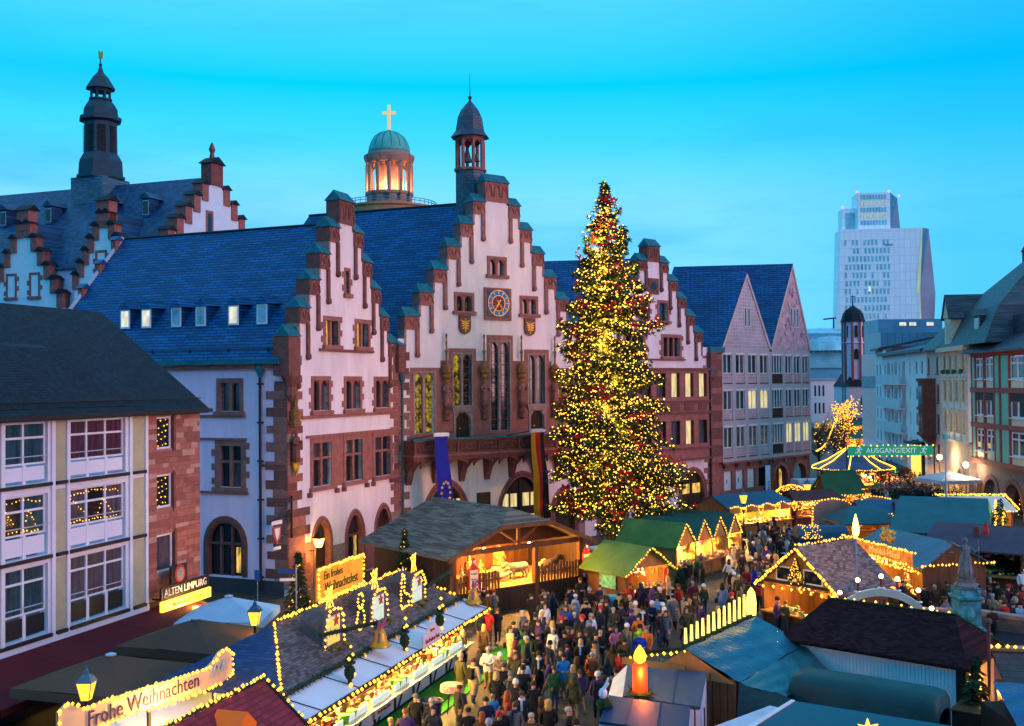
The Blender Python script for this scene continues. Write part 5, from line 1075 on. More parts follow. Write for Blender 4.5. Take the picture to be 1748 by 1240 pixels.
def stall(name, label, P, rz, w, d, ze, zr, roofm, ridge='y', wallm=wood, lights=True, group="market stalls", ov=.35, watts=150, counter=1.0, front=True, hip=0, goods_n=90, cat="stall", left_open=False, bulb_r=.055, back=True):
    o = thing(name, label, cat, (P[0], P[1], 0), rz, group); t = .1
    # frame and walls: single boards
    nb = max(3, int(w / .7))
    if back:
        for k in range(nb): bx("wall_board", wallm, o, w * k / nb + .008, w * (k + 1) / nb - .008, d - .08, d, .02, ze)
    nd = max(2, int(d / .7))
    for s in (0, 1):
        if left_open and s == 0: continue
        for k in range(nd): bx("wall_board", wallm, o, (0 if s == 0 else w - .06), (.06 if s == 0 else w), .08 + (d - .16) * k / nd + .008, .08 + (d - .16) * (k + 1) / nd - .008, .02, ze)
    for x_ in (0, w): bx("post", wallm, o, x_ - .07, x_ + .07, -.07, .07, 0, ze)
    if front and counter:
        for k in range(nb): bx("counter_board", wallm, o, w * k / nb + .008, w * (k + 1) / nb - .008, -.02, .06, .05, counter - .05)
        bx("counter_top", wood_l, o, -.05, w + .05, -.35, .5, counter - .05, counter + .03)
        goods(o, .15, w - .15, -.25, .45, counter + .08, counter + .3, goods_n // 2, .09)
        for z in (1.45, 1.95): bx("shelf", wood_l, o, .1, w - .1, d - .5, d - .1, z - .02, z + .02)
        goods(o, .2, w - .2, d - .5, d - .15, counter + .3, ze - .1, goods_n, .12)
        if goods_n > 40: goods(o, .2, w - .2, .5, .8, ze - .6, ze - .05, goods_n // 2, .07)
    if ridge == 'y':
        m = w / 2
        MB().slab([(-ov, -ov, ze - ov * (zr - ze) / m), (m, -ov, zr), (m, d + ov, zr), (-ov, d + ov, ze - ov * (zr - ze) / m)][::-1], t).obj("roof_slope", roofm, o)
        MB().slab([(m, -ov, zr), (w + ov, -ov, ze - ov * (zr - ze) / m), (w + ov, d + ov, ze - ov * (zr - ze) / m), (m, d + ov, zr)][::-1], t).obj("roof_slope", roofm, o)
        MB().prism([(0, ze), (w, ze), (m, zr - .12)], -.02, .05).obj("gable_board", wood_l, o)
        if lights: bulbs(o, [[(-ov, -ov - .06, ze - ov * (zr - ze) / m - .05), (m, -ov - .06, zr - .04), (w + ov, -ov - .06, ze - ov * (zr - ze) / m - .05)]], .17, bulb_r)
    else:
        m = d / 2; h = hip
        MB().slab([(-ov, -ov, ze - .1), (w + ov, -ov, ze - .1), (w - h, m, zr), (h, m, zr)], t).obj("roof_slope", roofm, o)
        MB().slab([(h, m, zr), (w - h, m, zr), (w + ov, d + ov, ze - .1), (-ov, d + ov, ze - .1)], t).obj("roof_slope", roofm, o)
        if h:
            MB().slab([(-ov, d + ov, ze - .1), (-ov, -ov, ze - .1), (h, m, zr)], t).obj("roof_slope", roofm, o); MB().slab([(w + ov, -ov, ze - .1), (w + ov, d + ov, ze - .1), (w - h, m, zr)], t).obj("roof_slope", roofm, o)
        else:
            for x_ in (0, w - .05): MB().add([(x_, 0, ze), (x_, d, ze), (x_, m, zr - .1), (x_ + .05, 0, ze), (x_ + .05, d, ze), (x_ + .05, m, zr - .1)], [(0, 2, 1), (3, 4, 5), (0, 3, 5, 2), (1, 2, 5, 4)]).obj("gable_board", wallm, o)
        if lights: bulbs(o, [[(-ov, -ov - .06, ze - .12), (w + ov, -ov - .06, ze - .12)]], .2, bulb_r)
    if watts:
        lamp(o, (w / 2, min(.8, d * .4), ze - .35), watts); MB().ball((w / 2, min(.8, d * .4), ze - .12), .09).obj("hanging_lamp", ball_m, o)
    return o
def lantern(P, h, label, warm=True):
    o = thing("street_lamp", label, "street lamp", (P[0], P[1], 0), 0, "lantern street lamps")
    MB().lathe([(.2, 0), (.2, .5), (.13, .6), (.09, 1.0), (.06, 1.1), (.055, h - .75), (.1, h - .7)], n=8).obj("post", dark, o)
    MB().hexa([(-.15, -.15, h - .68), (.15, -.15, h - .68), (.15, .15, h - .68), (-.15, .15, h - .68)], [(-.28, -.28, h), (.28, -.28, h), (.28, .28, h), (-.28, .28, h)]).obj("lantern_glass", lamp_m, o)
    b = MB()
    for sx in (-1, 1):
        for sy in (-1, 1): b.tube([(sx * .155, sy * .155, h - .7), (sx * .29, sy * .29, h)], .022, 4)
    b.lathe([(.46, h), (.36, h + .12), (.2, h + .28), (.12, h + .3), (.1, h + .42), (.04, h + .5), (.02, h + .62)], (0, 0, 0), 4, .785); b.obj("lantern_cap", mat("lamp_roof", (.06, .13, .19), .5), o)
    lamp(o, (0, 0, h - .35), 55, r=.25); return o

# ================================================================= nativity hut
rzN = math.atan2(.62, .78)
NV = thing("nativity_hut", "big wooden nativity hut with shingled half-hipped roof and picket fence", "hut", (-3.4, 60.0, 0), rzN)
w_, d_ = 9.6, 8.2; ze, zr = 3.75, 5.75
shg = rows("weathered_shingles", (.135, .105, .085), (math.sin(rzN), -math.cos(rzN)), .8, .05, .85, .3, .2, c2=(.20, .155, .125), gap=.45, bump=1, vscale=1.2)
ov = .7; m = w_ / 2; k_ = (zr - ze) / m; hz = zr - .75; hx = .75 / k_
MB().slab([(-ov, -ov, ze - ov * k_), (-ov, d_ + ov, ze - ov * k_), (m, d_ + ov, zr), (m, 1.0, zr), (m - hx, -ov, hz)], .14).slab([(w_ + ov, d_ + ov, ze - ov * k_), (w_ + ov, -ov, ze - ov * k_), (m + hx, -ov, hz), (m, 1.0, zr), (m, d_ + ov, zr)], .14).slab([(m - hx, -ov, hz), (m + hx, -ov, hz), (m, 1.0, zr)][::-1], .14).obj("roof", shg, NV)
b = MB(); b.hexa([(-ov, -ov - .05, ze - ov * k_ - .25), (m - hx, -ov - .05, hz - .25), (m - hx, -ov + .05, hz - .25), (-ov, -ov + .05, ze - ov * k_ - .25)], [(-ov, -ov - .05, ze - ov * k_ + .02), (m - hx, -ov - .05, hz + .02), (m - hx, -ov + .05, hz + .02), (-ov, -ov + .05, ze - ov * k_ + .02)])
b.hexa([(m + hx, -ov - .05, hz - .25), (w_ + ov, -ov - .05, ze - ov * k_ - .25), (w_ + ov, -ov + .05, ze - ov * k_ - .25), (m + hx, -ov + .05, hz - .25)], [(m + hx, -ov - .05, hz + .02), (w_ + ov, -ov - .05, ze - ov * k_ + .02), (w_ + ov, -ov + .05, ze - ov * k_ + .02), (m + hx, -ov + .05, hz + .02)])
b.box(m - hx, m + hx, -ov - .06, -ov + .06, hz - .25, hz); b.obj("barge_board", wood, NV)
b = MB(); b.box(0, w_, .0, .2, ze - .35, ze - .1); b.box(m - .1, m + .1, .05, .2, ze - .1, zr - .9); b.tube([(m, .1, ze), (m - 1.6, .1, ze + .95)], .08, 4); b.tube([(m, .1, ze), (m + 1.6, .1, ze + .95)], .08, 4); b.obj("truss", wood, NV)
for x_ in (.1, w_ - .1, m + 1.2): bx("post", wood, NV, x_ - .13, x_ + .13, -.1, .18, 0, ze)
MB().prism([(0, ze - .1), (w_, ze - .1), (m + hx, hz - .1), (m - hx, hz - .1)], .9, .98).obj("gable_wall", wood_d, NV)
for k in range(16): bx("back_board", wood, NV, w_ * k / 16 + .01, w_ * (k + 1) / 16 - .01, 5.0, 5.1, 1.3, ze + k_ * w_ * min(k, 15 - k) / 16 - .1)
for s in (0, 1):
    for k in range(10): bx("side_board", wood_d, NV, (0 if s == 0 else w_ - .08), (.08 if s == 0 else w_), .2 + k * .8 + .01, 1.0 + k * .8 - .01, .0, ze)
bx("stage_floor", mat("sandy_floor", (.40, .24, .09), .9, .3, 2, .4, 10), NV, 0, w_, 0, 5.0, 1.2, 1.35)
for k in range(12): bx("skirt_board", wood_d, NV, w_ * k / 12 + .01, w_ * (k + 1) / 12 - .01, -.06, .0, 0.02, 1.34)
# picket fences, every picket by itself
for k in range(20):
    x_ = -.2 + k * .22 if k < 16 else 0
    if k < 16: bx("picket", wood, NV, x_, x_ + .15, -.1, -.06, 1.34, 2.3 + random.uniform(-.08, .1))
for k in range(15): bx("picket", wood, NV, 6.1 + k * .24, 6.26 + k * .24, -.1, -.06, 1.34, 2.35 + random.uniform(-.08, .12))
for k in range(10): bx("picket", wood, NV, w_ - .06, w_ - .02, .1 + k * .3, .26 + k * .3, 1.34, 2.55 + random.uniform(-.08, .12))
bx("fence_rail", wood_d, NV, -.3, 3.4, -.06, -.02, 1.85, 1.95); bx("fence_rail", wood_d, NV, 6.0, w_, -.06, -.02, 1.85, 1.95)
lamp(NV, (3.2, 1.2, 3.3), 230, (1, .46, .08), .3); lamp(NV, (6.6, 1.4, 3.5), 230, (1, .46, .08), .3); lamp(NV, (4.8, 3.6, 3.4), 90, (1, .48, .12), .3)
b = MB(); [b.ball((x_, 1.3, 3.42), .1) for x_ in (3.2, 6.6)]; b.obj("spot_lamp", ball_m, NV)
def N2W(x, y): c, s = math.cos(rzN), math.sin(rzN); return (-3.4 + x * c - y * s, 60.0 + x * s + y * c)
robes = {"ochre": (.45, .22, .06), "green": (.06, .18, .07), "brown": (.22, .10, .05), "cream": (.50, .38, .2)}
for k, (x_, y_, h_, c, lab) in enumerate([(2.3, 1.6, 1.75, "ochre", "standing nativity figure in ochre robe near the fence"), (1.5, 1.2, 1.2, "cream", "kneeling nativity figure under a pale cloak"), (4.2, 3.0, 1.15, "green", "kneeling nativity figure in green veil behind the manger"), (5.5, 2.9, 1.9, "brown", "tall nativity shepherd in brown robe with ochre mantle"), (3.0, .9, 1.0, "green", "small kneeling nativity figure at the picket fence")]):
    q = N2W(x_, y_); f = figure(None, 0, 0, 0, h_, mat("robe_" + c, robes[c], .85, .3, 5), "nativity_figure", crown=False); f.location = (q[0], q[1], 1.35); f.rotation_euler = (0, 0, rzN + random.uniform(-.6, .6)); tag(f, lab, "figure", "nativity figures")
    if k in (0, 3): MB().lathe([(.34 * h_ / 1.8, .75), (.33 * h_ / 1.8, 1.2 * h_ / 1.8), (.27 * h_ / 1.8, 1.42 * h_ / 1.8), (.12 * h_ / 1.8, 1.5 * h_ / 1.8)], n=9, sy=.7).obj("mantle", mat("robe_ochre", (.45, .22, .06)), f)
def animal(P, rz, z, L_, hgt, m_, label, name="sheep", horns=False, woolly=True):
    o = thing(name, label, "animal figure", (P[0], P[1], z), rz, "nativity animals"); b = MB(); r = hgt * .26; hz = hgt * .62
    b.tube([(-L_ * .5, 0, hz + r * .1), (-L_ * .38, 0, hz), (0, 0, hz - r * .1), (L_ * .3, 0, hz + r * .05), (L_ * .45, 0, hz + r * .3), (L_ * .62, 0, hz + r * (.9 if horns else 1.2)), (L_ * .72, 0, hz + r * (.7 if horns else 1.2)), (L_ * .86, 0, hz + r * .35)], [r * .4, r * .95, r * 1.05, r, r * .75, r * .5, r * .48, r * .25], 9)
    for sx, sy in ((-.34, -1), (-.34, 1), (.28, -1), (.28, 1)):
        bk = -.04 * L_ if sx < 0 else .0
        b.tube([(sx * L_, sy * r * .55, hz - r * .3), (sx * L_ - bk, sy * r * .6, hgt * .34), (sx * L_ + bk * 1.3, sy * r * .6, hgt * .18), (sx * L_, sy * r * .6, 0)], [r * .42, r * .26, r * .2, r * .18], 6)
    for s in (-1, 1): b.tube([(L_ * .66, s * r * .35, hz + r * 1.2), (L_ * .62, s * r * .75, hz + r * 1.15)], [r * .16, r * .05], 5)
    b.tube([(-L_ * .5, 0, hz + r * .3), (-L_ * .56, 0, hz - r), (-L_ * .55, 0, hz - r * 1.6)], [r * .14, r * .1, r * .06], 5)
    b.obj("body", m_, o, smooth=True)
    if horns:
        h = MB(); [h.tube([(L_ * .68, s * r * .35, hz + r * 1.1), (L_ * .72, s * r * .9, hz + r * 1.3), (L_ * .78, s * r * .95, hz + r * 1.7)], [r * .13, r * .1, r * .03], 5) for s in (-1, 1)]; h.obj("horn", cream, o)
    return o
wool = mat("wool", (.48, .38, .22), .95, .2, 8, .6, 30); hide = mat("grey_hide", (.20, .17, .15), .9, .2, 4)
animal(N2W(6.0, 1.7), rzN + math.pi, 1.35, 1.5, 1.1, hide, "grey ox standing in the nativity hut beside the fence", "cattle", True)
animal(N2W(4.9, 2.2), rzN - 1.2, 1.35, .95, .85, wool, "cream sheep standing near the manger"); animal(N2W(4.6, 1.4), rzN - .5, 1.35, .7, .6, wool, "small sheep lying low before the manger")
animal(N2W(7.5, 1.6), rzN + .3, 1.35, 1.0, .9, wool, "pale sheep behind the picket fence"); animal(N2W(8.4, 1.5), rzN + .2, 1.35, 1.2, 1.1, mat("dark_hide", (.05, .035, .03), .9), "dark donkey behind the picket fence", "donkey")
q = N2W(3.9, 1.8); mg = thing("manger", "slatted wooden manger filled with straw", "manger", (q[0], q[1], 1.35), rzN)
for k in range(6):
    for s in (-1, 1): MB().hexa([(-.5 + k * .18, s * .1 - .015, .3), (-.38 + k * .18, s * .1 - .015, .3), (-.38 + k * .18, s * .1 + .015, .3), (-.5 + k * .18, s * .1 + .015, .3)], [(-.55 + k * .2, s * .4 - .015, .65), (-.43 + k * .2, s * .4 - .015, .65), (-.43 + k * .2, s * .4 + .015, .65), (-.55 + k * .2, s * .4 + .015, .65)]).obj("slat", wood_l, mg)
for x_ in (-.4, .45): MB().tube([(x_, -.3, 0), (x_, .25, .5)], .035, 4).tube([(x_, .3, 0), (x_, -.25, .5)], .035, 4).obj("leg", wood_l, mg)
MB().ball((0, 0, .5), .42, 8, 5, .35).obj("straw", mat("straw", (.6, .4, .1), .9, .3, 10), mg)
for x_, y_, lab in ((1.2, -.35, "red santa notice board at the near end of the nativity fence"), (9.75, -.3, "red santa notice board at the far end of the nativity hut")):
    q = N2W(x_, y_); s = thing("santa_notice", lab, "notice board", (q[0], q[1], 0), rzN, "santa notice boards")
    bx("board", mat("notice_red", (.5, .03, .02), .6), s, -.35, .35, -.05, .0, 1.55, 2.75); bx("paper", mat("notice_paper", (.7, .55, .4), .8), s, -.27, .27, -.07, -.05, 1.65, 2.65); bx("post", wood_d, s, -.05, .05, 0, .08, 0, 1.6)
    MB().lathe([(.24, 2.7), (.22, 2.9), (.14, 3.05), (.1, 3.1), (.11, 3.2), (.07, 3.28), (.02, 3.4)], (0, -.03, 0), 9, sy=.4).obj("santa_figure", mat("santa_red", (.5, .03, .03), .7), s); MB().ball((0, -.1, 3.1), .08, 7, 4, 1.3).obj("beard", white, s); text(s, "Krippe", .16, (0, -.075, 2.45), dark)
    text(s, "bitte nicht\nfüttern", .1, (0, -.075, 2.1), dark)

# ================================================================= the long stall with the Christmas sign
rzS = math.atan2(.954, .30)
S1 = thing("sausage_stall", "long slate-roofed stall with lit dormers, bells and white awning", "stall", (-7.2, 33.4, 0), rzS)
sh_s = rows("grey_shingles", (.085, .066, .070), udir(rzS), .22, .055, .7, .35, .3, c2=(.125, .10, .10), gap=.45, bump=1)
sh_sky = rows("skylit_shingles", (.006, .035, .13), (.95, -.3), .22, .055, .6, .3, .3, c2=(.014, .05, .15), gap=.5)  # same shingles with blue skylight painted in, for the shaded hip end
LS = 15.8; zr = 4.75; ze = 3.5; ry = 2.3
MB().slab([(0, 0, ze), (LS, 0, ze), (LS - 1.5, ry, zr), (3.6, ry, zr)], .1).slab([(3.6, ry, zr), (LS - 1.5, ry, zr), (LS, 4.6, ze), (0, 4.6, ze)], .1).slab([(LS, 0, ze), (LS, 4.6, ze), (LS - 1.5, ry, zr)], .1).obj("roof", sh_s, S1)
MB().slab([(0, 4.6, ze), (0, 0, ze), (3.6, ry, zr)], .1).obj("hip_end", sh_sky, S1)
bulbs(S1, [[(.25, .1, ze + .12), (3.6, ry - .05, zr + .1), (LS - 1.5, ry - .05, zr + .1), (LS - .1, 0.1, ze + .15)]], .19, .06)
MB().slab([(-1.2, 0, ze - .08), (LS + .4, 0, ze - .08), (LS + .4, -1.25, 3.02), (-1.2, -1.25, 3.02)], .06).obj("awning", mat("white_awning", (.68, .66, .70), .6, .08, .6), S1)
for k in range(7): MB().tube([(k * 2.6, .0, ze - .05), (k * 2.6 + .35, -1.25, 3.05)], .018, 4).obj("awning_wire", dark, S1)
bx("awning_fascia", wood_d, S1, -1.2, LS + .4, -1.3, -1.25, 2.85, 3.05); bulbs(S1, [[(-1.2, -1.34, 2.98), (LS + .4, -1.34, 2.98)]], .24, .065)
garland(S1, [(-.4, -.12, ze - .02), (LS + .2, -.12, ze - .02)], .12)
for k in range(22): bx("back_board", wood, S1, LS * k / 22 + .01, LS * (k + 1) / 22 - .01, 4.1, 4.2, 0, ze)
# counter with half-timbered skirt
for k in range(9):
    x0 = .6 + k * 1.9; bx("skirt_panel", white, S1, x0 + .08, x0 + 1.82, .62, .68, .1, .98); bx("timber_post", black, S1, x0 - .08, x0 + .08, .58, .7, .02, 1.0)
    MB().tube([(x0 + .25, .6, .1), (x0 + 1.1, .6, 1.0)], .045, 4).obj("timber_brace", black, S1)
bx("base_board", black, S1, .5, 17.7, .56, .66, .0, .12); bx("counter_top", mat("lit_counter", (.6, .45, .2), .5, .1), S1, .4, 17.8, .2, 1.2, 1.0, 1.08); bx("serving_shelf", mat("steel_counter", (.5, .5, .45), .3, .1, metal=.5), S1, .4, 17.6, -.1, .2, 1.05, 1.12)
for k in range(8): bx("menu_strip", mat("menu_strip", (.5, .65, .6), .5, .4, 3, emit=(.9, 1, .8), es=.5), S1, 1.0 + k * 2.0, 2.6 + k * 2.0, .14, .18, 1.14, 1.38)
bx("glass_screen", mat("yellow_glass", (.5, .4, .1), .1, .3), S1, .5, 17.5, .9, .93, 1.1, 1.5)
goods(S1, .7, 17.2, .35, 1.1, 1.15, 1.5, 150, .11); goods(S1, .7, 17.2, 3.2, 4.0, 1.2, 2.6, 110, .15)
for k in range(6): lamp(S1, (1.5 + k * 3.0, 1.2, 2.75), 150, (1, .62, .14), .2)
b = MB(); [b.ball((1.5 + k * 3.0, 1.2, 2.95), .1) for k in range(6)]; b.obj("hanging_lamp", ball_m, S1)
for x_ in (5.0, 9.6, 14.2):
    for k in range(2): MB().lathe([(.16, 0), (.2, .3), (.19, .32)], (x_ + k * .6, .3, 1.12), 8).obj("green_bucket", mat("lime_bucket", (.12, .5, .04), .5), S1)
# dormers with lit arches, boxes of red flowers, light figures
for k, x_ in enumerate((5.0, 8.8, 12.7)):
    y0 = .75; z0 = ze + (zr - ze) * y0 / ry
    d = MB().prism([(x_ - .75, z0 - .2), (x_ - .62, z0 + .85), (x_ - .3, z0 + 1.15), (x_ + .3, z0 + 1.15), (x_ + .62, z0 + .85), (x_ + .75, z0 - .2)], y0, y0 + .9).obj("dormer", mat('dormer_shingle', (.10, .08, .08), .8, .3, 5, .5, 14), S1)
    bx("window_frame", white, d, x_ - .5, x_ + .5, y0 - .05, y0 - .01, z0 - .05, z0 + .95)
    for i in range(4):
        for j in range(2): bx("pane", mat("mint_pane", (.5, .65, .5), .4, .1, emit=(.75, .95, .65), es=.45) if k else mat("yellow_pane", (.6, .5, .1), .4, .1, emit=(1, .75, .15), es=.6), d, x_ - .46 + i * .235, x_ - .25 + i * .235, y0 - .065, y0 - .045, z0 + .0 + j * .47, z0 + .43 + j * .47)
    bulbs(S1, [[(x_ - .78, y0 - .12, z0 - .25), (x_ - .66, y0 - .12, z0 + .85), (x_ - .32, y0 - .12, z0 + 1.2), (x_ + .32, y0 - .12, z0 + 1.2), (x_ + .66, y0 - .12, z0 + .85), (x_ + .78, y0 - .12, z0 - .25)]], .15, .055)
    st = []
    for i in range(10): an = math.pi / 2 + i * math.pi / 5; r_ = .22 if i % 2 == 0 else .09; st.append((x_ + .12 + r_ * math.cos(an), z0 + .78 + r_ * math.sin(an)))
    MB().prism(st, y0 - .12, y0 - .08).obj("red_star", mat("star_red", (.6, .06, .03), .6), d)
    fl = MB()
    for i in range(46): fl.bulb((x_ + random.uniform(-.7, .7), y0 - .25 + random.uniform(-.15, .1), z0 - .2 + random.uniform(-.15, .2)), random.uniform(.05, .11))
    fl.obj("poinsettia_box", mat("poinsettia", (.42, .012, .012), .7, .6, 7, c2=(.10, .16, .03)), d)
    g = MB(); ax_ = x_ - .15; bz = z0 + 1.2; Y_ = y0 + .15
    for dx in (0, .2): g.tube([(ax_ + dx, Y_, bz), (ax_ + .1 + dx, Y_, bz + .35), (ax_ + .02 + dx, Y_, bz + .55), (ax_ + .14 + dx, Y_, bz + .72), (ax_ + .24 + dx, Y_, bz + .55), (ax_ + .18 + dx, Y_, bz + .3), (ax_ + .34 + dx, Y_, bz)], .022, 5)
    g.tube([(ax_ - .1, Y_, bz + .65), (ax_ + .1, Y_, bz + .42), (ax_ + .35, Y_, bz + .5), (ax_ + .48, Y_, bz + .75)], .022, 5); g.obj("light_figure", tube_m, S1)
for x_, shape in ((6.9, [(0, 0), (-.3, .15), (-.32, .5), (-.1, .75), (-.25, 1.0), (-.12, 1.3), (.12, 1.3), (.25, 1.0), (.1, .75), (.32, .5), (.3, .15), (0, 0)]), (10.75, [(0, 0), (-.12, .25), (-.05, 1.0), (.05, 1.35), (.25, 1.3), (.25, .55), (.75, .4), (.7, .05), (0, 0)])):
    y0 = .7; z0 = ze + (zr - ze) * y0 / ry; bulbs(S1, [[(x_ + a, y0 - .15, z0 + .1 + c) for a, c in shape]], .12, .05)
# bells, garland arm, little bears with bulbs
bell_p = [(.02, 0), (.14, -.05), (.2, -.2), (.25, -.42), (.36, -.62), (.42, -.7), (.38, -.71)]
def bell(root, x, y, z, s): 
    o = MB().lathe([(r * s, q * s) for r, q in bell_p], (x, y, z), 12).ball((x, y, z - .74 * s), .07 * s, 6, 4).obj("bell", mat("bell_gold", (.75, .36, .03), .3, .15, 4, metal=.4), root, smooth=True)
    rb = MB()
    for sd in (-1, 1): rb.tube([(x, y, z + .05 * s), (x + sd * .3 * s, y - .1, z + .3 * s), (x + sd * .42 * s, y - .1, z + .1 * s), (x, y, z)], .05 * s, 5); rb.tube([(x, y, z), (x + sd * .35 * s, y - .08, z - .45 * s)], .05 * s, 5)
    rb.obj("ribbon", mat("pink_ribbon", (.40, .07, .14), .6), o); return o
bell(S1, 6.2, -.55, 4.25, .95); bell(S1, 15.8, -.7, 3.95, .95)
garland(S1, [(3.6, .5, 4.5), (6.3, -.5, 4.45)], .14); garland(S1, [(13.5, .6, 4.35), (16.2, .5, 4.6)], .14)
for x_ in (4.4, 5.6, 7.2, 8.4, 10.2, 11.8, 13.6, 14.8): o = MB().lathe([(r * .42, q * .42) for r, q in bell_p], (x_, -.2, ze - .02), 10).obj("small_bell", MATS["bell_gold"], S1)
for x_ in (3.0, 7.6, 11.2):
    b = MB(); b.tube([(x_, -.9, 3.05), (x_, -.9, 4.0)], .07, 6); b.ball((x_, -.9, 3.5), .2, 7, 5, 1.3); b.ball((x_, -.9, 3.95), .15); b.tube([(x_ - .35, -.9, 3.8), (x_ + .35, -.9, 3.75)], .06, 5); b.obj("fir_bear", garl_m, S1)
    bulbs(S1, [[(x_ - .3, -1.0, 4.05), (x_ + .3, -1.0, 4.05)], [(x_ - .22, -1.05, 3.2), (x_ + .24, -1.05, 3.75)], [(x_, -.95, 4.35), (x_, -.95, 4.36)]], .28, .06)
sb = MB().prism([(8.2, 3.05), (10.0, 3.05), (10.0, 3.55), (9.7, 3.6), (9.4, 3.85), (8.8, 3.85), (8.5, 3.6), (8.2, 3.55)], -1.4, -1.36).obj("menu_sign", mat("cream_sign", (.7, .6, .58), .7), S1); text(sb, "Ein frohes Fest", .24, (9.1, -1.42, 3.28), mat("sign_red", (.45, .03, .05))); text(sb, "Bei uns", .15, (9.1, -1.42, 3.62), MATS["sign_red"])
s2 = bx("menu_sign", MATS["cream_sign"], S1, 8.0, 9.6, .5, .55, .35, .75); text(S1, "Ein frohes Fest", .2, (8.8, .48, .55), MATS["sign_red"])
# sign above the ridge
zs = 4.85
sg1 = thing("festive_sign", "orange lit board reading Ein frohes Weihnachtsfest above the long stall", "sign", (-7.2, 33.4, 0), rzS)
b0, b1 = 7.0, 10.9
bx("board", mat("orange_board", (.65, .20, .02), .6, .35, 1.2, emit=(1, .35, .02), es=.5, c2=(.75, .32, .03)), sg1, b0, b1, ry + .05, ry + .12, zs + .05, zs + 1.2)
text(sg1, "Ein frohes", .44, ((b0 + b1) / 2 - .7, ry + .03, zs + .9), mat("sign_green", (.05, .10, .02)), sx=.9); text(sg1, "Weihnachtsfest", .56, ((b0 + b1) / 2, ry + .03, zs + .42), MATS["sign_green"], sx=.82)
bx("sign_frame", wood_l, sg1, b0 - .06, b1 + .06, ry + .12, ry + .18, zs, zs + 1.25); bulbs(sg1, [[(b0, ry, zs + .05), (b1, ry, zs + .05), (b1, ry, zs + 1.22), (b0, ry, zs + 1.22), (b0, ry, zs + .05)]], .13, .055)
for x_ in (b0 + .5, b1 - .5): bx("bracket", dark, sg1, x_ - .03, x_ + .03, ry + .1, ry + .16, zr, zs + .3)
# green carpet on the ground in front
cp = thing("green_carpet", "bright green artificial turf strip with a raised step before the long stall", "carpet", (-7.2, 33.4, 0), rzS)
turf = mat("green_turf", (.03, .26, .015), .95, .3, 8, .6, 60)
bx("turf_strip", turf, cp, 4.0, 16.6, -.75, .5, .004, .1); bx("step", turf, cp, 10.2, 16.2, -1.3, -.76, .004, .06); bx("step", turf, cp, 18.2, 20.0, -1.5, -.4, .05, .38)

# ================================================================= lower left: red hut, banner sign, parasols
rz2 = math.atan2(.95, .31)
rh = thing("red_roof_hut", "small hut with red shingled roof outlined in bulbs and an orange dormer", "hut", (-9.1, 27.6, 0), rz2)
rsh = rows("red_shingles", (.20, .018, .030), udir(rz2), .3, .12, .75, .3, .3, gap=.55)
MB().slab([(-3, -1.5, 2.9), (5.2, -1.5, 2.9), (5.2, 0, 4.2), (-3, 0, 4.2)], .1).slab([(-3, 0, 4.2), (5.2, 0, 4.2), (5.2, 1.5, 2.9), (-3, 1.5, 2.9)], .1).obj("roof", rsh, rh)
bulbs(rh, [[(-3, 0, 4.32), (5.25, 0, 4.32), (5.28, -1.5, 3.0)], ], .16, .055); garland(rh, [(-3, .05, 4.24), (5.2, .05, 4.24), (5.25, -1.45, 2.98)], .1)
bx("wall", wood_d, rh, -3, 5, -1.2, 1.2, 0, 2.9); dm = MB().prism([(2.0, 3.35), (2.9, 3.35), (2.9, 3.75), (2.45, 4.15), (2.0, 3.75)], -1.15, -.2).obj("orange_dormer", mat("orange_paint", (.6, .10, .01), .6, .1, emit=(1, .18, .0), es=.25), rh)
fs = thing("banner_sign", "long wavy lit banner reading Frohe Weihnachten over the corner stall", "sign", (-12.0, 28.6, .3), math.atan2(.905, .425))
LF = 6.9; n = 24; top = []; bot = []
for i in range(n + 1):
    t_ = i / n; x_ = LF * t_; bump_ = .32 * math.exp(-((t_ - .04) / .05) ** 2) + .42 * math.exp(-((t_ - .94) / .06) ** 2)
    top.append((x_, 4.0 + bump_ + .05 * math.sin(t_ * 6))); bot.append((x_, 3.35 + .06 * math.sin(t_ * 6) + (.25 if i in (0, n) else 0)))
MB().ring(bot, top, -.03, .05).obj("board", mat("banner_cream", (.62, .45, .28), .7, .15, 1.5), fs)
bulbs(fs, [[(x_, -.08, z) for x_, z in top], [(x_, -.08, z) for x_, z in bot], [(0, -.08, 3.6), (0, -.08, 4.2)], [(LF, -.08, 3.6), (LF, -.08, 4.2)]], .14, .055)
text(fs, "Frohe Weihnachten", .62, (LF * .46, -.05, 3.68), mat("violet_letter", (.045, .02, .10)), sx=.88)
b = MB(); b.tube([(5.9, -.05, 3.6), (6.1, -.06, 4.0), (6.3, -.06, 3.7), (6.5, -.06, 4.05)], .05, 5); b.obj("angel_painting", mat("angel_blue", (.2, .3, .45)), fs)
for x_ in (.6, 3.4, 6.2): bx("post", dark, fs, x_ - .05, x_ + .05, .06, .14, 0, 3.9)
lamp(fs, (3.4, -.7, 3.3), 60)
ct = thing("canvas_stall", "white canvas roofed stall under the banner sign", "stall", (-12.6, 30.6, 0), math.atan2(.905, .425)); MB().slab([(-2, -1.4, 2.75), (7.5, -1.4, 2.75), (7.5, .9, 3.2), (-2, .9, 3.2)], .06).obj("canvas_roof", MATS["white_awning"], ct); bx("counter", wood, ct, -2, 7, -1.0, -.5, 0, 1.0); [bx("post", wood_d, ct, x_, x_ + .1, -1.2, -1.1, 0, 2.75) for x_ in (-1.5, 2, 5.8, 7)]
taupe = mat("taupe_canvas", (.11, .058, .038), .9, .15, .7); blue_c = mat("pale_blue_canvas", (.38, .55, .72), .85, .1, .8)
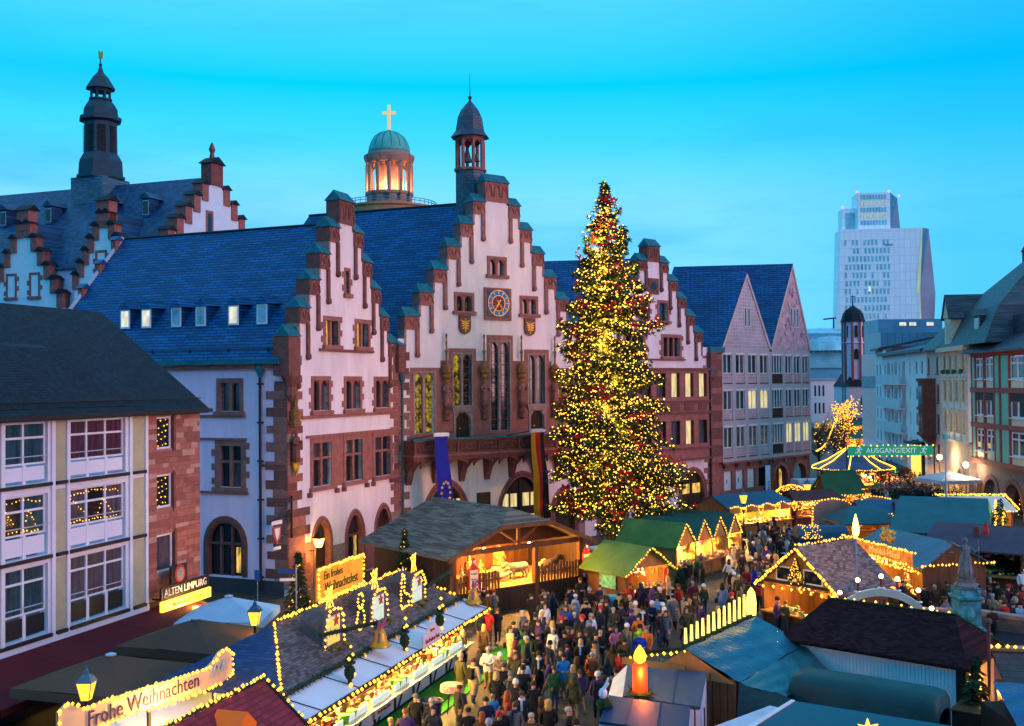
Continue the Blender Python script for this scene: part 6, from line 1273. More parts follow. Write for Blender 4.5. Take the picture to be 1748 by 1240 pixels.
def parasol(P, rz, half, zrim, zpk, m, label, words=(), val=.32):
    o = thing("market_parasol", label, "parasol", (P[0], P[1], 0), rz, "square terrace parasols"); b = MB(); h = half
    rim = [(-h, -h), (h, -h), (h, h), (-h, h)]
    for i in range(4):
        a, c = rim[i], rim[(i + 1) % 4]; mx, my = (a[0] + c[0]) / 2, (a[1] + c[1]) / 2
        b.add([(a[0], a[1], zrim), (mx, my, zrim + .03), (0, 0, zpk)], [(0, 1, 2)]); b.add([(mx, my, zrim + .03), (c[0], c[1], zrim), (0, 0, zpk)], [(0, 1, 2)])
        b.add([(a[0], a[1], zrim), (c[0], c[1], zrim), (c[0] * 1.01, c[1] * 1.01, zrim - val), (a[0] * 1.01, a[1] * 1.01, zrim - val)], [(0, 1, 2, 3)])
    b.obj("canopy", m, o)
    rb = MB()
    for a in rim: rb.tube([(0, 0, zpk - .05), (a[0] * .98, a[1] * .98, zrim - .02)], .025, 4)
    rb.obj("rib", dark, o); MB().tube([(0, 0, 0), (0, 0, zpk)], .05, 8).obj("pole", dark, o); MB().lathe([(.18, zpk - .02), (.2, zpk + .03), (.05, zpk + .08)], n=10).obj("top_cap", blue_c, o)
    for wd, x_, sd in words:
        if sd == 0: text(o, wd, .32, (x_, -h * 1.012 - .02, zrim - val * .5), white)
        else: text(o, wd, .32, (h * 1.012 + .02, x_, zrim - val * .5), white, rot=(R(90), 0, R(90)))
    return o
rzP = math.atan2(.95, .31)
parasol((-14.3, 38.6), rzP, 2.3, 2.75, 3.5, taupe, "taupe terrace parasol nearest the banner sign", (("ALTEN", -1.2, 0), ("Henninger", 1.6, 0), ("LIMPURG", -.2, 1)))
parasol((-13.0, 44.4), rzP, 2.2, 2.75, 3.5, taupe, "taupe terrace parasol between the blue one and the nearer taupe one", (("Henninger", -.4, 0),))
parasol((-13.0, 49.6), rzP + .3, 1.9, 2.6, 3.4, blue_c, "pale blue brewery parasol below the inn sign", ())
for k, (an) in enumerate((0, 1.57)):
    pass
for P, lab in (((-13.4, 34.1), "street lamp standing beside the taupe parasol above the banner sign"), ((-10.6, 44.5), "street lamp next to the pale blue parasol"), ((19.3, 91.0), "street lamp before the stall with lit hearts"), ((27.1, 100.0), "street lamp beside the bush wrapped in a light net"), ):
    q_l = lantern(P, 4.6 if P[1] < 60 else 3.5, lab); q_l.scale = (.82, .82, .82) if P[1] < 60 else (1, 1, 1)
for P, h, lab in (((45.9, 110), 4.2, "round globe street lamp by the half-timbered house"), ((46.6, 118.5), 4.4, "round globe street lamp in front of the cream house")):
    o = thing("globe_lamp", lab, "street lamp", (P[0], P[1], 0), 0, "globe street lamps"); MB().tube([(0, 0, 0), (0, 0, h)], .06, 6).obj("post", dark, o); MB().ball((0, 0, h + .2), .3, 10, 6).obj("globe", ball_m, o); lamp(o, (0, -.5, h), 35, (1, .75, .4))

# ================================================================= right of the nativity: green gabled row
rg = math.atan2(.6, .8)
st = stall("gabled_stall", "green-roofed souvenir hut with poster beside the nativity hut", (6.4, 62.0), rg, 3.4, 3.4, 2.3, 3.5, tarp["green"], watts=160, goods_n=50)
bx("poster", mat("poster_sea", (.02, .16, .42), .5, .5, 2.5, c2=(.15, .5, .3)), st, -.08, -.04, .8, 2.2, 1.1, 2.0); bx("red_panel", MATS["notice_red"], st, .1, .3, -.12, -.08, .9, 2.1); bx("red_panel", MATS["notice_red"], st, 2.9, 3.15, -.12, -.08, .9, 2.1)
rgr = math.atan2(.77, .64)
for k, s_ in enumerate((-.75, 1.75, 3.95, 6.05)):
    wv = (2.4, 2.1, 2.0, 2.0)[k]
    stall("gabled_stall", ("light green roofed ornament stall, first of the gabled row behind the souvenir hut", "dark green ornament stall, second of the gabled row", "dark green ornament stall, third of the gabled row", "dark green ornament stall, last of the gabled row by the street lamp")[k], (11 + .64 * s_, 71.1 + .77 * s_), rgr, wv, 4.6, 2.35, 3.75, tarp["green"] if k == 0 else tarp["dgreen"], wallm=wood_l, watts=330, goods_n=130, ov=.1)
rt_ = math.atan2(.57, .82)
T1 = stall("long_stall", "long teal-roofed gingerbread stall with lit hearts along its front", (18.0, 90.7), rt_, 7.6, 4.0, 2.45, 3.35, tarp["blue"], 'x', watts=0, goods_n=260, lights=False, wallm=wood_l)
bx("fascia_board", wood_l, T1, -.3, 7.9, -.45, -.38, 2.0, 2.45)
for k in range(3): lamp(T1, (1.3 + k * 2.5, .7, 2.0), 300)
bulbs(T1, [[(-.3 + .4 * i, -.5, 2.5 + .12 * math.sin(i * 1.3)) for i in range(21)]], .2, .07)
for x_ in (1.2, 3.3, 5.4, 7.5): bulbs(T1, [[(x_, -.55, 1.75), (x_ - .3, -.55, 2.2), (x_ - .25, -.55, 2.45), (x_ - .08, -.55, 2.45), (x_, -.55, 2.3), (x_ + .08, -.55, 2.45), (x_ + .25, -.55, 2.45), (x_ + .3, -.55, 2.2), (x_, -.55, 1.75)]], .11, .06, name="heart_lights")
# bush in a light net
bu = thing("light_net_bush", "round bush wrapped in a net of amber lights", "bush", (26.4, 103, 0), 0)
b = MB(); lf = MB()
for _ in range(900):
    an, t_ = random.uniform(0, 6.283), math.acos(random.uniform(-.1, 1)); p = Vector((2.1 * math.cos(an) * math.sin(t_), 2.1 * math.sin(an) * math.sin(t_), .9 + 2.3 * math.cos(t_)))
    if p.y < .6: b.bulb(p, .055)
    e = Vector((random.uniform(-1, 1), random.uniform(-1, 1), random.uniform(-1, 1))) * .16; lf.add([p * .96, p * .96 + e, p * .96 + e.orthogonal() * .8], [(0, 1, 2)])
b.obj("light_net", glow("amber_bulb", (1.0, .42, .04), 3.2), bu, kind="stuff"); lf.obj("leaves", mat("bush_leaf", (.03, .05, .015), .8, .4), bu, kind="stuff"); MB().lathe([(1.2, 0), (1.9, .9), (1.7, 2.0), (.9, 2.8), (.1, 3.1)], n=10).obj("foliage_core", mat("bush_dark", (.02, .02, .01), .9), bu)
stall("snack_stall", "dark-roofed snack stall with bright white counter beyond the lit hearts", (25.0, 96.0), math.atan2(.3, .95), 4.6, 2.6, 2.5, 3.2, mat("dark_red_roof", (.06, .03, .03), .8, .3), 'x', watts=220, goods_n=60)
stall("gabled_stall", "forest green roofed stall with lit gable below the patterned houses", (29.2, 101.0), math.atan2(.15, .98), 3.2, 3.0, 2.5, 4.2, tarp["forest"], 'x', watts=160, goods_n=50)
stall("gabled_stall", "forest green roofed stall behind the other green one", (31.0, 106.5), math.atan2(.15, .98), 3.4, 3.0, 2.5, 4.1, tarp["forest"], 'x', watts=160, goods_n=50)
vn = thing("white_trailer", "white box trailer behind the forest green stall", "trailer", (29.5, 108.5, 0), .1); bx("body", white, vn, -1, 3.2, 0, 2.2, .5, 3.1); [MB().lathe([(.32, -.1), (.32, .1)], n=10).obj("wheel", black, vn).__setattr__("location", (x_, .1, .32)) for x_ in (0, 2)]
# pyramid-roofed stall with light tubes
py = thing("pavilion_stall", "pyramid-roofed pavilion stall traced with light tubes at the street entrance", "stall", (40.4, 129.0, 0), 0); py.scale = (1.0, 1.0, .9)
n = 8; rr = 4.7
MB().lathe([(rr, 3.0), (rr * .97, 3.1), (2.9, 3.9), (.15, 5.9)], n=8, a0=.39).obj("roof", mat("pavilion_blue", (.03, .07, .16), .5, .3, 1), py)
b = MB()
for k in range(8):
    an = .39 + k * .785
    if math.sin(an) < .5: b.tube([(.15 * math.cos(an), .15 * math.sin(an), 6.0), (2.95 * math.cos(an), 2.95 * math.sin(an), 3.98), (rr * math.cos(an), rr * math.sin(an), 3.15)], .07, 5)
b.obj("light_tube", tube_m, py)
bulbs(py, [[(rr * math.cos(a * .1309), rr * math.sin(a * .1309), 2.95 + .1 * (a % 2)) for a in range(49)]], .2, .07); garland(py, [(rr * math.cos(a * .785 + .39), rr * math.sin(a * .785 + .39), 2.8) for a in range(9)], .2, 14)
for k in range(8): an = .39 + k * .785; MB().tube([(3.9 * math.cos(an), 3.9 * math.sin(an), 0), (3.9 * math.cos(an), 3.9 * math.sin(an), 3)], .09, 6).obj("post", wood, py)
MB().lathe([(3.4, 0), (3.4, 1.0), (3.6, 1.05)], n=16).obj("counter", wood_l, py); goods(py, -2.5, 2.5, -2.5, 2.5, 1.2, 2.6, 120, .16)
for k in range(3): lamp(py, (-2 + k * 2, -3.0, 2.5), 170)
# exit banner over the street
ex = thing("exit_banner", "green overhead banner reading AUSGANG/EXIT framed with bulbs", "sign", (35.7, 115.6, -1.95), 0); ex.scale = (1.15, 1.15, 1.15)
bx("banner", mat("banner_green", (.02, .40, .24), .6, .08, 1, emit=(.02, .6, .33), es=.2), ex, 0, 7.9, -.03, .03, 6.05, 6.95); text(ex, "AUSGANG/EXIT", .66, (4.0, -.05, 6.5), mat("banner_white", (.75, .8, .78), .6, emit=(1, 1, 1), es=.25) )
for x_ in (1.0, 7.0):
    r_ = MB(); r_.ball((x_ + .1, -.05, 6.82), .07, 6, 4); r_.tube([(x_ + .05, -.05, 6.72), (x_ - .05, -.05, 6.45)], .06, 5); r_.tube([(x_ - .05, -.05, 6.45), (x_ + .15, -.05, 6.35), (x_ + .1, -.05, 6.15)], .04, 5); r_.tube([(x_ - .05, -.05, 6.45), (x_ - .2, -.05, 6.3), (x_ - .35, -.05, 6.3)], .04, 5); r_.tube([(x_ + .05, -.05, 6.7), (x_ + .25, -.05, 6.6), (x_ + .3, -.05, 6.7)], .03, 5); r_.tube([(x_ + .02, -.05, 6.7), (x_ - .2, -.05, 6.65)], .03, 5); r_.obj("running_man", MATS["banner_white"], ex)
bulbs(ex, [[(0, -.08, 7.0), (7.9, -.08, 7.0)], [(0, -.08, 6.0), (7.9, -.08, 6.0)]], .42, .075)
for x_ in (-.1, 8.0): MB().tube([(x_, 0, 0), (x_, 0, 7.0)], .06, 6).obj("post", dark, ex)
pp = thing("flagpole", "tall steel pole rising behind the teal stall roof", "pole", (31.9, 80, 0), 0); MB().tube([(0, 0, 0), (0, 0, 9.6)], [.09, .05], 8).obj("pole", mat("steel", (.25, .33, .42), .4, .1, metal=.3), pp); bx("junction_box", mat("teal_box", (.05, .35, .35)), pp, -.15, .15, -.15, .1, 8.6, 9.0)
pa = parasol((44.6, 111.2), .2, 2.4, 2.9, 3.7, mat("white_canvas", (.62, .60, .66), .8), "white cafe parasol below the cream house", ())
for k, (x_, y_) in enumerate(((45.6, 111.6), (44.4, 114.2))):
    o = thing("potted_tree", ("potted shrub with fairy lights under the globe lamp", "potted shrub with fairy lights beside the cafe parasol")[k], "plant", (x_, y_, 0), 0, "potted shrubs"); MB().lathe([(.35, 0), (.45, .7), (.4, .7)], n=10).obj("pot", mat("terracotta", (.35, .10, .03)), o)
    lf = MB(); bl = MB()
    for _ in range(260):
        p = Vector((random.gauss(0, .35), random.gauss(0, .35), 1.4 + random.gauss(0, .4))); e = Vector((random.uniform(-1, 1), random.uniform(-1, 1), random.uniform(-1, 1))) * .14; lf.add([p, p + e, p + e.orthogonal()], [(0, 1, 2)])
        if random.random() < .15: bl.bulb(p, .045)
    lf.obj("foliage", mat("bush_leaf", (.03, .05, .015)), o); bl.obj("fairy_lights", bulb, o, kind="stuff"); MB().tube([(0, 0, .5), (0, 0, 1.4)], .05, 5).obj("trunk", wood_d, o)

# ================================================================= centre right stalls
rm = math.atan2(-.775, .63)
msl = rows("mauve_shingles", (.13, .085, .09), (.775, .63), .26, .08, .75, .4, .3, c2=(.20, .14, .135), gap=.45, bump=1)
M1 = stall("shingled_stall", "shingle-roofed stall with bulb-lined gable and small lit wreath", (13.2, 57.4), rm, 4.5, 4.5, 2.65, 4.5, msl, watts=180, goods_n=60, ov=.3, bulb_r=.085)
bulbs(M1, [[(2.25, -.3, 4.62), (2.25, 4.8, 4.62)]], .2, .07); bulbs(M1, [[(-.2, -.5, 2.35), (4.7, -.5, 2.35)]], .45, .08)
for a, b_ in ((.9, 1.9), (2.6, 3.6)): bx("gable_window", glass, M1, a, b_, -.06, -.02, 2.75, 3.35); bx("window_frame", white, M1, a - .08, b_ + .08, -.05, -.01, 2.68, 3.42)
bx("timber", black, M1, -.1, 4.6, -.08, -.02, 2.5, 2.66)
tr_ = MB(); bl = MB()
for _ in range(260):
    t_ = random.random(); an = random.uniform(0, 6.283); r_ = .5 * (1 - t_); p = Vector((2.2 + r_ * math.cos(an), -.25 + r_ * .6 * math.sin(an), 2.7 + 1.25 * t_)); e = Vector((random.uniform(-1, 1), random.uniform(-1, 1), -.5)) * .16; tr_.add([p, p + e, p + e.orthogonal() * .5], [(0, 1, 2)])
    if random.random() < .35: bl.bulb(p + Vector((0, -.05, 0)), .035)
tr_.obj("little_fir", garl_m, M1, kind="stuff"); bl.obj("fairy_lights", bulb, M1, kind="stuff")
rh3 = math.atan2(-.97, .25)
T3 = stall("gingerbread_stall", "bright stall with red and gold name board Häusl and blue tarpaulin roof", (21.05, 67.2), rh3, 7.0, 4.0, 2.7, 3.9, tarp["deep"], 'x', watts=0, goods_n=260, lights=False, wallm=wood)
for k in range(3): lamp(T3, (1.2 + 2 * k, .6, 2.3), 190)
bx("name_board", mat("red_name_board", (.55, .04, .02), .6, .3, 3, c2=(.65, .3, .06), emit=(1, .25, .02), es=.25), T3, .2, 6.8, -.62, -.55, 2.65, 3.4); text(T3, "Mandel-Häusl", .55, (4.2, -.65, 3.05), mat("letter_gold", (.8, .55, .2), emit=(1, .6, .1), es=.5))
bulbs(T3, [[(-.2, -.66, 3.45), (7.2, -.66, 3.45)], [(1.4, -.66, 2.68), (6.4, -.66, 2.68)], [(-.2, -.45, 2.35), (7.2, -.45, 2.35)], [(7.4, -.4, 2.75), (7.4, 4.3, 2.75)]], .2, .07)
fr_ = MB()
for i in range(40): fr_.bulb((3.2 + random.uniform(-.6, .6), .3 + random.uniform(-.2, .2), 3.75 + random.uniform(-.3, .4)), random.uniform(.08, .16))
fr_.obj("fruit_decoration", mat("fruit", (.55, .08, .02), .5, .6, 6, c2=(.6, .4, .05)), T3)
rt2 = math.atan2(-.42, .91)
T2 = stall("large_stall", "large stall with one big teal roof slope and lit side counter", (26.0, 74.2), rt2, 5.8, 9.0, 2.85, 4.7, tarp["teal"], 'x', watts=0, goods_n=80, lights=False)
bx("lit_side", mat("lit_side_wall", (.6, .4, .12), .7, .3, 3), T2, 5.86, 5.92, .5, 8.5, .9, 2.7); lamp(T2, (7.0, 2.0, 2.3), 170); lamp(T2, (7.0, 6.0, 2.3), 170)
bulbs(T2, [[(6.3, 0, 2.75), (6.3, 4.5, 4.6), (6.3, 9, 2.75)]], .3, .08)
for k in range(4):
    y_ = .8 + k * 2.2; f = MB()
    for _ in range(140):
        t_ = random.random(); an = random.uniform(0, 6.283); r_ = .42 * (1 - t_) + .05; p = Vector((6.5 + r_ * math.cos(an), y_ + r_ * math.sin(an), 2.9 + 1.5 * t_)); e = Vector((math.cos(an), math.sin(an), -.6)) * .18; f.add([p, p + e, p + e.orthogonal() * .5], [(0, 1, 2)])
    f.obj("roof_fir", garl_m, T2, kind="stuff"); bulbs(T2, [[(6.85, y_ - .3, 2.9), (6.75, y_, 3.9), (6.85, y_ + .3, 2.9)]], .1, .05, name="cone_lights")
P2 = stall("purple_roof_stall", "stall with mauve-grey felt roof and tiny chimney beside the fountain statue", (26.2, 69.0), math.atan2(-.6, .8), 5.6, 4.6, 2.6, 3.8, mat("mauve_felt", (.085, .06, .085), .8, .2, 1), 'x', watts=0, goods_n=60, lights=False)
bx("chimney", sand_d, P2, 2.6, 2.95, 1.0, 1.35, 3.2, 3.8); lamp(P2, (6.6, 1.2, 2.2), 200); lamp(P2, (6.6, 3.4, 2.2), 200); bx("lit_side", MATS["lit_side_wall"], P2, 6.06, 6.12, .3, 4.3, .9, 2.5); bulbs(P2, [[(6.4, -.3, 2.5), (6.4, 2.3, 3.75), (6.4, 4.9, 2.5)]], .22, .08)
sn = MB().lathe([(.16, 0), (.2, .25), (.12, .5), (.13, .65), (.03, .85)], (3.4, .8, 3.35), 8).obj("santa_ornament", MATS["santa_red"], P2)
stall("tent_stall", "teal hipped tent stall left of the large teal roof", (24.6, 80.6), .1, 4.2, 3.6, 2.5, 3.5, tarp["teal"], 'x', hip=1.2, watts=60, goods_n=20, lights=False)
stall("tent_stall", "bright blue tarpaulin stall behind the teal tent", (28.0, 86.5), .15, 4.6, 3.6, 2.5, 3.3, tarp["blue"], 'x', watts=60, goods_n=20, lights=True)
stall("tent_stall", "mauve-roofed low stall with light strip beyond the large teal roof", (30.6, 86.2), -.1, 4.0, 2.6, 2.6, 3.3, mat("mauve_roof", (.13, .045, .09), .7, .2), 'x', watts=40, goods_n=10)
o = stall("light_roof_stall", "stall whose pale roof is edged with a dense yellow light chain", (33.8, 84.6), .0, 5.0, 3.0, 2.9, 3.8, mat("pale_roof", (.35, .5, .48), .5, .2), 'x', watts=80, goods_n=10)
bulbs(o, [[(-.3, 1.5, 3.92), (5.3, 1.5, 3.92)], [(5.4, -.4, 2.95), (5.2, 1.5, 3.9), (5.4, 3.3, 2.95)]], .13, .08)
for k, (x_, y_) in enumerate(((24.4, 88.6), (28.4, 90.0))):
    o = thing("facade_panel", ("arched wooden stall front outlined in bulbs, beside the teal tent", "arched wooden stall front outlined in bulbs, behind the bright blue tarpaulin")[k], "stall front", (x_, y_, 0), .1, "arched stall fronts"); pts = arch_pts(0, 3.4, 2.6, 3.4, 6, False); MB().prism([(0, 0)] + pts + [(3.4, 0)], 0, .25).obj("board", mat("taupe_board", (.22, .16, .14), .8), o); bulbs(o, [[(0, -.06, .6)] + [(x, -.06, z) for x, z in pts] + [(3.4, -.06, 2.0)]], .2, .07)
cz_ = thing("ride_trailer", "low children's ride under a teal cover sprinkled with lights", "ride", (20.6, 79.2, 0), .05); MB().lathe([(.9, 0), (.9, 3.6)], n=12).obj("cover", tarp["blue"], cz_).rotation_euler = (0, R(90), 0); cz_.children[0].location = (0, 0, 1.6); bx("base", white, cz_, 0, 3.6, -.8, .8, .3, 1.2)
lt = MB()
for _ in range(60): an = random.uniform(1.4, 3.4); lt.bulb((random.uniform(.1, 1.6), .92 * math.cos(an), 1.6 + .92 * math.sin(an) * (1 if math.sin(an) > 0 else -1)), .045)
lt.obj("sprinkled_lights", bulb, cz_, kind="stuff")
fc = thing("fire_torch", "tall steel pole with a bright torch flame beside the shingled stall", "torch", (17.2, 54.6, 0), 0); MB().tube([(0, 0, 0), (0, 0, 5.1)], .05, 8).obj("pole", MATS["steel"], fc); MB().lathe([(.03, 0), (.16, .2), (.18, .5), (.1, .9), (.02, 1.2)], (0, 0, 5.1), 8).obj("flame", glow("flame", (1.0, .55, .08), 9), fc); lamp(fc, (0, 0, 5.8), 220)

# ================================================================= candle arch, fountain
ca = thing("candle_arch", "white wooden candle arch with glowing round lights", "decoration", (13.6, 46.8, 0), math.atan2(-.25, .97))
pts = arch_pts(.25, 3.95, 2.3, 3.85, 10, False); o_ = arch_pts(0, 4.2, 2.3, 4.15, 10, False); MB().ring(pts, o_, -.12, .12).obj("arch", mat("ivory_paint", (.62, .55, .45), .6, .08), ca)
for k in range(7):
    x, z = o_[2 + int(k * 2.7)] if 2 + int(k * 2.7) < len(o_) else o_[-1]
    MB().lathe([(.16, 0), (.16, .04), (.05, .05)], (x, 0, z + .02), 10).obj("candle_dish", white, ca); MB().tube([(x, 0, z + .06), (x, 0, z + .45)], .055, 8).obj("candle", mat("red_wax", (.22, .02, .015), .6), ca); MB().ball((x, 0, z + .53), .10, 8, 5).obj("candle_bulb", ball_m, ca)
for x_ in (.1, 4.1): bx("post", white, ca, x_ - .1, x_ + .1, -.1, .1, 0, 2.3)
for k in range(3): MB().tube([(1.0 + k * 1.1, 0, 2.4), (1.3 + k * .9, 0, 3.7)], .04, 5).obj("strut", black, ca)
ft = thing("fountain_statue", "blue-green bronze Lady Justice holding scales on a tall sculpted pedestal", "statue", (21.4, 51.5, 0), 0)
brz = mat("verdigris_bronze", (.03, .20, .22), .6, .45, 2.2, .3, 10, c2=(.06, .26, .30)); brs = mat("grey_bronze", (.15, .13, .13), .6, .35, 4, .3, 12, c2=(.18, .16, .17))
MB().box(-.85, .85, -.85, .85, 0, 1.2).obj("plinth", sand_g, ft)
MB().lathe([(.95, 1.2), (.95, 1.32), (.8, 1.4), (.72, 1.5), (.7, 2.6), (.85, 2.7), (.88, 2.8), (.72, 2.85), (.66, 3.1), (.75, 3.2)], n=4, a0=.785).obj("pedestal", brz, ft)
b = MB()
for k in range(4): an = .785 * 2 * k; b.ball((.5 * math.cos(an), .5 * math.sin(an), 2.0), .2, 7, 5, 1.8); b.ball((.55 * math.cos(an + .785), .55 * math.sin(an + .785), 3.0), .17, 7, 5, 1.3)
b.obj("relief_figure", brz, ft)
MB().lathe([(.5, 3.1), (.55, 3.3), (.42, 3.45), (.45, 3.6)], n=10).obj("base_rock", brs, ft)
b = MB(); b.lathe([(.42, 3.55), (.36, 3.9), (.3, 4.3), (.22, 4.62), (.19, 4.72), (.25, 4.95), (.23, 5.1), (.1, 5.18), (.075, 5.25), (.12, 5.32), (.13, 5.42), (.09, 5.5), (.02, 5.53)], n=12, sy=.8)
for k in range(9): an = k * .7; b.tube([(.41 * math.cos(an), .33 * math.sin(an), 3.6), (.2 * math.cos(an + .3), .17 * math.sin(an + .3), 4.7)], .035, 4)
b.tube([(-.22, 0, 5.05), (-.5, -.1, 5.2), (-.95, -.15, 5.42)], [.085, .07, .045], 7); b.tube([(.22, 0, 5.05), (.42, -.12, 4.85), (.5, -.3, 5.0)], [.085, .07, .05], 7); b.tube([(.5, -.3, 4.2), (.5, -.3, 5.5)], .025, 5)
b.obj("figure", brs, ft, smooth=True)
b = MB(); b.tube([(-.95, -.15, 5.42), (-.95, -.15, 5.2)], .01, 4); b.tube([(-1.2, -.15, 5.2), (-.7, -.15, 5.2)], .015, 4)
for dx in (-1.2, -.7): b.tube([(dx, -.15, 5.2), (dx, -.15, 4.85)], .008, 4); b.lathe([(.12, 0), (.08, -.05), (.01, -.07)], (dx, -.15, 4.86), 8)
b.obj("scales", brs, ft)
fbs = thing("fountain_basin", "octagonal red stone fountain basin wall around the statue", "fountain", (21.4, 51.5, 0), 0)
n = 8; r0, r1 = 4.2, 4.6
for k in range(8):
    a0, a1 = k * .7854 + .39, (k + 1) * .7854 + .39
    q = [(r0 * math.cos(a0), r0 * math.sin(a0)), (r1 * math.cos(a0), r1 * math.sin(a0)), (r1 * math.cos(a1), r1 * math.sin(a1)), (r0 * math.cos(a1), r0 * math.sin(a1))]
    MB().hexa([(x, y, 0) for x, y in q], [(x, y, 1.15) for x, y in q]).obj("basin_side", mat("basin_stone", (.30, .13, .10), .8, .2, 2, .3), fbs)
    q2 = [(x * 1.03 if i in (1, 2) else x * .98, y * 1.03 if i in (1, 2) else y * .98) for i, (x, y) in enumerate(q)]
    MB().hexa([(x, y, 1.15) for x, y in q2], [(x, y, 1.35) for x, y in q2]).obj("rim_stone", mat("rim_stone_m", (.36, .20, .17), .8, .2, 2), fbs)
MB().lathe([(4.2, .5), (4.2, .51)], n=8, a0=.39).obj("basin_floor", mat("dark_water", (.02, .03, .04), .1), fbs)
bl = thing("bulb_railing", "fir hedge with scattered bulbs in front of the candle arch", "hedge", (16.8, 49.2, 0), math.atan2(-.1, 1)); garland(bl, [(0, 0, .9), (2.5, 0, 1.0), (2.6, .4, .9)], .35, 60); garland(bl, [(0, 0, .4), (2.5, 0, .4)], .4, 40); bulbs(bl, [[(0, -.3, .9), (.6, -.3, 1.3), (1.2, -.3, .9), (1.8, -.3, 1.3), (2.4, -.3, 1.1)]], .4, .07)

# ================================================================= brown-roofed hut and covered trailers at the lower right
rb_ = math.atan2(-.66, .75)
BR = thing("brown_roof_hut", "hut with broad dark brown shingle roof and white boarded wall", "hut", (10.4, 42.9, 0), rb_)
bsh = rows("brown_shingles", (.030, .009, .012), udir(rb_), .22, .05, .9, .3, .1, c2=(.040, .013, .016), gap=.6, bump=1)
LBR = 7.3; d_ = 4.0; ze, zr = 2.9, 4.25; hp = 1.15
MB().slab([(0, 0, ze), (LBR, 0, ze), (LBR - hp, d_ / 2, zr), (hp, d_ / 2, zr)], .12).slab([(hp, d_ / 2, zr), (LBR - hp, d_ / 2, zr), (LBR, d_, ze), (0, d_, ze)], .12).slab([(0, d_, ze), (0, 0, ze), (hp, d_ / 2, zr)], .12).slab([(LBR, 0, ze), (LBR, d_, ze), (LBR - hp, d_ / 2, zr)], .12).obj("roof", bsh, BR)
bwh = mat("white_boarding", (.68, .78, .82), .7, .06, 3)
nbd = 46; wl0, wl1 = .45, LBR - .55
for k in range(nbd): x0 = wl0 + (wl1 - wl0) * k / nbd; bx("wall_board", bwh, BR, x0 + .006, x0 + (wl1 - wl0) / nbd - .006, .35, .40 + random.uniform(0, .012), .1, ze - .12)
bx("inner_wall", wood_d, BR, .3, LBR - .3, .42, d_ - .4, .02, ze - .1)
for x_ in (.3, LBR - .42): bx("corner_post", wood_d, BR, x_ - .13, x_ + .13, .28, .5, 0, ze - .1)
for k in range(6): bx("side_panel", mat("warm_panel", (.5, .33, .12), .7, .2), BR, LBR - .3, LBR - .25, .5 + k * .5, .96 + k * .5, .3, ze - .2)
lamp(BR, (LBR + .6, 1.2, 2.0), 70); garland(BR, [(hp, d_ / 2 + .1, zr + .03), (LBR - hp, d_ / 2 + .1, zr + .03), (LBR, d_, ze + .08)], .1); bulbs(BR, [[(hp + .3, d_ / 2 + .15, zr + .1), (LBR - hp, d_ / 2 + .15, zr + .1)]], .35, .05)
cv = thing("covered_trailer", "trailer under a rounded dull green tarpaulin cover", "trailer", (9.4, 37.6, 0), math.atan2(-.6, .8))
b = MB(); L_ = 5.0; W_ = 1.7; prof = [(0, 1.0), (0, 2.45), (.05, 2.68), (.18, 2.84), (.45, 2.92), (.85, 2.95), (1.25, 2.92), (1.52, 2.84), (1.65, 2.68), (W_, 2.45), (W_, 1.0)]
n = len(prof); secs = [(.0, .75, -.6), (.02, .93, -.22), (.14, .985, -.06), (.4, 1, 0), (L_ * .5, 1, .02), (L_ - .4, 1, 0), (L_ - .14, .985, -.06), (L_ - .02, .93, -.22), (L_, .75, -.6)]
vs_ = []; 
for x, sc, dz in secs: vs_ += [(x, (y - W_ / 2) * sc + W_ / 2, z + (dz if z > 1.1 else 0)) for y, z in prof]
fs_ = [(i * n + j, i * n + j + 1, (i + 1) * n + j + 1, (i + 1) * n + j) for i in range(len(secs) - 1) for j in range(n - 1)] + [tuple(range(n)), tuple(range(len(secs) * n - 1, (len(secs) - 1) * n - 1, -1))]
b.add(vs_, fs_).obj("cover", mat("green_cover", (.006, .060, .062), .55, .25, .8, .3, 2), cv, smooth=True); bx("chassis", black, cv, .1, L_ - .1, .15, W_ - .15, .4, 1.0)
for x_ in (1.4, 3.6): w__ = MB().lathe([(.36, -.12), (.36, .12)], n=12).obj("wheel", black, cv); w__.location = (x_, .2, .36); w__.rotation_euler = (R(90), 0, 0)
gf = thing("glossy_roof_stall", "stall with flat glossy dark blue roof in a white frame", "stall", (7.4, 34.2, 0), math.atan2(-.55, .83))
gl_m = mat("glossy_blue_roof", (.002, .014, .035), .12, .35, .5, spec=.25)
MB().slab([(0.9, -2.4, 2.9), (7.5, -2.4, 2.9), (7.5, .6, 3.02), (1.2, .6, 3.02)], .06).obj("roof", gl_m, gf); bx("frame_edge", white, gf, .8, 7.6, -2.5, -2.38, 2.6, 2.93); MB().hexa([(.8, -2.5, 2.6), (.92, -2.5, 2.6), (1.22, .6, 2.6), (1.1, .6, 2.6)], [(.8, -2.5, 2.95), (.92, -2.5, 2.95), (1.22, .6, 3.05), (1.1, .6, 3.05)]).obj("frame_edge", white, gf)
MB().slab([(-.6, -2.0, 2.55), (.8, -2.4, 2.55), (1.1, .5, 2.75), (.4, .6, 2.75)], .05).obj("side_awning", mat("pale_blue_awning", (.5, .58, .68), .6), gf); bx("counter", white, gf, .9, 7.4, -2.2, .4, 0, 2.6)
cr8 = thing("wooden_crates", "dark slatted pallet crate beside the covered trailer", "crate", (14.6, 36.6, 0), math.atan2(-.6, .8))
for k in range(6): bx("slat", wood, cr8, 0, 1.5, .02 + k * .24, .2 + k * .24, 1.9, 1.95)
bx("crate_body", wood_d, cr8, .05, 1.45, .05, 1.4, 0, 1.9)
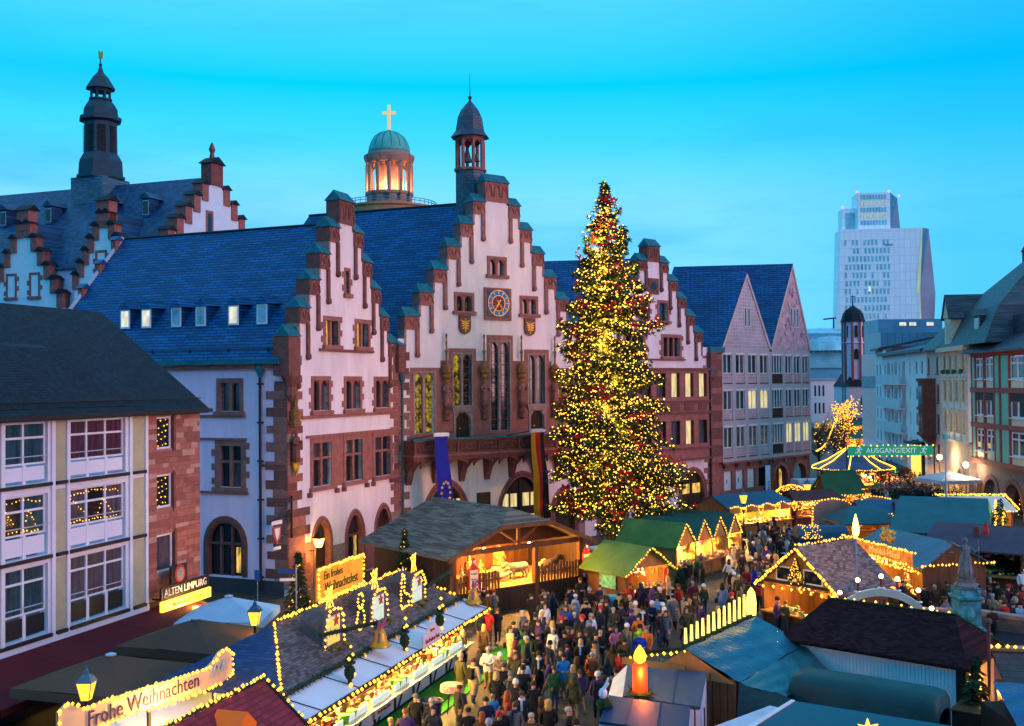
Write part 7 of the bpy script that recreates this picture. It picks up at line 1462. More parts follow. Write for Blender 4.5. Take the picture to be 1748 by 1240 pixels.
# roofs at the bottom edge
for k, (q, zz, lab) in enumerate([([(3.54, 35.7, 2.75), (5.85, 34.4, 2.75), (6.6, 37.5, 3.0), (4.0, 38.6, 3.0)], 0, "blue metal lean-to roof carrying the red candle"), ([(2.5, 32.4, 2.95), (4.95, 31.2, 2.95), (5.3, 32.9, 3.2), (2.96, 34.2, 3.2)], 0, "blue metal lean-to roof at the bottom edge, ahead of the candle roof")]):
    o = thing("lean_to_stall", lab, "stall", (0, 0, 0), 0, "blue lean-to stalls"); c = [Vector(v) for v in q]
    MB().slab(c, .08).obj("roof", mat("blue_metal", (.004, .032, .085), .45, .3, .8), o)
    for t_ in (.3, .65): a, b_ = c[0].lerp(c[1], t_), c[3].lerp(c[2], t_); MB().tube([a + Vector((0, 0, .02)), b_ + Vector((0, 0, .02))], .02, 4).obj("roof_seam", mat("blue_seam", (.004, .03, .07), .5), o)
    MB().hexa([(v.x, v.y, 0) for v in c], [(v.x * 1.0, v.y, v.z - .12) for v in c]).obj("wall", mat("pale_canvas_wall", (.42, .46, .62), .8), o)
    b = MB(); dx = (c[2] - c[1]) * .0; 
    for v in (c[1], c[2]): b.tube([(v.x + .12, v.y - .08, 0), (v.x + .12, v.y - .08, v.z)], .025, 5)
    b.tube([(c[1].x + .12, c[1].y - .08, .8), (c[2].x + .12, c[2].y - .08, 2.8)], .02, 5); b.obj("side_frame", dark, o)
    if k == 0:
        MB().slab([c[0] + Vector((-.6, .1, -.5)), c[0], c[3], c[3] + Vector((-.5, .1, -.5))], .04).obj("front_flap", mat("white_flap", (.6, .58, .6), .7), o)
cd = thing("giant_candle", "giant glowing red candle with yellow flame in a fir wreath", "decoration", (4.1, 35.6, 2.82), 0)
MB().lathe([(.24, 0), (.25, .1), (.24, .95), (.2, 1.0)], n=14).obj("candle_body", glow("red_candle", (1.0, .05, .0), 1.25), cd, smooth=True); MB().lathe([(.05, 1.0), (.19, 1.1), (.21, 1.25), (.15, 1.42), (.02, 1.6)], n=12).obj("flame", glow("candle_flame", (1.0, .6, .03), 2.0), cd, smooth=True); garland(cd, [(.34 * math.cos(a * .785), .34 * math.sin(a * .785), .05) for a in range(9)], .16, 40); lamp(cd, (0, -.5, .8), 25, (1, .2, .02))
tb = thing("teddy_ornament", "white reindeer ornament on a dark wreath at the roof edge", "decoration", (2.75, 33.4, 3.08), 0); MB().ball((0, 0, .1), .28, 8, 5, .7).obj("wreath", garl_m, tb); MB().ball((-.05, -.05, .42), .14, 8, 5, 1.2).tube([(-.05, -.05, .5), (.1, -.05, .75)], .06, 6).tube([(.05, -.05, .7), (.12, -.05, .9)], .03, 5).obj("figure", white, tb)
F1 = thing("tarp_roof_stall", "stall under a crumpled teal tarpaulin with candle-shaped lights on its ridge", "stall", (6.05, 38.4, 0), math.atan2(.82, .57))
def crumple(q, n, amp, m, root, name):
    """a loosely laid tarpaulin: a quad with folds"""
    c = [Vector(v) for v in q]; b = MB(); g = []
    ph = [random.uniform(0, 6) for _ in range(6)]
    for j in range(n + 1):
        for i in range(n + 1):
            u, v = i / n, j / n; p = c[0].lerp(c[1], u).lerp(c[3].lerp(c[2], u), v)
            f = math.sin(u * 9 + v * 5 + ph[0]) * .4 + math.sin(v * 17 - u * 7 + ph[1]) * .3 + math.sin(u * 26 + ph[2] + v * 4) * .25 + random.uniform(-.15, .15); p.z += amp * f; g.append(p)
    fs = [(j * (n + 1) + i, j * (n + 1) + i + 1, (j + 1) * (n + 1) + i + 1, (j + 1) * (n + 1) + i) for j in range(n) for i in range(n)]
    return b.add(g, fs).obj(name, m, root, smooth=True)
tsh = mat("shiny_tarp", (.003, .060, .095), .25, .3, .7, .5, 5, spec=.7); tsg = mat("shiny_tarp_green", (.003, .062, .068), .3, .3, .7, .5, 5, spec=.7)
LF1 = 6.4
crumple([(0, 0, 3.6), (LF1, 0, 3.6), (LF1 + .2, -1.9, 2.65), (0.2, -1.9, 2.65)], 22, .045, tsh, F1, "tarpaulin"); crumple([(0.2, -1.9, 2.64), (LF1 + .2, -1.9, 2.64), (LF1 - 1.4, -3.5, 2.15), (.6, -3.4, 2.3)], 20, .05, tsg, F1, "tarpaulin"); crumple([(.6, -3.6, 2.3), (.2, -1.9, 2.64), (.0, -1.8, .4), (.4, -3.7, .4)], 14, .08, tsg, F1, "tarpaulin"); crumple([(LF1, 0, 3.6), (0, 0, 3.6), (0, 1.6, 2.7), (LF1, 1.6, 2.7)], 14, .03, tsh, F1, "tarpaulin")
for k in range(12): bx("wall_board", wood, F1, .05, .12, -1.8 + k * .28, -1.55 + k * .28, .02, 2.75)
MB().add([(.04, -1.85, 2.6), (.04, 1.5, 2.6), (.04, 0, 3.55)], [(0, 1, 2)]).obj("gable_board", wood_l, F1); bx("back_wall", wood, F1, .1, LF1, -1.8, 1.4, 0, 2.6)
bulbs(F1, [[(-.1, 0.0, 3.5), (-.15, 2.4, 3.0)]], .2, .06); garland(F1, [(.0, .1, 3.66), (LF1, .1, 3.66)], .12); garland(F1, [(-.05, .1, 3.6), (-.1, 2.6, 3.05)], .12)
for k in range(13): x_ = .3 + k * .48; h_ = .55 + .35 * (k / 12); MB().tube([(x_, .15, 3.7), (x_, .15, 3.7 + h_)], [.06, .045], 6).obj("light_candle", glow("candle_tube", (1.0, .72, .12), 2.2), F1)
MB().lathe([(.2, 0), (.22, .5), (.16, .9), (.02, 1.1)], (LF1 - .1, .15, 3.65), 8).obj("light_candle", MATS["candle_tube"], F1)
bx("front_post", wood, F1, -.1, .02, 2.4, 2.5, 0, 3.0); bx("front_fascia", wood_l, F1, -.12, -.06, .0, 2.5, 2.75, 3.0)
# bottom right corner hut and tarpaulin, small firs, bottom-edge lights
kb = thing("corner_hut", "hut with dark tiled roof and a row of bulbs at the lower corner", "hut", (16.9, 38.6, 0), math.atan2(-.15, 1)); MB().slab([(0, -2.4, 2.3), (4.5, -2.4, 2.3), (4.5, 0, 3.4), (0, 0, 3.4)], .1).obj("roof", rows("dark_tiles", (.045, .022, .022), (1, 0), .3, .14, .5, .3, .5), kb); bx("wall", wood_d, kb, .2, 4.5, -2.1, .1, 0, 2.3); bulbs(kb, [[(0, .0, 3.55), (4.5, .0, 3.55)]], .22, .08); bx("ridge_board", wood_l, kb, 0, 4.5, -.05, .05, 3.4, 3.5); MB().tube([(-.1, -.1, 0), (-.1, -.1, 4.4)], .06, 6).ball((-.1, -.1, 4.45), .13).obj("corner_pole", sand_d, kb)
kt = thing("tarp_covered_stall", "stall wrapped in shiny dark blue tarpaulin at the lower corner", "stall", (15.6, 33.6, 0), 0); crumple([(-.6, -1.2, 2.6), (3.2, -1.2, 2.6), (3.4, 2.4, 3.0), (0.2, 2.4, 3.0)], 18, .05, mat("navy_tarp", (.006, .02, .11), .2, .3, .8, .5, 5, spec=.7), kt, "tarpaulin"); bx("body", wood_d, kt, -.3, 3.2, -1, 2.2, 0, 2.45); bulbs(kt, [[(1.6, 2.0, 3.1), (2.6, 2.0, 3.1)]], .25, .07)
def fir(P, h, r, label, lit_n=10, name="fir_tree"):
    o = thing(name, label, "tree", (P[0], P[1], 0), 0, "small market firs"); MB().tube([(0, 0, 0), (0, 0, h * .95)], [.07, .01], 6).obj("trunk", wood_d, o); b = MB(); bl = MB()
    for _ in range(int(700 * r)):
        t_ = random.random() ** 1.3; an = random.uniform(0, 6.283); rad = r * (1 - t_) * random.uniform(.25, 1); p = Vector((rad * math.cos(an), rad * math.sin(an), h * (.1 + .9 * t_) - rad * .25)); e = Vector((math.cos(an), math.sin(an), -.35)) * random.uniform(.18, .34); s = e.cross(Vector((0, 0, 1))).normalized() * .09; b.add([p - s, p + s, p + e], [(0, 1, 2)]); b.add([p - e * .3, p + s * .5 + Vector((0, 0, .08)), p + e * .7 - s * .5], [(0, 1, 2)])
        if random.random() < lit_n / 100: bl.bulb((rad * 1.1 * math.cos(an), rad * 1.1 * math.sin(an), p.z), .05)
    b.obj("crown", mat("fir_needles", (.018, .045, .014), .85, .5, 3), o)
    if bl.v: bl.obj("fairy_lights", bulb, o, kind="stuff")
fir((16.3, 38.4), 3.2, .85, "dark fir with a few bulbs beside the brown-roofed hut", 2); fir((15.6, 37.2), 2.8, .7, "smaller dark fir in front of the corner hut pole", 1); fir((34.6, 73.5), 3.0, .8, "lit fir at the far edge of the fountain crowd", 14); fir((9.9, 64.9), 1.9, .6, "little fir between the souvenir hut and the ornament stalls", 0)
fir((-12.0, 60.6), 3.7, .9, "lit fir in front of the corner house portal", 4); fir((-6.3, 63.0), 4.6, 1.0, "lit fir beside the folded parasols", 4); fir((-5.2, 61.5), 2.6, .8, "unlit fir tub plant at the end of the nativity hut", 0)
for k, (pts, P, lab) in enumerate([([(0, 0, 0), (.3, 0, .35), (.9, 0, .5), (1.5, 0, .35), (1.8, 0, 0)], (5.6, 30.9, 2.6), "yellow lit arch sign at the bottom edge")]):
    o = thing("lit_arch_sign", lab, "sign", P, -.4); bulbs(o, [pts], .14, .07); b = MB(); b.ring([(x, z - .25) for x, y, z in pts], [(x, z) for x, y, z in pts], .02, .1); b.obj("arch_board", mat("lit_yellow_board", (.7, .4, .05), .6, .2, emit=(1, .5, .03), es=.8), o); bx("post", dark, o, .85, .95, .1, .2, -2.6, 0)
for P, lab, s in (((7.25, 30.6, 2.9), "small golden star light at the bottom edge", .25), ((10.0, 30.9, 3.1), "golden Christmas star light above the glossy roof", .33)):
    o = thing("star_light", lab, "star light", P, 0, "star lights"); st = []
    for i in range(12): an = math.pi / 2 + i * math.pi / 6; r_ = s if i % 2 == 0 else s * .4; st.append((r_ * math.cos(an), r_ * math.sin(an)))
    MB().prism(st, -.05, .05).obj("star", glow("star_gold", (1.0, .45, .05), 2.2), o); bx("stem", dark, o, -.02, .02, .05, .09, -3 if s < .3 else -.6, 0)
    MB().ball((0, -.06, 0), s * .28).obj("star_bulb", ball_m, o)

# ================================================================= furniture and small things in the square
def high_table(P, label):
    o = thing("high_table", label, "table", (P[0], P[1], 0), 0, "standing tables with pink cloths"); MB().lathe([(.02, 1.1), (.42, 1.1), (.44, 1.07), (.46, .85), (.45, .84)], n=16).obj("tablecloth", mat("pink_cloth", (.50, .07, .08), .8, .45, 9, c2=(.7, .35, .33)), o)
    for k in range(3): an = k * 2.09; MB().tube([(.3 * math.cos(an), .3 * math.sin(an), 0), (.12 * math.cos(an), .12 * math.sin(an), 1.08)], .02, 5).obj("leg", dark, o)
high_table((-1.05, 47.3), "standing table with pink cloth next to the man in the white puffer jacket"); high_table((-2.5, 43.2), "standing table with pink cloth at the edge of the green turf")
yt = thing("high_table", "standing table with yellow top behind the fountain", "table", (30.2, 68.6, 0), 0); MB().lathe([(.8, 1.05), (.8, 1.1)], n=18).obj("table_top", mat("yellow_top", (.55, .42, .06), .5), yt)
for k in range(4): an = k * 1.57 + .4; MB().tube([(.6 * math.cos(an), .6 * math.sin(an), 0), (.35 * math.cos(an), .35 * math.sin(an), 1.05)], .03, 5).obj("leg", MATS["yellow_top"], yt)
def bin_(P, rz, m, label, name="wheeled_bin"):
    o = thing(name, label, "bin", (P[0], P[1], 0), rz); MB().hexa([(-.3, -.32, .08), (.3, -.32, .08), (.3, .32, .08), (-.3, .32, .08)], [(-.4, -.42, 1.05), (.4, -.42, 1.05), (.4, .42, 1.05), (-.4, .42, 1.05)]).obj("body", m, o)
    MB().add([(-.44, -.48, 1.05), (.44, -.48, 1.05), (.44, .46, 1.08), (-.44, .46, 1.08), (-.36, -.4, 1.16), (.36, -.4, 1.16), (.36, .4, 1.2), (-.36, .4, 1.2)], [(0, 1, 5, 4), (1, 2, 6, 5), (2, 3, 7, 6), (3, 0, 4, 7), (4, 5, 6, 7)]).obj("lid", m, o)
    bx("handle", m, o, -.3, .3, .46, .52, 1.02, 1.08); bx("sticker", MATS["notice_red"], o, .05, .25, -.435, -.4, .85, .92)
    for x_ in (-.28, .28): q = MB().lathe([(.12, -.05), (.12, .05)], n=10).obj("wheel", black, o); q.location = (x_, .36, .12); q.rotation_euler = (0, R(90), 0)
bin_((.05, 51.6), .2, mat("bin_green", (.02, .16, .03), .5), "dark green wheeled rubbish bin in the crowd")
bl_ = thing("litter_bin", "round blue bin with a liner in front of the souvenir hut", "bin", (5.55, 60.6, 0), 0); MB().lathe([(.35, 0), (.42, 1.1), (.46, 1.12), (.4, 1.14), (.36, 1.0)], n=14).obj("drum", mat("bin_blue", (.02, .14, .28), .5), bl_); MB().lathe([(.43, 1.15), (.5, 1.0), (.48, .9)], n=14).obj("liner", mat("bin_liner", (.05, .3, .45), .3), bl_)
b2_ = thing("litter_bin", "dark blue lined litter bin among the people at the bottom", "bin", (-3.2, 41.3, 0), 0); MB().lathe([(.35, 0), (.45, 1.0), (.5, 1.02), (.44, 1.04), (.38, .9)], n=14).obj("drum", mat("bin_navy", (.015, .02, .06), .3), b2_)
va = thing("parked_van", "white van parked behind the nativity hut", "van", (6.6, 72.5, 0), math.atan2(.6, .8))
b = MB(); b.hexa([(-1.9, -.95, .35), (2.4, -.95, .35), (2.4, .95, .35), (-1.9, .95, .35)], [(-1.7, -.85, 2.1), (2.2, -.85, 2.15), (2.2, .85, 2.15), (-1.7, .85, 2.1)]); b.hexa([(-2.6, -.9, .4), (-1.85, -.9, .4), (-1.85, .9, .4), (-2.6, .9, .4)], [(-2.4, -.8, 1.1), (-1.8, -.85, 1.25), (-1.8, .85, 1.25), (-2.4, .8, 1.1)]); b.obj("body", mat("van_white", (.62, .60, .58), .35, .06, spec=.5), va)
bx("windscreen", glass, va, -1.93, -1.78, -.75, .75, 1.25, 1.95); bx("side_window", glass, va, -1.5, -.4, -.96, -.88, 1.3, 1.9)
for x_ in (-1.7, 1.5):
    for y_ in (-.9, .9): q = MB().lathe([(.33, -.1), (.33, .1)], n=12).obj("wheel", black, va); q.location = (x_, y_, .33); q.rotation_euler = (R(90), 0, 0)
for k in range(2): bx("headlight", lit_w, va, -2.62, -2.58, -.75 + k * 1.2, -.45 + k * 1.2, .75, .95)
bf = thing("board_fence", "pale wooden board fence between nativity hut and souvenir hut", "fence", (4.4, 66.6, 0), math.atan2(-.85, .5))
for k in range(9): bx("plank", mat("raw_wood", (.26, .16, .09), .8, .25, 4), bf, k * .3, k * .3 + .28, 0, .05, .05, 2.1 + random.uniform(-.03, .03))
for P, h, lab in (((-8.0, 57.6), 2.6, "smaller folded white parasol by the portal"), ((-5.9, 57.9), 3.2, "taller folded white parasol near the nativity hut")):
    o = thing("folded_parasol", lab, "parasol", (P[0], P[1], 0), 0, "folded parasols"); MB().lathe([(.1, .9), (.3, 1.1), (.26, 1.5), (.18, h * .75), (.05, h), (.02, h + .1)], n=9).obj("canopy", mat("white_canvas", (.62, .60, .66)), o, smooth=True); MB().tube([(0, 0, 0), (0, 0, h)], .035, 6).obj("pole", dark, o); MB().lathe([(.35, 0), (.35, .08)], n=10).obj("foot", dark, o)
# wall lamp, hanging sign and street name signs at the corner house
def onA(u, y=0): c, s = math.cos(rzA), math.sin(rzA); return (locA[0] + u * c - y * s, locA[1] + u * s + y * c)
q = onA(2.3, -.75); wl = thing("wall_lamp", "glowing wall lantern on a bracket at the corner house", "lamp", (q[0], q[1], 2.75), rzA); MB().tube([(0, .7, -.25), (0, .1, -.25), (0, 0, -.05)], .03, 5).obj("bracket", dark, wl); MB().hexa([(-.14, -.14, 0), (.14, -.14, 0), (.14, .14, 0), (-.14, .14, 0)], [(-.27, -.27, .55), (.27, -.27, .55), (.27, .27, .55), (-.27, .27, .55)]).obj("lantern_glass", glow("wall_lamp_glass", (1.0, .62, .14), 4.5), wl); MB().lathe([(.42, .55), (.3, .75), (.12, .95), (.03, 1.15)], n=4, a0=.785).obj("lantern_cap", dark, wl); lamp(wl, (0, -.1, .2), 130, r=.3)
q = onA(.1, -.2); hs_ = thing("guild_sign", "wrought iron bracket with white and red eagle shield", "sign", (q[0], q[1], 0), rzA + R(180))
b = MB(); b.tube([(0, 0, 3.6), (0, 0, 6.2)], .07, 6); b.tube([(0, 0, 5.2), (1.2, 0, 5.0), (2.3, 0, 4.85)], .05, 5); b.tube([(0, 0, 6.0), (1.6, 0, 5.0)], .02, 4)
for k in range(7): an = k * .9; b.tube([(.35 + .3 * math.cos(an + i * .6) * (1 - i * .12), 0, 4.9 + .5 * math.sin(an + i * .6) * (1 - i * .12)) for i in range(5)], .03, 4)
b.obj("iron_bracket", dark, hs_)
MB().prism([(1.2, 4.5), (2.0, 4.5), (1.98, 3.9), (1.6, 3.4), (1.22, 3.9)], -.04, .04).obj("shield", mat("shield_red", (.45, .05, .05), .6), hs_); MB().prism([(1.33, 4.4), (1.87, 4.4), (1.8, 4.0), (1.6, 3.65), (1.4, 4.0)], -.055, .055).obj("eagle", white, hs_); bx("scroll", white, hs_, 1.05, 2.15, -.03, .03, 4.62, 4.85); bx("scroll", white, hs_, 1.2, 2.0, -.03, .03, 3.1, 3.3)
sp_ = thing("street_sign", "pole with blue street name plate at the corner house", "sign", (-11.9, 59.5, 0), 0); MB().tube([(0, 0, 0), (0, 0, 3.2)], .04, 6).obj("pole", MATS["steel"], sp_); bx("name_plate", mat("plate_blue", (.01, .06, .25)), sp_, -1.0, -.05, -.03, .0, 2.7, 2.95); bx("name_plate", white, sp_, -.9, -.05, -.03, 0, 2.3, 2.45)
bb = thing("blue_sign_post", "short post with round blue sign at the wing wall", "sign", (-14.6, 62, 0), 0); MB().tube([(0, 0, 0), (0, 0, 2.2)], .03, 5).obj("post", MATS["steel"], bb); bx("sign", mat("sign_blue", (.01, .08, .3)), bb, -.16, .16, -.1, -.06, 1.9, 2.5)
bs = thing("bench", "dark sawhorse table with grey top in front of the shingled stall", "table", (19.0, 76.0, 0), 0.1); bx("table_top", mat("grey_top", (.3, .3, .34), .7), bs, 0, 2.4, 0, .9, .85, .9); [bx("leg", dark, bs, x_, x_ + .06, y_, y_ + .06, 0, .85) for x_ in (.2, 2.1) for y_ in (.1, .75)]
# flags on the balcony
def onBw(u, y): return onB(u, y)
for u_, nm, lab in ((2.0, "eu", "long blue flag with ring of gold stars hanging from the balcony"), (13.2, "de", "long black red and gold flag hanging from the balcony")):
    o = thing("balcony_flag", lab, "flag", locB, rzB, "balcony flags"); xf = 2.5 if nm == "eu" else 11.55; MB().tube([(xf - 2.6, -1.4, 8.95), (xf + .55, -2.5, 9.45)], .04, 6).obj("flagpole", dark, o)
    cols = [mat("eu_blue", (.010, .018, .30), .8, .15, 2)] if nm == "eu" else [mat("flag_gold", (.62, .28, .01), .8, .1), mat("flag_red", (.42, .015, .015), .8, .1), mat("flag_black", (.012, .010, .010), .8, .1)]
    zt, zb = 9.2, 2.4; wv = 1.2 if nm == 'eu' else 1.35; nst = len(cols)
    for i, cm in enumerate(cols):
        b = MB(); ny = 18; nx = 4; g = []
        for j in range(ny + 1):
            for k in range(nx + 1):
                u = (i + k / nx) / nst; t_ = j / ny; x = xf - .9 + u * wv * (1 + .15 * t_) + t_ * .35; g.append((x, -2.35 + .12 * math.sin(u * 8 + t_ * 3) * (.3 + t_) + .08 * math.sin(t_ * 9) - .25 * (1 - u) * .3, zt + (zb - zt) * t_ - .1 * math.sin(u * 3)))
        b.add(g, [(j * (nx + 1) + k, j * (nx + 1) + k + 1, (j + 1) * (nx + 1) + k + 1, (j + 1) * (nx + 1) + k) for j in range(ny) for k in range(nx)]).obj("stripe" if nst > 1 else "cloth", cm, o, smooth=True)
    bx("hem", white, o, xf - .95, xf - .85 + wv, -2.45, -2.3, 9.15, 9.42)
    if nm == "eu":
        for k in range(12):
            an = k * math.pi / 6; sx, sz = xf - .08 + .38 * math.cos(an), 5.0 + .8 * math.sin(an); st = []
            for i in range(10): a2 = math.pi / 2 + i * math.pi / 5; r_ = .13 if i % 2 == 0 else .055; st.append((sx + r_ * math.cos(a2), sz + r_ * math.sin(a2)))
            MB().prism(st, -2.62, -2.58).obj("star", mat("star_gold_cloth", (.8, .5, .03), .6), o)
# ================================================================= the great Christmas tree
random.seed(21)
TX, TY, TH = 6.95, 80.0, 28.3
XT = thing("christmas_tree", "giant fir covered in warm fairy lights and red bows in front of the town hall", "tree", (TX, TY, 0), 0)
MB().tube([(0, 0, 0), (0.02, 0, 4), (0, .03, 12), (0, 0, 20), (0, 0, TH - .3)], [.42, .38, .26, .14, .02], 12).obj("trunk", mat("fir_bark", (.34, .21, .09), .9, .35, 3, .5, 12, stretch=(1, 1, .3)), XT)
prof = [(3.2, 3.6), (3.8, 4.9), (4.8, 5.1), (6.4, 5.1), (8.0, 4.8), (9.4, 4.4), (11.2, 4.5), (13.4, 4.4), (15.2, 4.1), (17.0, 4.2), (18.6, 3.4), (20.0, 3.1), (22.0, 2.5), (24.0, 1.9), (25.6, 1.2), (26.8, .7), (28.3, .12)]
def rad(z):
    for (a, r0), (b, r1) in zip(prof, prof[1:]):
        if a <= z <= b: return r0 + (r1 - r0) * (z - a) / (b - a)
    return prof[0][1] if z < prof[0][0] else .1
limbs = MB(); ndl = MB(); bl = MB(); tips = []
def spray(p, d, s):
    """a flat drooping twig of needles"""
    sd = d.cross(Vector((0, 0, 1))); sd = sd.normalized() if sd.length > .01 else Vector((1, 0, 0))
    dn = Vector((0, 0, -1)); ndl.cur = random.randrange(3)
    for a in (-1, 1):
        e = (d * .55 + sd * a * random.uniform(.45, .9) + dn * random.uniform(.1, .75)).normalized() * s * random.uniform(.6, 1.15)
        w = e.cross(Vector((random.uniform(-1, 1), random.uniform(-1, 1), 1))).normalized() * s * .13
        ndl.add([p - w, p + w, p + e * .6 + w * .8, p + e, p + e * .6 - w * .8], [(0, 1, 2), (0, 2, 4), (4, 2, 3)])
def bough(base, d, rr_, zz, drop, tipup, thick, depth):
    n = 7; pts = []
    for i in range(n + 1):
        t = i / n; pts.append(base + Vector((d.x * rr_ * t, d.y * rr_ * t, -drop * math.sin(t * math.pi * .62) + tipup * t * t)))
    limbs.tube(pts, [max(.010, thick * (1 - t / n)) for t in range(n + 1)], 4, False)
    m = max(5, int(rr_ * (6.5 if depth else 5.0)))
    for i in range(m):
        t = (i + random.random()) / m
        if depth == 0 and t < .14 and rr_ > 2: continue
        j = min(n - 1, int(t * n)); p = pts[j].lerp(pts[j + 1], t * n - j); dd = (pts[j + 1] - pts[j]).normalized(); sdv = Vector((-d.y, d.x, 0))
        for _ in range(3): spray(p + sdv * random.uniform(-.16, .16) + Vector((0, 0, random.uniform(-.22, .05))), dd, (.30 + .03 * min(rr_, 5)) * random.uniform(.8, 1.25))
    nl = max(1, int(rr_ * 3.4)); sag = random.uniform(.0, .10)
    for i in range(nl):
        t = .14 + .86 * (i + random.uniform(.1, .9)) / nl; j = min(n - 1, int(t * n)); p = pts[j].lerp(pts[j + 1], min(1, t * n - j))
        bl.bulb((p.x + random.uniform(-.1, .1), p.y + random.uniform(-.1, .1), p.z + random.uniform(-.12, .14) - sag), random.choice((.04, .05, .06, .078)))
    if depth == 0 and rr_ > 1.2:
        for i in range(int(3 + rr_ * 1.1)):
            t = random.uniform(.3, .95); j = min(n - 1, int(t * n)); p = pts[j].lerp(pts[j + 1], t * n - j); sg = 1 if i % 2 else -1
            d2 = (d * random.uniform(.5, .9) + Vector((-d.y, d.x, 0)) * sg * random.uniform(.5, .9)).normalized(); bough(p, d2, rr_ * random.uniform(.18, .34) * (1.15 - t * .5), zz, rr_ * random.uniform(.03, .12), 0, .02, 1)
    if depth == 0: tips.append((pts[-1], d, zz))
z = 4.7; ang = 0
while z < TH - .3:
    r = rad(z) * random.choice((.84, .92, .98, 1.03)) * (.92 if z > 12 else 1) ; nb = int(4 + r * 1.45) if z < 24 else 6
    for k in range(nb):
        ang += 2.399 + random.uniform(-.3, .3); rr_ = r * random.choice((random.uniform(.5, .75), random.uniform(.8, 1.0), random.uniform(.9, 1.12)))
        if z > 26.3: rr_ *= .8
        rr_ *= 1 + (.17 * math.cos(ang) if z < 9.5 else .03 * math.cos(ang))
        d = Vector((math.cos(ang), math.sin(ang), 0)); zz = z + random.uniform(-.2, .2)
        bough(Vector((0, 0, zz)), d, rr_, zz, rr_ * (.34 if z < 9 else .24 if z < 17 else .08) * random.uniform(.7, 1.3), rr_ * (.08 if z < 20 else .3) * random.uniform(.5, 1.4), .06 if z < 20 else .03, 0)
    z += .46 if z < 18 else .38 if z < 24 else .3
for i in range(650):   # lights close to the trunk make the bright core
    z = random.uniform(4, 26); an = random.uniform(0, 6.283); r = min(.9, rad(z) * .4) * random.uniform(.2, 1); bl.bulb((r * math.cos(an), r * math.sin(an), z), random.uniform(.06, .09))
limbs.obj("boughs", wood_d, XT); 
fm = [mat("needles_%d" % i, c, .75, .5, 2.2) for i, c in enumerate([(.040, .070, .016), (.055, .090, .020), (.028, .050, .014)])]
ndl.obj("crown", fm, XT); bl.obj("fairy_lights", bulb_t, XT, kind="stuff")
bow_b = MB()
for s in (-1, 1):
    bow_b.add([(0, 0, 0), (s * .18, -.05, .16), (s * .36, 0, .12), (s * .34, .02, -.06), (s * .16, .03, -.04)], [(0, 1, 2, 3, 4)]); bow_b.add([(0, .0, 0), (s * .07, -.04, -.02), (s * .2, -.02, -.42), (s * .1, 0, -.46)], [(0, 1, 2, 3)])
bow_b.ball((0, -.03, 0), .07, 6, 4)
bow_me = bow_b.mesh("bow", mat("red_bow", (.62, .012, .02), .5, .25, 5, spec=.4))
random.shuffle(tips); tips.sort(key=lambda t: random.random() * (1.6 if t[2] > 19 else 1)); nbow = 0
for p, d, z in tips:
    if d.y > .45 or nbow >= 100: continue
    nbow += 1; o = link("bow", bow_me, XT); o.location = p + d * .05 + Vector((0, 0, .05)); o.rotation_euler = (random.uniform(-.2, .3), random.uniform(-.3, .3), math.atan2(d.y, d.x) + R(90)); o.scale = [random.uniform(1.0, 1.4)] * 3
for k in range(14): q = random.uniform(4, 25); an = random.uniform(-2.6, -.5); o = link("bow", bow_me, XT); r = rad(q) * .75; o.location = (r * math.cos(an), r * math.sin(an), q); o.rotation_euler = (0, 0, an + R(90))
for k, z in enumerate((5.5, 7.5, 9.5, 11.5, 13.5, 15.5, 17.5, 19.5, 21.5, 23.5)): lamp(XT, (.5 * (-1) ** k, -.6, z), 220, (1, .60, .10), 1.0)  # unseen soft lights added inside the crown to brighten the foliage
# bare lime trees with light chains in the shopping street
def bare_tree(P, h, r, label, nb, chain=True, m=None):
    o = thing("bare_tree", label, "tree", (P[0], P[1], 0), 0, "bare street trees"); b = MB(); tw = MB(); li = MB()
    b.tube([(0, 0, 0), (.05, 0, h * .35), (0, .05, h * .6)], [.22, .17, .1], 7)
    for k in range(34):
        an = k * 2.399; e = random.uniform(.2, 1.2); L_ = r * random.uniform(.6, 1.0); p0 = Vector((0, 0, h * random.uniform(.3, .6))); d = Vector((math.cos(an) * math.cos(e), math.sin(an) * math.cos(e), math.sin(e))); p1 = p0 + d * L_ * .55; p2 = p0 + d * L_ + Vector((0, 0, .15)); b.tube([p0, p1, p2], [.06, .04, .015], 5, False)
        for _ in range(110):
            t = random.random() ** .6; q = p0.lerp(p2, t) + Vector((random.gauss(0, .22), random.gauss(0, .22), random.gauss(0, .2))) * r * .35; v = Vector((random.uniform(-1, 1), random.uniform(-1, 1), random.uniform(-.3, 1))) * .28; s = v.orthogonal().normalized() * .02; tw.add([q - s, q + s, q + v], [(0, 1, 2)])
            if chain and random.random() < nb: li.bulb(q, .07 * max(1, P[1] / 130))
    b.obj("trunk", wood_d, o); tw.obj("crown", m or mat("bare_twigs", (.10, .055, .03), .9, .3), o)
    if li.v: li.obj("fairy_lights", bulb, o, kind="stuff")
bare_tree((38.6, 137), 9.6, 4.6, "bare brown street tree at the corner of the pink-gabled house", .01); bare_tree((46.5, 157), 9.0, 3.4, "bare street tree further along behind the pavilion", .015); bare_tree((58.0, 190), 9.5, 3.6, "bare street tree thick with light chains by the church", .06); bare_tree((75.5, 246), 10.5, 4.4, "far bare street tree covered in golden lights", .10)
for k, (P, Q) in enumerate([((35.5, 127, 4.8), (44.5, 150, 7.2)), ((47, 158, 7.5), (60, 200, 7.0))]):
    a, c = Vector(P), Vector(Q); o = thing("light_chain", ("light chain strung past the bare tree", "far light chain along the shopping street")[k], "light chain", P, 0, "street light chains"); bulbs(o, [[(c - a) * t + Vector((0, 0, -.9 * math.sin(math.pi * t))) for t in [i / 8 for i in range(9)]]], .35, .085); o["kind"] = "thing"
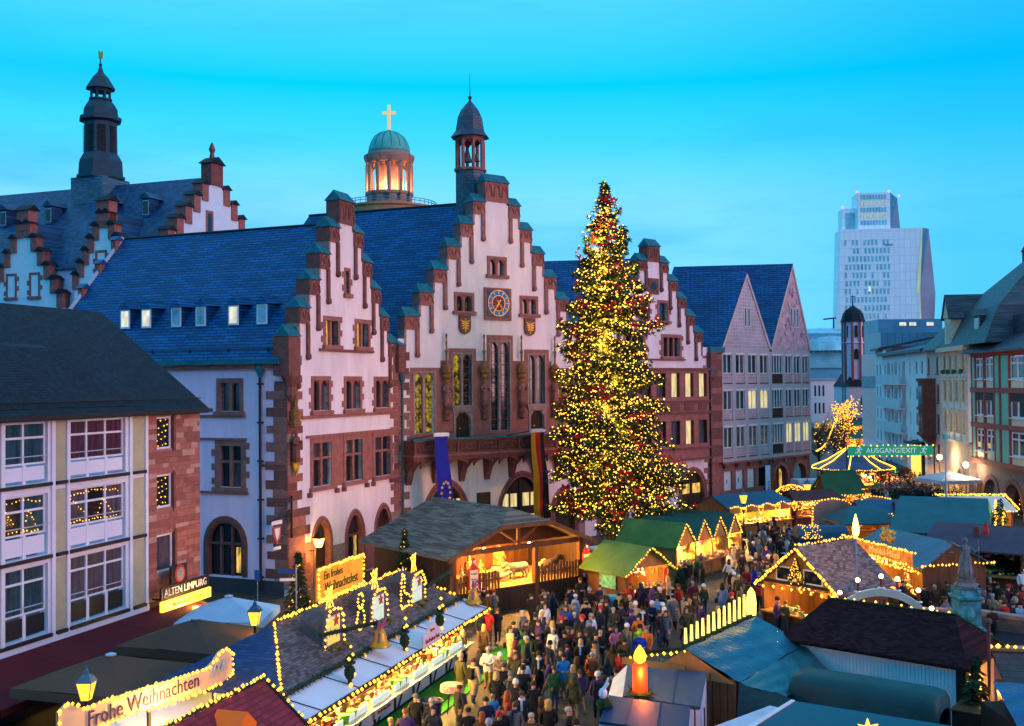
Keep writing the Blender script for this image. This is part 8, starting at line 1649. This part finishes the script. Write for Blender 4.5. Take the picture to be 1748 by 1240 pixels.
for k, (x, y, w) in enumerate([(77.5, 252, 5), (83, 275, 6), (59.5, 196, 4)]): stall("far_stall", ("small glowing stall far down the shopping street", "glowing stall before the distant church", "lit stall under the bare trees in the shopping street")[k], (x, y), 0, w, 2.5, 2.6, 3.6, tarp["dgreen"], 'x', watts=150, goods_n=30)
# ================================================================= people
random.seed(5)
def skin_mesh(name, joints, bones, root, subd=1):
    me = bpy.data.meshes.new(name); names = list(joints); me.from_pydata([joints[n][0] for n in names], [(names.index(a), names.index(b)) for a, b in bones], [])
    o = bpy.data.objects.new(name, me); COL.objects.link(o); md = o.modifiers.new("s", 'SKIN'); md.use_smooth_shade = True
    if not me.skin_vertices: me.attributes  # created with the modifier
    for i, n in enumerate(names):
        v = me.skin_vertices[0].data[i]; v.radius = joints[n][1]; v.use_root = (n == root)
    sb = o.modifiers.new("d", 'SUBSURF'); sb.levels = subd; sb.render_levels = subd
    dg = bpy.context.evaluated_depsgraph_get(); r = bpy.data.meshes.new_from_object(o.evaluated_get(dg)); bpy.data.objects.remove(o); bpy.data.meshes.remove(me); r.name = name; return r
def body(pose):
    """one continuous figure, facing -y, 1.74 m tall"""
    lc = pose.get("long", 0); J = {}
    J["pelvis"] = ((0, 0, .93), (.185, .145)); J["belly"] = ((0, 0, 1.08), (.175, .14)); J["chest"] = ((0, 0, 1.30), (.205, .14)); J["neck"] = ((0, .0, 1.47), (.075, .075)); J["jaw"] = ((0, -.015, 1.565), (.062, .078)); J["head"] = ((0, -.005, 1.65), (.078, .095)); J["crown"] = ((0, .012, 1.705), (.055, .062)); J["nose"] = ((0, -.108, 1.61), (.014, .014))
    st = pose.get("stride", 0)
    for s, n in ((-1, "l"), (1, "r")):
        f = st * s
        J["hip" + n] = ((s * .10, -f * .05, .82), (.125, .125) if not lc else (.15, .14)); J["knee" + n] = ((s * .105, -f * .22 - .01, .49), (.078, .08) if not lc else (.14, .13)); J["ankle" + n] = ((s * .105, -f * .30 + (.10 if f < 0 else 0), .10 + (.05 if f < 0 else 0)), (.05, .055)); J["toe" + n] = ((s * .12, -f * .30 - .15 + (.08 if f < 0 else 0), .045), (.045, .035))
        J["sh" + n] = ((s * .195, .0, 1.405), (.08, .085)); e, w, h = pose["arm"][0 if s < 0 else 1]
        J["el" + n] = ((s * e[0], e[1], e[2]), (.062, .062)); J["wr" + n] = ((s * w[0], w[1], w[2]), (.046, .046)); J["ha" + n] = ((s * h[0], h[1], h[2]), (.036, .045))
        J["fi" + n] = ((s * (h[0] - .01), h[1] - .035, h[2] - .05), (.018, .03)); J["th" + n] = ((s * (h[0] - .05), h[1] - .03, h[2] + .005), (.015, .015))
    B = [("pelvis", "belly"), ("belly", "chest"), ("chest", "neck"), ("neck", "jaw"), ("jaw", "head"), ("head", "crown"), ("jaw", "nose")]
    for n in "lr": B += [("pelvis", "hip" + n), ("hip" + n, "knee" + n), ("knee" + n, "ankle" + n), ("ankle" + n, "toe" + n), ("chest", "sh" + n), ("sh" + n, "el" + n), ("el" + n, "wr" + n), ("wr" + n, "ha" + n), ("ha" + n, "fi" + n), ("ha" + n, "th" + n)]
    me = skin_mesh("person_body", J, B, "pelvis"); hem = pose.get("hem", .74); hands = [(J["wr" + n][0], J["fi" + n][0]) for n in "lr"]
    mi = []
    for p in me.polygons:
        c = p.center; k = 0
        if c.z > 1.50: k = 2
        elif any((c - Vector(f)).length < (Vector(w) - Vector(f)).length * .78 for w, f in hands): k = 2
        elif c.z < .11: k = 3
        elif c.z < hem: k = 1
        mi.append(k)
    for m_ in (black, black, black, black): me.materials.append(m_)
    me.polygons.foreach_set("material_index", mi); me.polygons.foreach_set("use_smooth", [True] * len(me.polygons)); return me
AD = ((.27, .02, 1.13), (.27, -.06, .90), (.26, -.08, .82))
POSES = [dict(arm=(AD, AD)), dict(arm=(((.27, .0, 1.14), (.13, -.24, 1.12), (.06, -.30, 1.14)), ((.27, .0, 1.14), (.14, -.23, 1.08), (.07, -.29, 1.12)))),
         dict(arm=(((.26, .12, 1.14), (.25, .08, .92), (.24, .06, .84)), ((.26, -.12, 1.14), (.24, -.24, .96), (.22, -.28, .9))), stride=.9),
         dict(arm=(((.30, -.12, 1.30), (.16, -.30, 1.52), (.09, -.32, 1.58)), ((.30, -.12, 1.30), (.16, -.30, 1.52), (.09, -.32, 1.58)))),
         dict(arm=(((.28, .05, 1.14), (.2, -.12, .98), (.16, -.15, .95)), AD)), dict(arm=(AD, ((.27, .0, 1.14), (.14, -.23, 1.08), (.07, -.29, 1.12))), long=1, hem=.46), dict(arm=(AD, AD), long=1, hem=.42, stride=.4)]
BODIES = [body(p) for p in POSES]
def cap(prof, sy=1.12, n=10, y=.01): return MB().lathe(prof, (0, y, 0), n, sy=sy)
def hair_mesh(k):
    b = MB()
    if k == "short": cap([(.098, 1.63), (.106, 1.68), (.095, 1.74), (.06, 1.775), (.01, 1.785)], y=.018).add
    if k == "short": b = cap([(.098, 1.635), (.106, 1.68), (.095, 1.74), (.06, 1.775), (.01, 1.785)], y=.02)
    if k == "long": b = cap([(.11, 1.40), (.125, 1.5), (.112, 1.62), (.11, 1.69), (.095, 1.745), (.06, 1.78), (.01, 1.79)], y=.045, sy=.95)
    if k == "beanie": b = cap([(.104, 1.645), (.118, 1.66), (.116, 1.72), (.095, 1.79), (.05, 1.83), (.01, 1.84)], y=.012)
    if k == "bobble": b = cap([(.104, 1.645), (.118, 1.66), (.116, 1.72), (.095, 1.79), (.05, 1.83), (.01, 1.84)], y=.012).ball((0, .01, 1.87), .045, 6, 4)
    if k == "cap": b = cap([(.104, 1.665), (.112, 1.69), (.1, 1.75), (.05, 1.785), (.01, 1.79)], y=.012).add([(-.08, -.08, 1.68), (.08, -.08, 1.68), (.06, -.2, 1.665), (-.06, -.2, 1.665)], [(0, 1, 2, 3)])
    if k == "hood": b = cap([(.14, 1.44), (.145, 1.52), (.128, 1.64), (.118, 1.72), (.08, 1.79), (.01, 1.81)], y=.035, sy=1.0)
    if k == "brim": b = cap([(.19, 1.66), (.19, 1.672), (.11, 1.675), (.108, 1.74), (.07, 1.77), (.01, 1.775)], y=.01)
    if k == "tail": b = cap([(.098, 1.635), (.106, 1.68), (.095, 1.74), (.06, 1.775), (.01, 1.785)], y=.02).tube([(0, .12, 1.7), (0, .17, 1.6), (0, .15, 1.42)], [.03, .045, .015], 6)
    me = b.mesh("hair_" + k, black); me.polygons.foreach_set("use_smooth", [True] * len(me.polygons)); return me
HAIR = {k: hair_mesh(k) for k in ("short", "long", "beanie", "bobble", "cap", "hood", "brim", "tail")}
PACK = MB().hexa([(-.15, .14, 1.0), (.15, .14, 1.0), (.14, .33, 1.02), (-.14, .33, 1.02)], [(-.14, .13, 1.42), (.14, .13, 1.42), (.11, .26, 1.4), (-.11, .26, 1.4)]).tube([(-.12, .16, 1.4), (-.14, -.1, 1.44), (-.15, -.15, 1.2), (-.15, .15, 1.05)], .022, 5).tube([(.12, .16, 1.4), (.14, -.1, 1.44), (.15, -.15, 1.2), (.15, .15, 1.05)], .022, 5).mesh("backpack", black)
BAGM = MB().hexa([(.25, -.05, .72), (.35, -.05, .72), (.35, .22, .72), (.25, .22, .72)], [(.26, -.03, .95), (.34, -.03, .95), (.34, .2, .95), (.26, .2, .95)]).tube([(.30, .0, .95), (.22, .04, 1.4), (.10, .08, 1.47)], .014, 4).mesh("shoulder_bag", black)
SCARF = MB().lathe([(.09, 1.44), (.12, 1.47), (.115, 1.53), (.085, 1.55)], (0, -.005, 0), 10, sy=1.1).hexa([(-.09, -.17, 1.12), (-.02, -.17, 1.12), (-.02, -.14, 1.12), (-.09, -.14, 1.12)], [(-.08, -.13, 1.47), (-.01, -.13, 1.47), (-.01, -.1, 1.47), (-.08, -.1, 1.47)]).mesh("scarf", black)
CC = {"black": (.012, .011, .013), "charcoal": (.03, .03, .034), "navy": (.014, .018, .05), "brown": (.065, .032, .018), "olive": (.055, .05, .022), "grey": (.13, .13, .14), "tan": (.33, .21, .11), "beige": (.45, .33, .2), "white": (.66, .64, .66), "red": (.42, .018, .018), "orange": (.60, .10, .008), "hi-vis orange": (.75, .16, .01), "lime": (.25, .5, .03), "bright blue": (.015, .20, .52), "royal blue": (.012, .05, .40), "light blue": (.26, .40, .58), "purple": (.07, .03, .13), "lavender": (.26, .25, .40), "maroon": (.13, .014, .025), "dark green": (.02, .08, .03), "pink": (.55, .14, .26), "yellow": (.55, .38, .03), "teal": (.02, .2, .24)}
CM = {k: mat("cloth_" + k.replace(" ", "_").replace("-", "_"), c, .88, .22, 7) for k, c in CC.items()}
TR = [mat("trouser_" + n, c, .9, .2, 8) for n, c in (("black", (.012, .012, .014)), ("denim", (.03, .05, .11)), ("grey", (.07, .065, .07)), ("khaki", (.22, .15, .085)), ("dark", (.025, .02, .022)))]
SK = [mat("skin_" + n, c, .6, .1, 9) for n, c in (("fair", (.50, .27, .19)), ("tan", (.38, .19, .12)), ("rosy", (.55, .28, .21)))]
HR = {k: mat("hair_" + k, c, .7, .3, 14) for k, c in {"dark": (.018, .012, .009), "brown": (.06, .028, .014), "blond": (.45, .27, .08), "grey": (.32, .31, .31), "ginger": (.28, .07, .02)}.items()}
PEOPLE = []
def person(X, Y, coat, head=None, rz=None, pose=None, s=None, tr=None, pack=None, bag=None, scarf=None, zone="", extra="", z=0.0):
    kind, hc = (head or random.choice(["short dark", "short brown", "short grey", "long brown", "long blond", "beanie black", "cap black", "beanie grey", "short brown", "long dark", "hood =", "tail brown", "beanie red", "beanie white"])).rsplit(" ", 1)
    pose = random.choice([0, 0, 1, 1, 2, 4, 4, 5, 6]) if pose is None else pose
    o = link("person", BODIES[pose]); o.location = (X, Y, z); o.rotation_euler = (0, 0, random.uniform(0, 6.283) if rz is None else rz); sc = s or random.uniform(.95, 1.06); o.scale = (sc * random.uniform(.97, 1.1), sc * random.uniform(.97, 1.1), sc)
    for i, m_ in enumerate((CM[coat], CM[coat] if pose == 6 and False else (TR[tr] if tr is not None else random.choice(TR)), random.choice(SK), black)): sl = o.material_slots[i]; sl.link = 'OBJECT'; sl.material = m_
    hm = CM[coat] if hc == "=" else HR[hc] if kind in ("short", "long", "tail") else CM[hc]
    def kid(nm, me, m_): c = link(nm, me, o); sl = c.material_slots[0]; sl.link = 'OBJECT'; sl.material = m_; return c
    kid("hair" if kind in ("short", "long", "tail") else "hood" if kind == "hood" else "hat", HAIR[kind], hm)
    if pack: kid("backpack", PACK, CM[pack])
    if bag: kid("shoulder_bag", BAGM, CM[bag])
    if scarf: kid("scarf", SCARF, CM[scarf])
    o["category"] = "person"; o["group"] = "visitors at the market"
    hd = {"short": "%s hair" % hc, "long": "long %s hair" % hc, "tail": "%s ponytail" % hc, "hood": "hood up", "cap": "%s cap" % hc, "beanie": "%s beanie" % hc, "bobble": "%s bobble hat" % hc, "brim": "%s brimmed hat" % hc}[kind]
    base = "%s in %s %s, %s" % ("child" if s and s < .8 else "person", coat, "long coat" if pose >= 5 else "jacket", hd)
    if pack: base += ", %s backpack" % pack
    elif scarf and "-" not in coat and len(hd) < 11: base += ", %s scarf" % scarf
    PEOPLE.append((o, base + ", " + zone, X / Y)); return o
# head positions seen in the crowd, turned into places on the ground: (x, y of the ground in metres)
SPOTS = {"watching the nativity hut":[(0.93,57.79,"black","short dark",{"r":2.55}),(1.65,58.01,"charcoal","beanie grey",{"r":2.55}),(2.12,58.24,"navy","hood =",{"r":2.55}),(1.27,58.12,"teal","bobble purple",{"r":2.55,"s":0.68}),(1.61,59.57,"brown","short brown",{"r":2.55,"p":3}),(3.05,60.04,"navy","short dark",{"r":2.55,"p":3}),(3.8,62.26,"black","short brown",{"r":0.4}),(4.15,59.73,"black","bobble lavender",{"r":2.9}),(3.28,57.94,"light blue","cap white",{"r":2.2}),(3.08,55.3,"grey","cap grey",{"r":2.55}),(5.13,64.3,"black","short brown",{"r":0.3}),(4.76,60.24,"navy","short brown",{"r":0.1}),(4.89,58.64,"charcoal","cap grey",{"r":0.1}),(3.72,55.74,"black","cap black",{"r":0.1})],"before the souvenir hut":[(5.56,57.6,"black","short dark",{"r":0.2,"f":"yellow"}),(6.48,60.72,"red","short brown",{"r":2.6}),(7.13,60.97,"navy","hood =",{"r":2.6}),(7.62,61.23,"black","short grey",{"r":2.7,"p":6}),(8.16,61.77,"black","short blond",{"r":-0.3,"p":1}),(8.91,62.62,"beige","long blond",{"r":1.2,"b":"white"}),(9.1,60.06,"red","short brown",{"r":0.5,"b":"light blue"}),(10.04,61.12,"maroon","short grey",{"r":0.1}),(6.08,57.08,"black","short grey",{"r":0.1}),(5.85,54.07,"purple","beanie purple",{"r":0.6}),(7.57,57.52,"light blue","short brown",{"r":2.8,"p":5}),(9.09,56.24,"brown","short blond",{"r":-0.2,"p":1}),(8.57,54.19,"olive","long brown",{"r":0.4,"b":"brown"}),(8.34,56.99,"grey","short dark",{"r":0.1}),(7.47,53.58,"grey","long brown",{"r":-0.4}),(7.13,53.37,"black","short dark",{"r":0.9,"t":1}),(4.98,54.55,"olive","short grey",{"r":0.1}),(5.41,55.21,"charcoal","short brown",{"r":0.5}),(4.39,55.25,"black","short grey",{"r":0.1,"p":1}),(6.42,54.27,"black","short dark",{"r":0.2,"f":"white"})],"in the middle of the square":[(0.42,53.41,"grey","short grey",{"r":0.9}),(0.6,51.95,"charcoal","short brown",{"r":2.8,"p":6,"b":"black"}),(1.03,52.76,"black","short dark",{"r":3.0}),(1.47,52.33,"navy","hood =",{"r":3.1,"t":1}),(1.4,53.81,"lavender","short blond",{"r":-0.8}),(1.62,52.12,"grey","short grey",{"r":-1.2}),(2.52,53.33,"black","short brown",{"r":0.2,"p":1}),(2.98,53.53,"navy","short grey",{"r":0.1,"p":1}),(3.6,51.44,"olive","cap grey",{"r":0.2}),(2.93,49.01,"black","long dark",{"r":0.3}),(2.27,49.21,"black","beanie black",{"r":0.1}),(2.63,49.56,"maroon","long dark",{"r":0.4}),(2.92,47.78,"black","long blond",{"r":0.1,"f":"light blue"}),(3.23,49.18,"charcoal","short brown",{"r":-0.7}),(3.92,49.52,"black","short blond",{"r":-0.2}),(4.48,50.63,"black","beanie charcoal",{"r":0.5}),(4.7,50.24,"pink","long brown",{"r":0.3}),(5.25,50.6,"tan","beanie white",{"r":2.4}),(4.81,48.76,"brown","hood =",{"r":2.9}),(6.04,52.99,"hi-vis orange","short dark",{"r":0.3}),(5.85,50.58,"lime","beanie black",{"r":0.2}),(6.05,49.81,"hi-vis orange","cap grey",{"r":-0.4}),(5.67,49.09,"royal blue","beanie lime",{"r":0.1}),(1.97,46.16,"charcoal","long brown",{"r":-0.2}),(2.29,47.13,"black","short dark",{"r":0.1,"f":"purple"}),(3.27,45.8,"orange","short grey",{"r":3.0,"k":"brown"}),(4.25,46.73,"brown","long dark",{"r":2.9,"p":5}),(4.81,47.55,"brown","short dark",{"r":2.8,"t":1}),(2.03,44.92,"bright blue","cap black",{"r":0.1,"t":3,"p":1}),(1.41,44.64,"purple","long brown",{"r":1.6}),(1.01,45.25,"black","short dark",{"r":0.2,"f":"white"}),(2.56,44.3,"black","long brown",{"r":2.6,"p":5}),(3.21,42.05,"purple","beanie white",{"r":3.0,"k":"black"}),(3.99,42.84,"grey","beanie brown",{"r":2.8}),(3.43,43.41,"brown","short brown",{"r":2.6}),(-1.31,53.91,"red","short grey",{"r":3.0}),(-0.82,54.55,"black","short brown",{"r":-2.6}),(-1.4,51.23,"brown","long blond",{"r":2.6,"p":5}),(-1.69,53.49,"charcoal","short brown",{"r":1.0})],"around the pink tables":[(0.34,43.09,"black","beanie black",{"r":0.1}),(0.04,41.11,"black","beanie white",{"r":2.9}),(-0.43,43.39,"black","short brown",{"r":0.2,"p":1}),(-0.15,42.55,"charcoal","beanie grey",{"r":-0.7,"f":"grey"}),(-0.71,42.44,"black","long blond",{"r":-0.1}),(0.7,41.09,"black","short brown",{"r":0.3,"p":6}),(-1.12,46.42,"white","short grey",{"r":-0.4,"p":1}),(-0.6,45.61,"tan","beanie white",{"r":0.2,"p":1}),(-1.67,44.29,"beige","short brown",{"r":2.5,"k":"black","p":6}),(-0.8,41.02,"bright blue","beanie grey",{"r":0.2,"s":0.72}),(-0.23,39.66,"maroon","long ginger",{"r":2.0}),(-1.02,38.76,"navy","short dark",{"r":0.5,"p":1}),(0.26,39.64,"charcoal","short brown",{"r":0.3,"f":"white"}),(-0.0,38.29,"grey","short brown",{"r":-0.2,"f":"navy"}),(-0.45,38.09,"black","long dark",{"r":0.4}),(-0.54,37.55,"black","beanie red",{"r":0.3}),(-1.11,37.36,"brown","long ginger",{"r":2.9}),(1.2,38.48,"black","long blond",{"r":2.8}),(0.99,39.16,"brown","long brown",{"r":2.0}),(1.87,37.49,"black","short grey",{"r":1.3}),(0.56,37.01,"brown","short grey",{"r":2.9,"f":"tan"}),(2.05,36.37,"black","beanie black",{"r":1.0}),(-0.86,36.24,"lavender","beanie lavender",{"r":0.1})],"at the long stall":[(-3.58,39.39,"black","cap grey",{"r":0.2}),(-3.0,39.15,"navy","short grey",{"r":0.3}),(-2.83,37.82,"charcoal","long dark",{"r":0.1}),(-4.2,36.92,"black","short blond",{"r":0.6}),(-3.75,37.42,"purple","short ginger",{"r":0.1}),(-6.38,39.01,"brown","hood =",{"r":2.0}),(-5.87,39.34,"brown","cap tan",{"r":2.2}),(-6.28,37.59,"brown","short brown",{"r":2.0}),(-6.77,36.78,"red","short dark",{"r":2.0}),(-2.68,50.3,"brown","short dark",{"r":2.1}),(-2.32,49.92,"black","long blond",{"r":2.0}),(-2.22,45.04,"olive","beanie beige",{"r":2.4,"t":3}),(-2.09,40.91,"charcoal","short brown",{"r":-0.9,"k":"charcoal"}),(-1.62,37.89,"black","cap black",{"r":0.1,"p":1})],"behind the nativity fence":[(-5.3,63.54,"charcoal","short grey",{"r":-2.5}),(-4.49,61.18,"black","short grey",{"r":-2.4}),(-3.98,61.44,"black","short grey",{"r":-2.2}),(-2.37,62.69,"grey","bobble lime",{"r":2.6,"s":0.8}),(-1.92,59.44,"navy","short brown",{"r":2.6}),(-1.42,58.64,"brown","short dark",{"r":2.4}),(-1.09,59.41,"grey","short brown",{"r":2.6}),(-1.66,60.23,"black","short brown",{"r":2.3})],"at the ornament stalls":[(10.68,67.73,"black","short brown",{"r":2.2,"t":2}),(11.07,68.37,"brown","long blond",{"r":2.2}),(11.79,70.29,"dark green","short blond",{"r":2.3}),(11.75,67.67,"brown","long brown",{"r":1.8}),(10.15,61.57,"maroon","short dark",{"r":0.1}),(10.59,60.64,"olive","beanie white",{"r":0.4}),(11.55,60.2,"lavender","long dark",{"r":2.6,"t":4,"b":"black"}),(13.08,65.18,"black","beanie white",{"r":0.4}),(13.1,63.36,"olive","short grey",{"r":2.8}),(13.09,61.64,"charcoal","short dark",{"r":0.1}),(13.77,60.99,"brown","short brown",{"r":2.8,"k":"red"}),(14.74,66.69,"royal blue","long brown",{"r":2.2}),(14.47,67.69,"navy","short brown",{"r":-0.4}),(15.23,69.74,"black","cap white",{"r":0.4}),(14.97,71.23,"black","short brown",{"r":0.2}),(14.35,70.99,"beige","long grey",{"r":-1.0})],"near the lit hearts":[(14.29,72.0,"white","short blond",{"r":2.0}),(15.18,75.06,"beige","short brown",{"r":1.5}),(16.56,78.77,"black","short dark",{"r":0.1}),(17.65,80.82,"grey","short grey",{"r":0.1}),(16.85,76.36,"navy","beanie white",{"r":0.1}),(17.18,76.34,"grey","short blond",{"r":0.1}),(18.08,80.08,"maroon","beanie white",{"r":0.1}),(19.5,84.49,"black","hood =",{"r":0.1}),(20.58,86.86,"beige","hood =",{"p":5}),(21.46,89.39,"black","hood ="),(20.44,83.65,"black","beanie black"),(18.26,77.32,"charcoal","cap white",{"r":0.1}),(17.1,73.61,"purple","short blond",{"r":0.1}),(17.01,71.86,"black","short brown",{"r":0.1}),(17.13,71.29,"black","long blond",{"r":0.1}),(15.92,71.35,"charcoal","long blond",{"r":0.1}),(16.11,69.16,"brown","short brown",{"r":0.1}),(15.61,66.89,"grey","short dark",{"r":0.1}),(19.13,77.94,"black","short brown",{"r":0.1})],"before the shingled stall":[(13.61,58.83,"brown","short dark",{"r":2.4}),(14.12,58.54,"olive","short brown",{"r":2.4}),(14.25,60.16,"black","short grey",{"r":0.1}),(14.46,59.29,"yellow","long blond",{"r":2.4}),(13.59,56.1,"purple","beanie black",{"r":0.8}),(13.96,55.92,"olive","short brown",{"r":-0.9,"p":1}),(11.58,57.79,"black","bobble red",{"r":0.1})],"past the fountain statue":[(30.84,69.12,"black","brim black",{"r":0.3}),(32.04,71.01,"maroon","short grey",{"r":2.8}),(33.31,71.79,"tan","short brown",{"r":2.6}),(30.22,64.65,"white","short dark",{"r":0.1}),(27.12,61.99,"black","short grey",{"r":0.1,"p":3}),(27.3,59.84,"black","hood ="),(25.03,64.21,"navy","short grey",{"r":0.6}),(22.71,62.82,"black","short brown"),(21.92,61.28,"navy","short dark"),(22.6,59.9,"black","short brown",{"r":0.1}),(23.16,59.87,"brown","short grey",{"r":0.1}),(24.07,60.43,"olive","short brown"),(32.99,76.34,"olive","short blond",{"r":2.4}),(39.05,86.38,"black","short dark"),(37.5,84.65,"charcoal","short dark",{"p":2}),(36.92,80.71,"red","short dark"),(37.74,81.21,"charcoal","short brown"),(26.67,65.87,"black","beanie black")],"behind the fountain rim":[(25.58,58.49,"purple","beanie black",{"r":2.6}),(24.0,55.74,"black","short brown",{"r":0.2,"b":"white"}),(25.32,59.2,"charcoal","beanie navy"),(25.02,55.5,"red","short dark",{"r":0.3}),(24.87,55.71,"grey","long blond"),(27.18,59.59,"black","hood ="),(26.92,58.21,"black","short dark",{"r":0.5}),(25.45,54.67,"light blue","beanie black"),(23.65,53.85,"black","short dark"),(25.2,54.96,"charcoal","short brown"),(25.71,57.24,"brown","cap black")]}
KEY = {"r": "rz", "p": "pose", "k": "pack", "b": "bag", "f": "scarf", "t": "tr", "s": "s"}
for zone, lst in SPOTS.items():
    for sp in lst: person(*sp[:4], zone=zone, **{KEY[k]: v for k, v in (sp[4] if len(sp) > 4 else {}).items()})
# the denser crowd further off fills zones: (x0, x1 along the near edge, y range, count)
dk_ = ["black", "black", "charcoal", "navy", "brown", "olive", "grey", "maroon", "charcoal", "black", "navy", "purple", "tan", "dark green", "red", "white", "royal blue", "beige"]
def blocked(x, y):
    return any(math.hypot(x - a, y - b) < .62 for a, b in OCC)
OCC = [(p[0].location.x, p[0].location.y) for p in PEOPLE]
def fill(poly, n, zone, far=False, tries=40):
    xs = [p[0] for p in poly]; ys = [p[1] for p in poly]; k = 0
    for _ in range(n * tries):
        if k >= n: break
        x, y = random.uniform(min(xs), max(xs)), random.uniform(min(ys), max(ys)); ins = False; j = len(poly) - 1
        for i in range(len(poly)):
            if (poly[i][1] > y) != (poly[j][1] > y) and x < (poly[j][0] - poly[i][0]) * (y - poly[i][1]) / (poly[j][1] - poly[i][1]) + poly[i][0]: ins = not ins
            j = i
        if not ins or blocked(x, y): continue
        OCC.append((x, y)); k += 1; person(x, y, random.choice(dk_), zone=zone, bag=random.choice([None, None, None, "black", "brown"]))
fill([(11.5, 66), (14.5, 62.5), (18, 68), (16.5, 74)], 14, "beside the ornament stalls")
fill([(22, 56), (25.5, 55.5), (29, 60), (25.5, 60)], 20, "behind the fountain")
fill([(5.5, 55), (10.5, 53), (13, 61), (8.5, 61.5)], 16, "on the open cobbles")
fill([(-1.2, 47), (2.6, 41.2), (5, 47), (5.4, 57), (1.5, 58)], 34, "amid the square")
fill([(28, 66), (33, 64), (37, 72), (33.5, 76)], 8, "past the yellow table")
fill([(16.5, 78), (19.5, 76), (22.5, 86), (19.5, 88)], 24, "before the lit hearts")
fill([(37.2, 111), (44, 110), (44.5, 113), (38.5, 116)], 34, "below the exit banner")
# beyond them heads and coats run together into one crowd
far = MB(); FM = [CM[c] for c in ("black", "navy", "brown", "charcoal", "maroon", "tan")] + [SK[0], HR["dark"], HR["blond"], CM["red"], CM["grey"], TR[1]]
LFT, RGT = [(116, 38.4), (127, 42.7), (160, 54), (219, 70.5), (285, 88)], [(116, 44.6), (127, 48.0), (160, 58.5), (219, 76), (285, 95)]
def lerp_(L_, y):
    for (a, p), (b, q) in zip(L_, L_[1:]):
        if a <= y <= b: return p + (q - p) * (y - a) / (b - a)
for _ in range(640):
    y = 116 + 169 * random.random() ** 1.7; x = random.uniform(lerp_(LFT, y), lerp_(RGT, y)); h = random.uniform(1.55, 1.85); an = random.uniform(0, 6.28); dx, dy_ = .1 * math.cos(an), .1 * math.sin(an)
    if math.hypot(x - 40.4, y - 129) < 4.6: continue
    far.cur = random.choice((0, 11, 3))
    for s in (-1, 1): far.tube([(x + s * dx, y + s * dy_, 0), (x + s * dx, y + s * dy_, .5 * h)], [.07, .09], 4)
    far.cur = random.choice((0, 0, 1, 2, 3, 3, 4, 5, 9, 10)); far.lathe([(.16, .42 * h), (.2, .6 * h), (.24, .76 * h), (.2, .82 * h), (.08, .85 * h)], (x, y, 0), 7)
    far.cur = 6; far.lathe([(.07, .84 * h), (.1, .9 * h), (.09, .95 * h)], (x, y, 0), 6); far.cur = random.choice((7, 7, 8, 10, 0)); far.lathe([(.11, .92 * h), (.11, .96 * h), (.05, h)], (x, y + .02, 0), 6)
tag(far.obj("crowd", FM), "dense far-off crowd filling the shopping street towards the church", "crowd", kind="stuff")
# labels: what several would share is told apart by its place from the left
from collections import defaultdict
G_ = defaultdict(list)
for o, b_, key in PEOPLE: G_[b_.strip()].append((key, o))
ORD = ["first", "second", "third", "fourth", "fifth", "sixth", "seventh", "eighth", "ninth", "tenth"]
for b_, l in G_.items():
    l.sort(key=lambda t: t[0]); n = len(l)
    for i, (key, o) in enumerate(l): o["label"] = b_ if n == 1 else "%s, %s from left" % (b_, ORD[min(i, 9)])
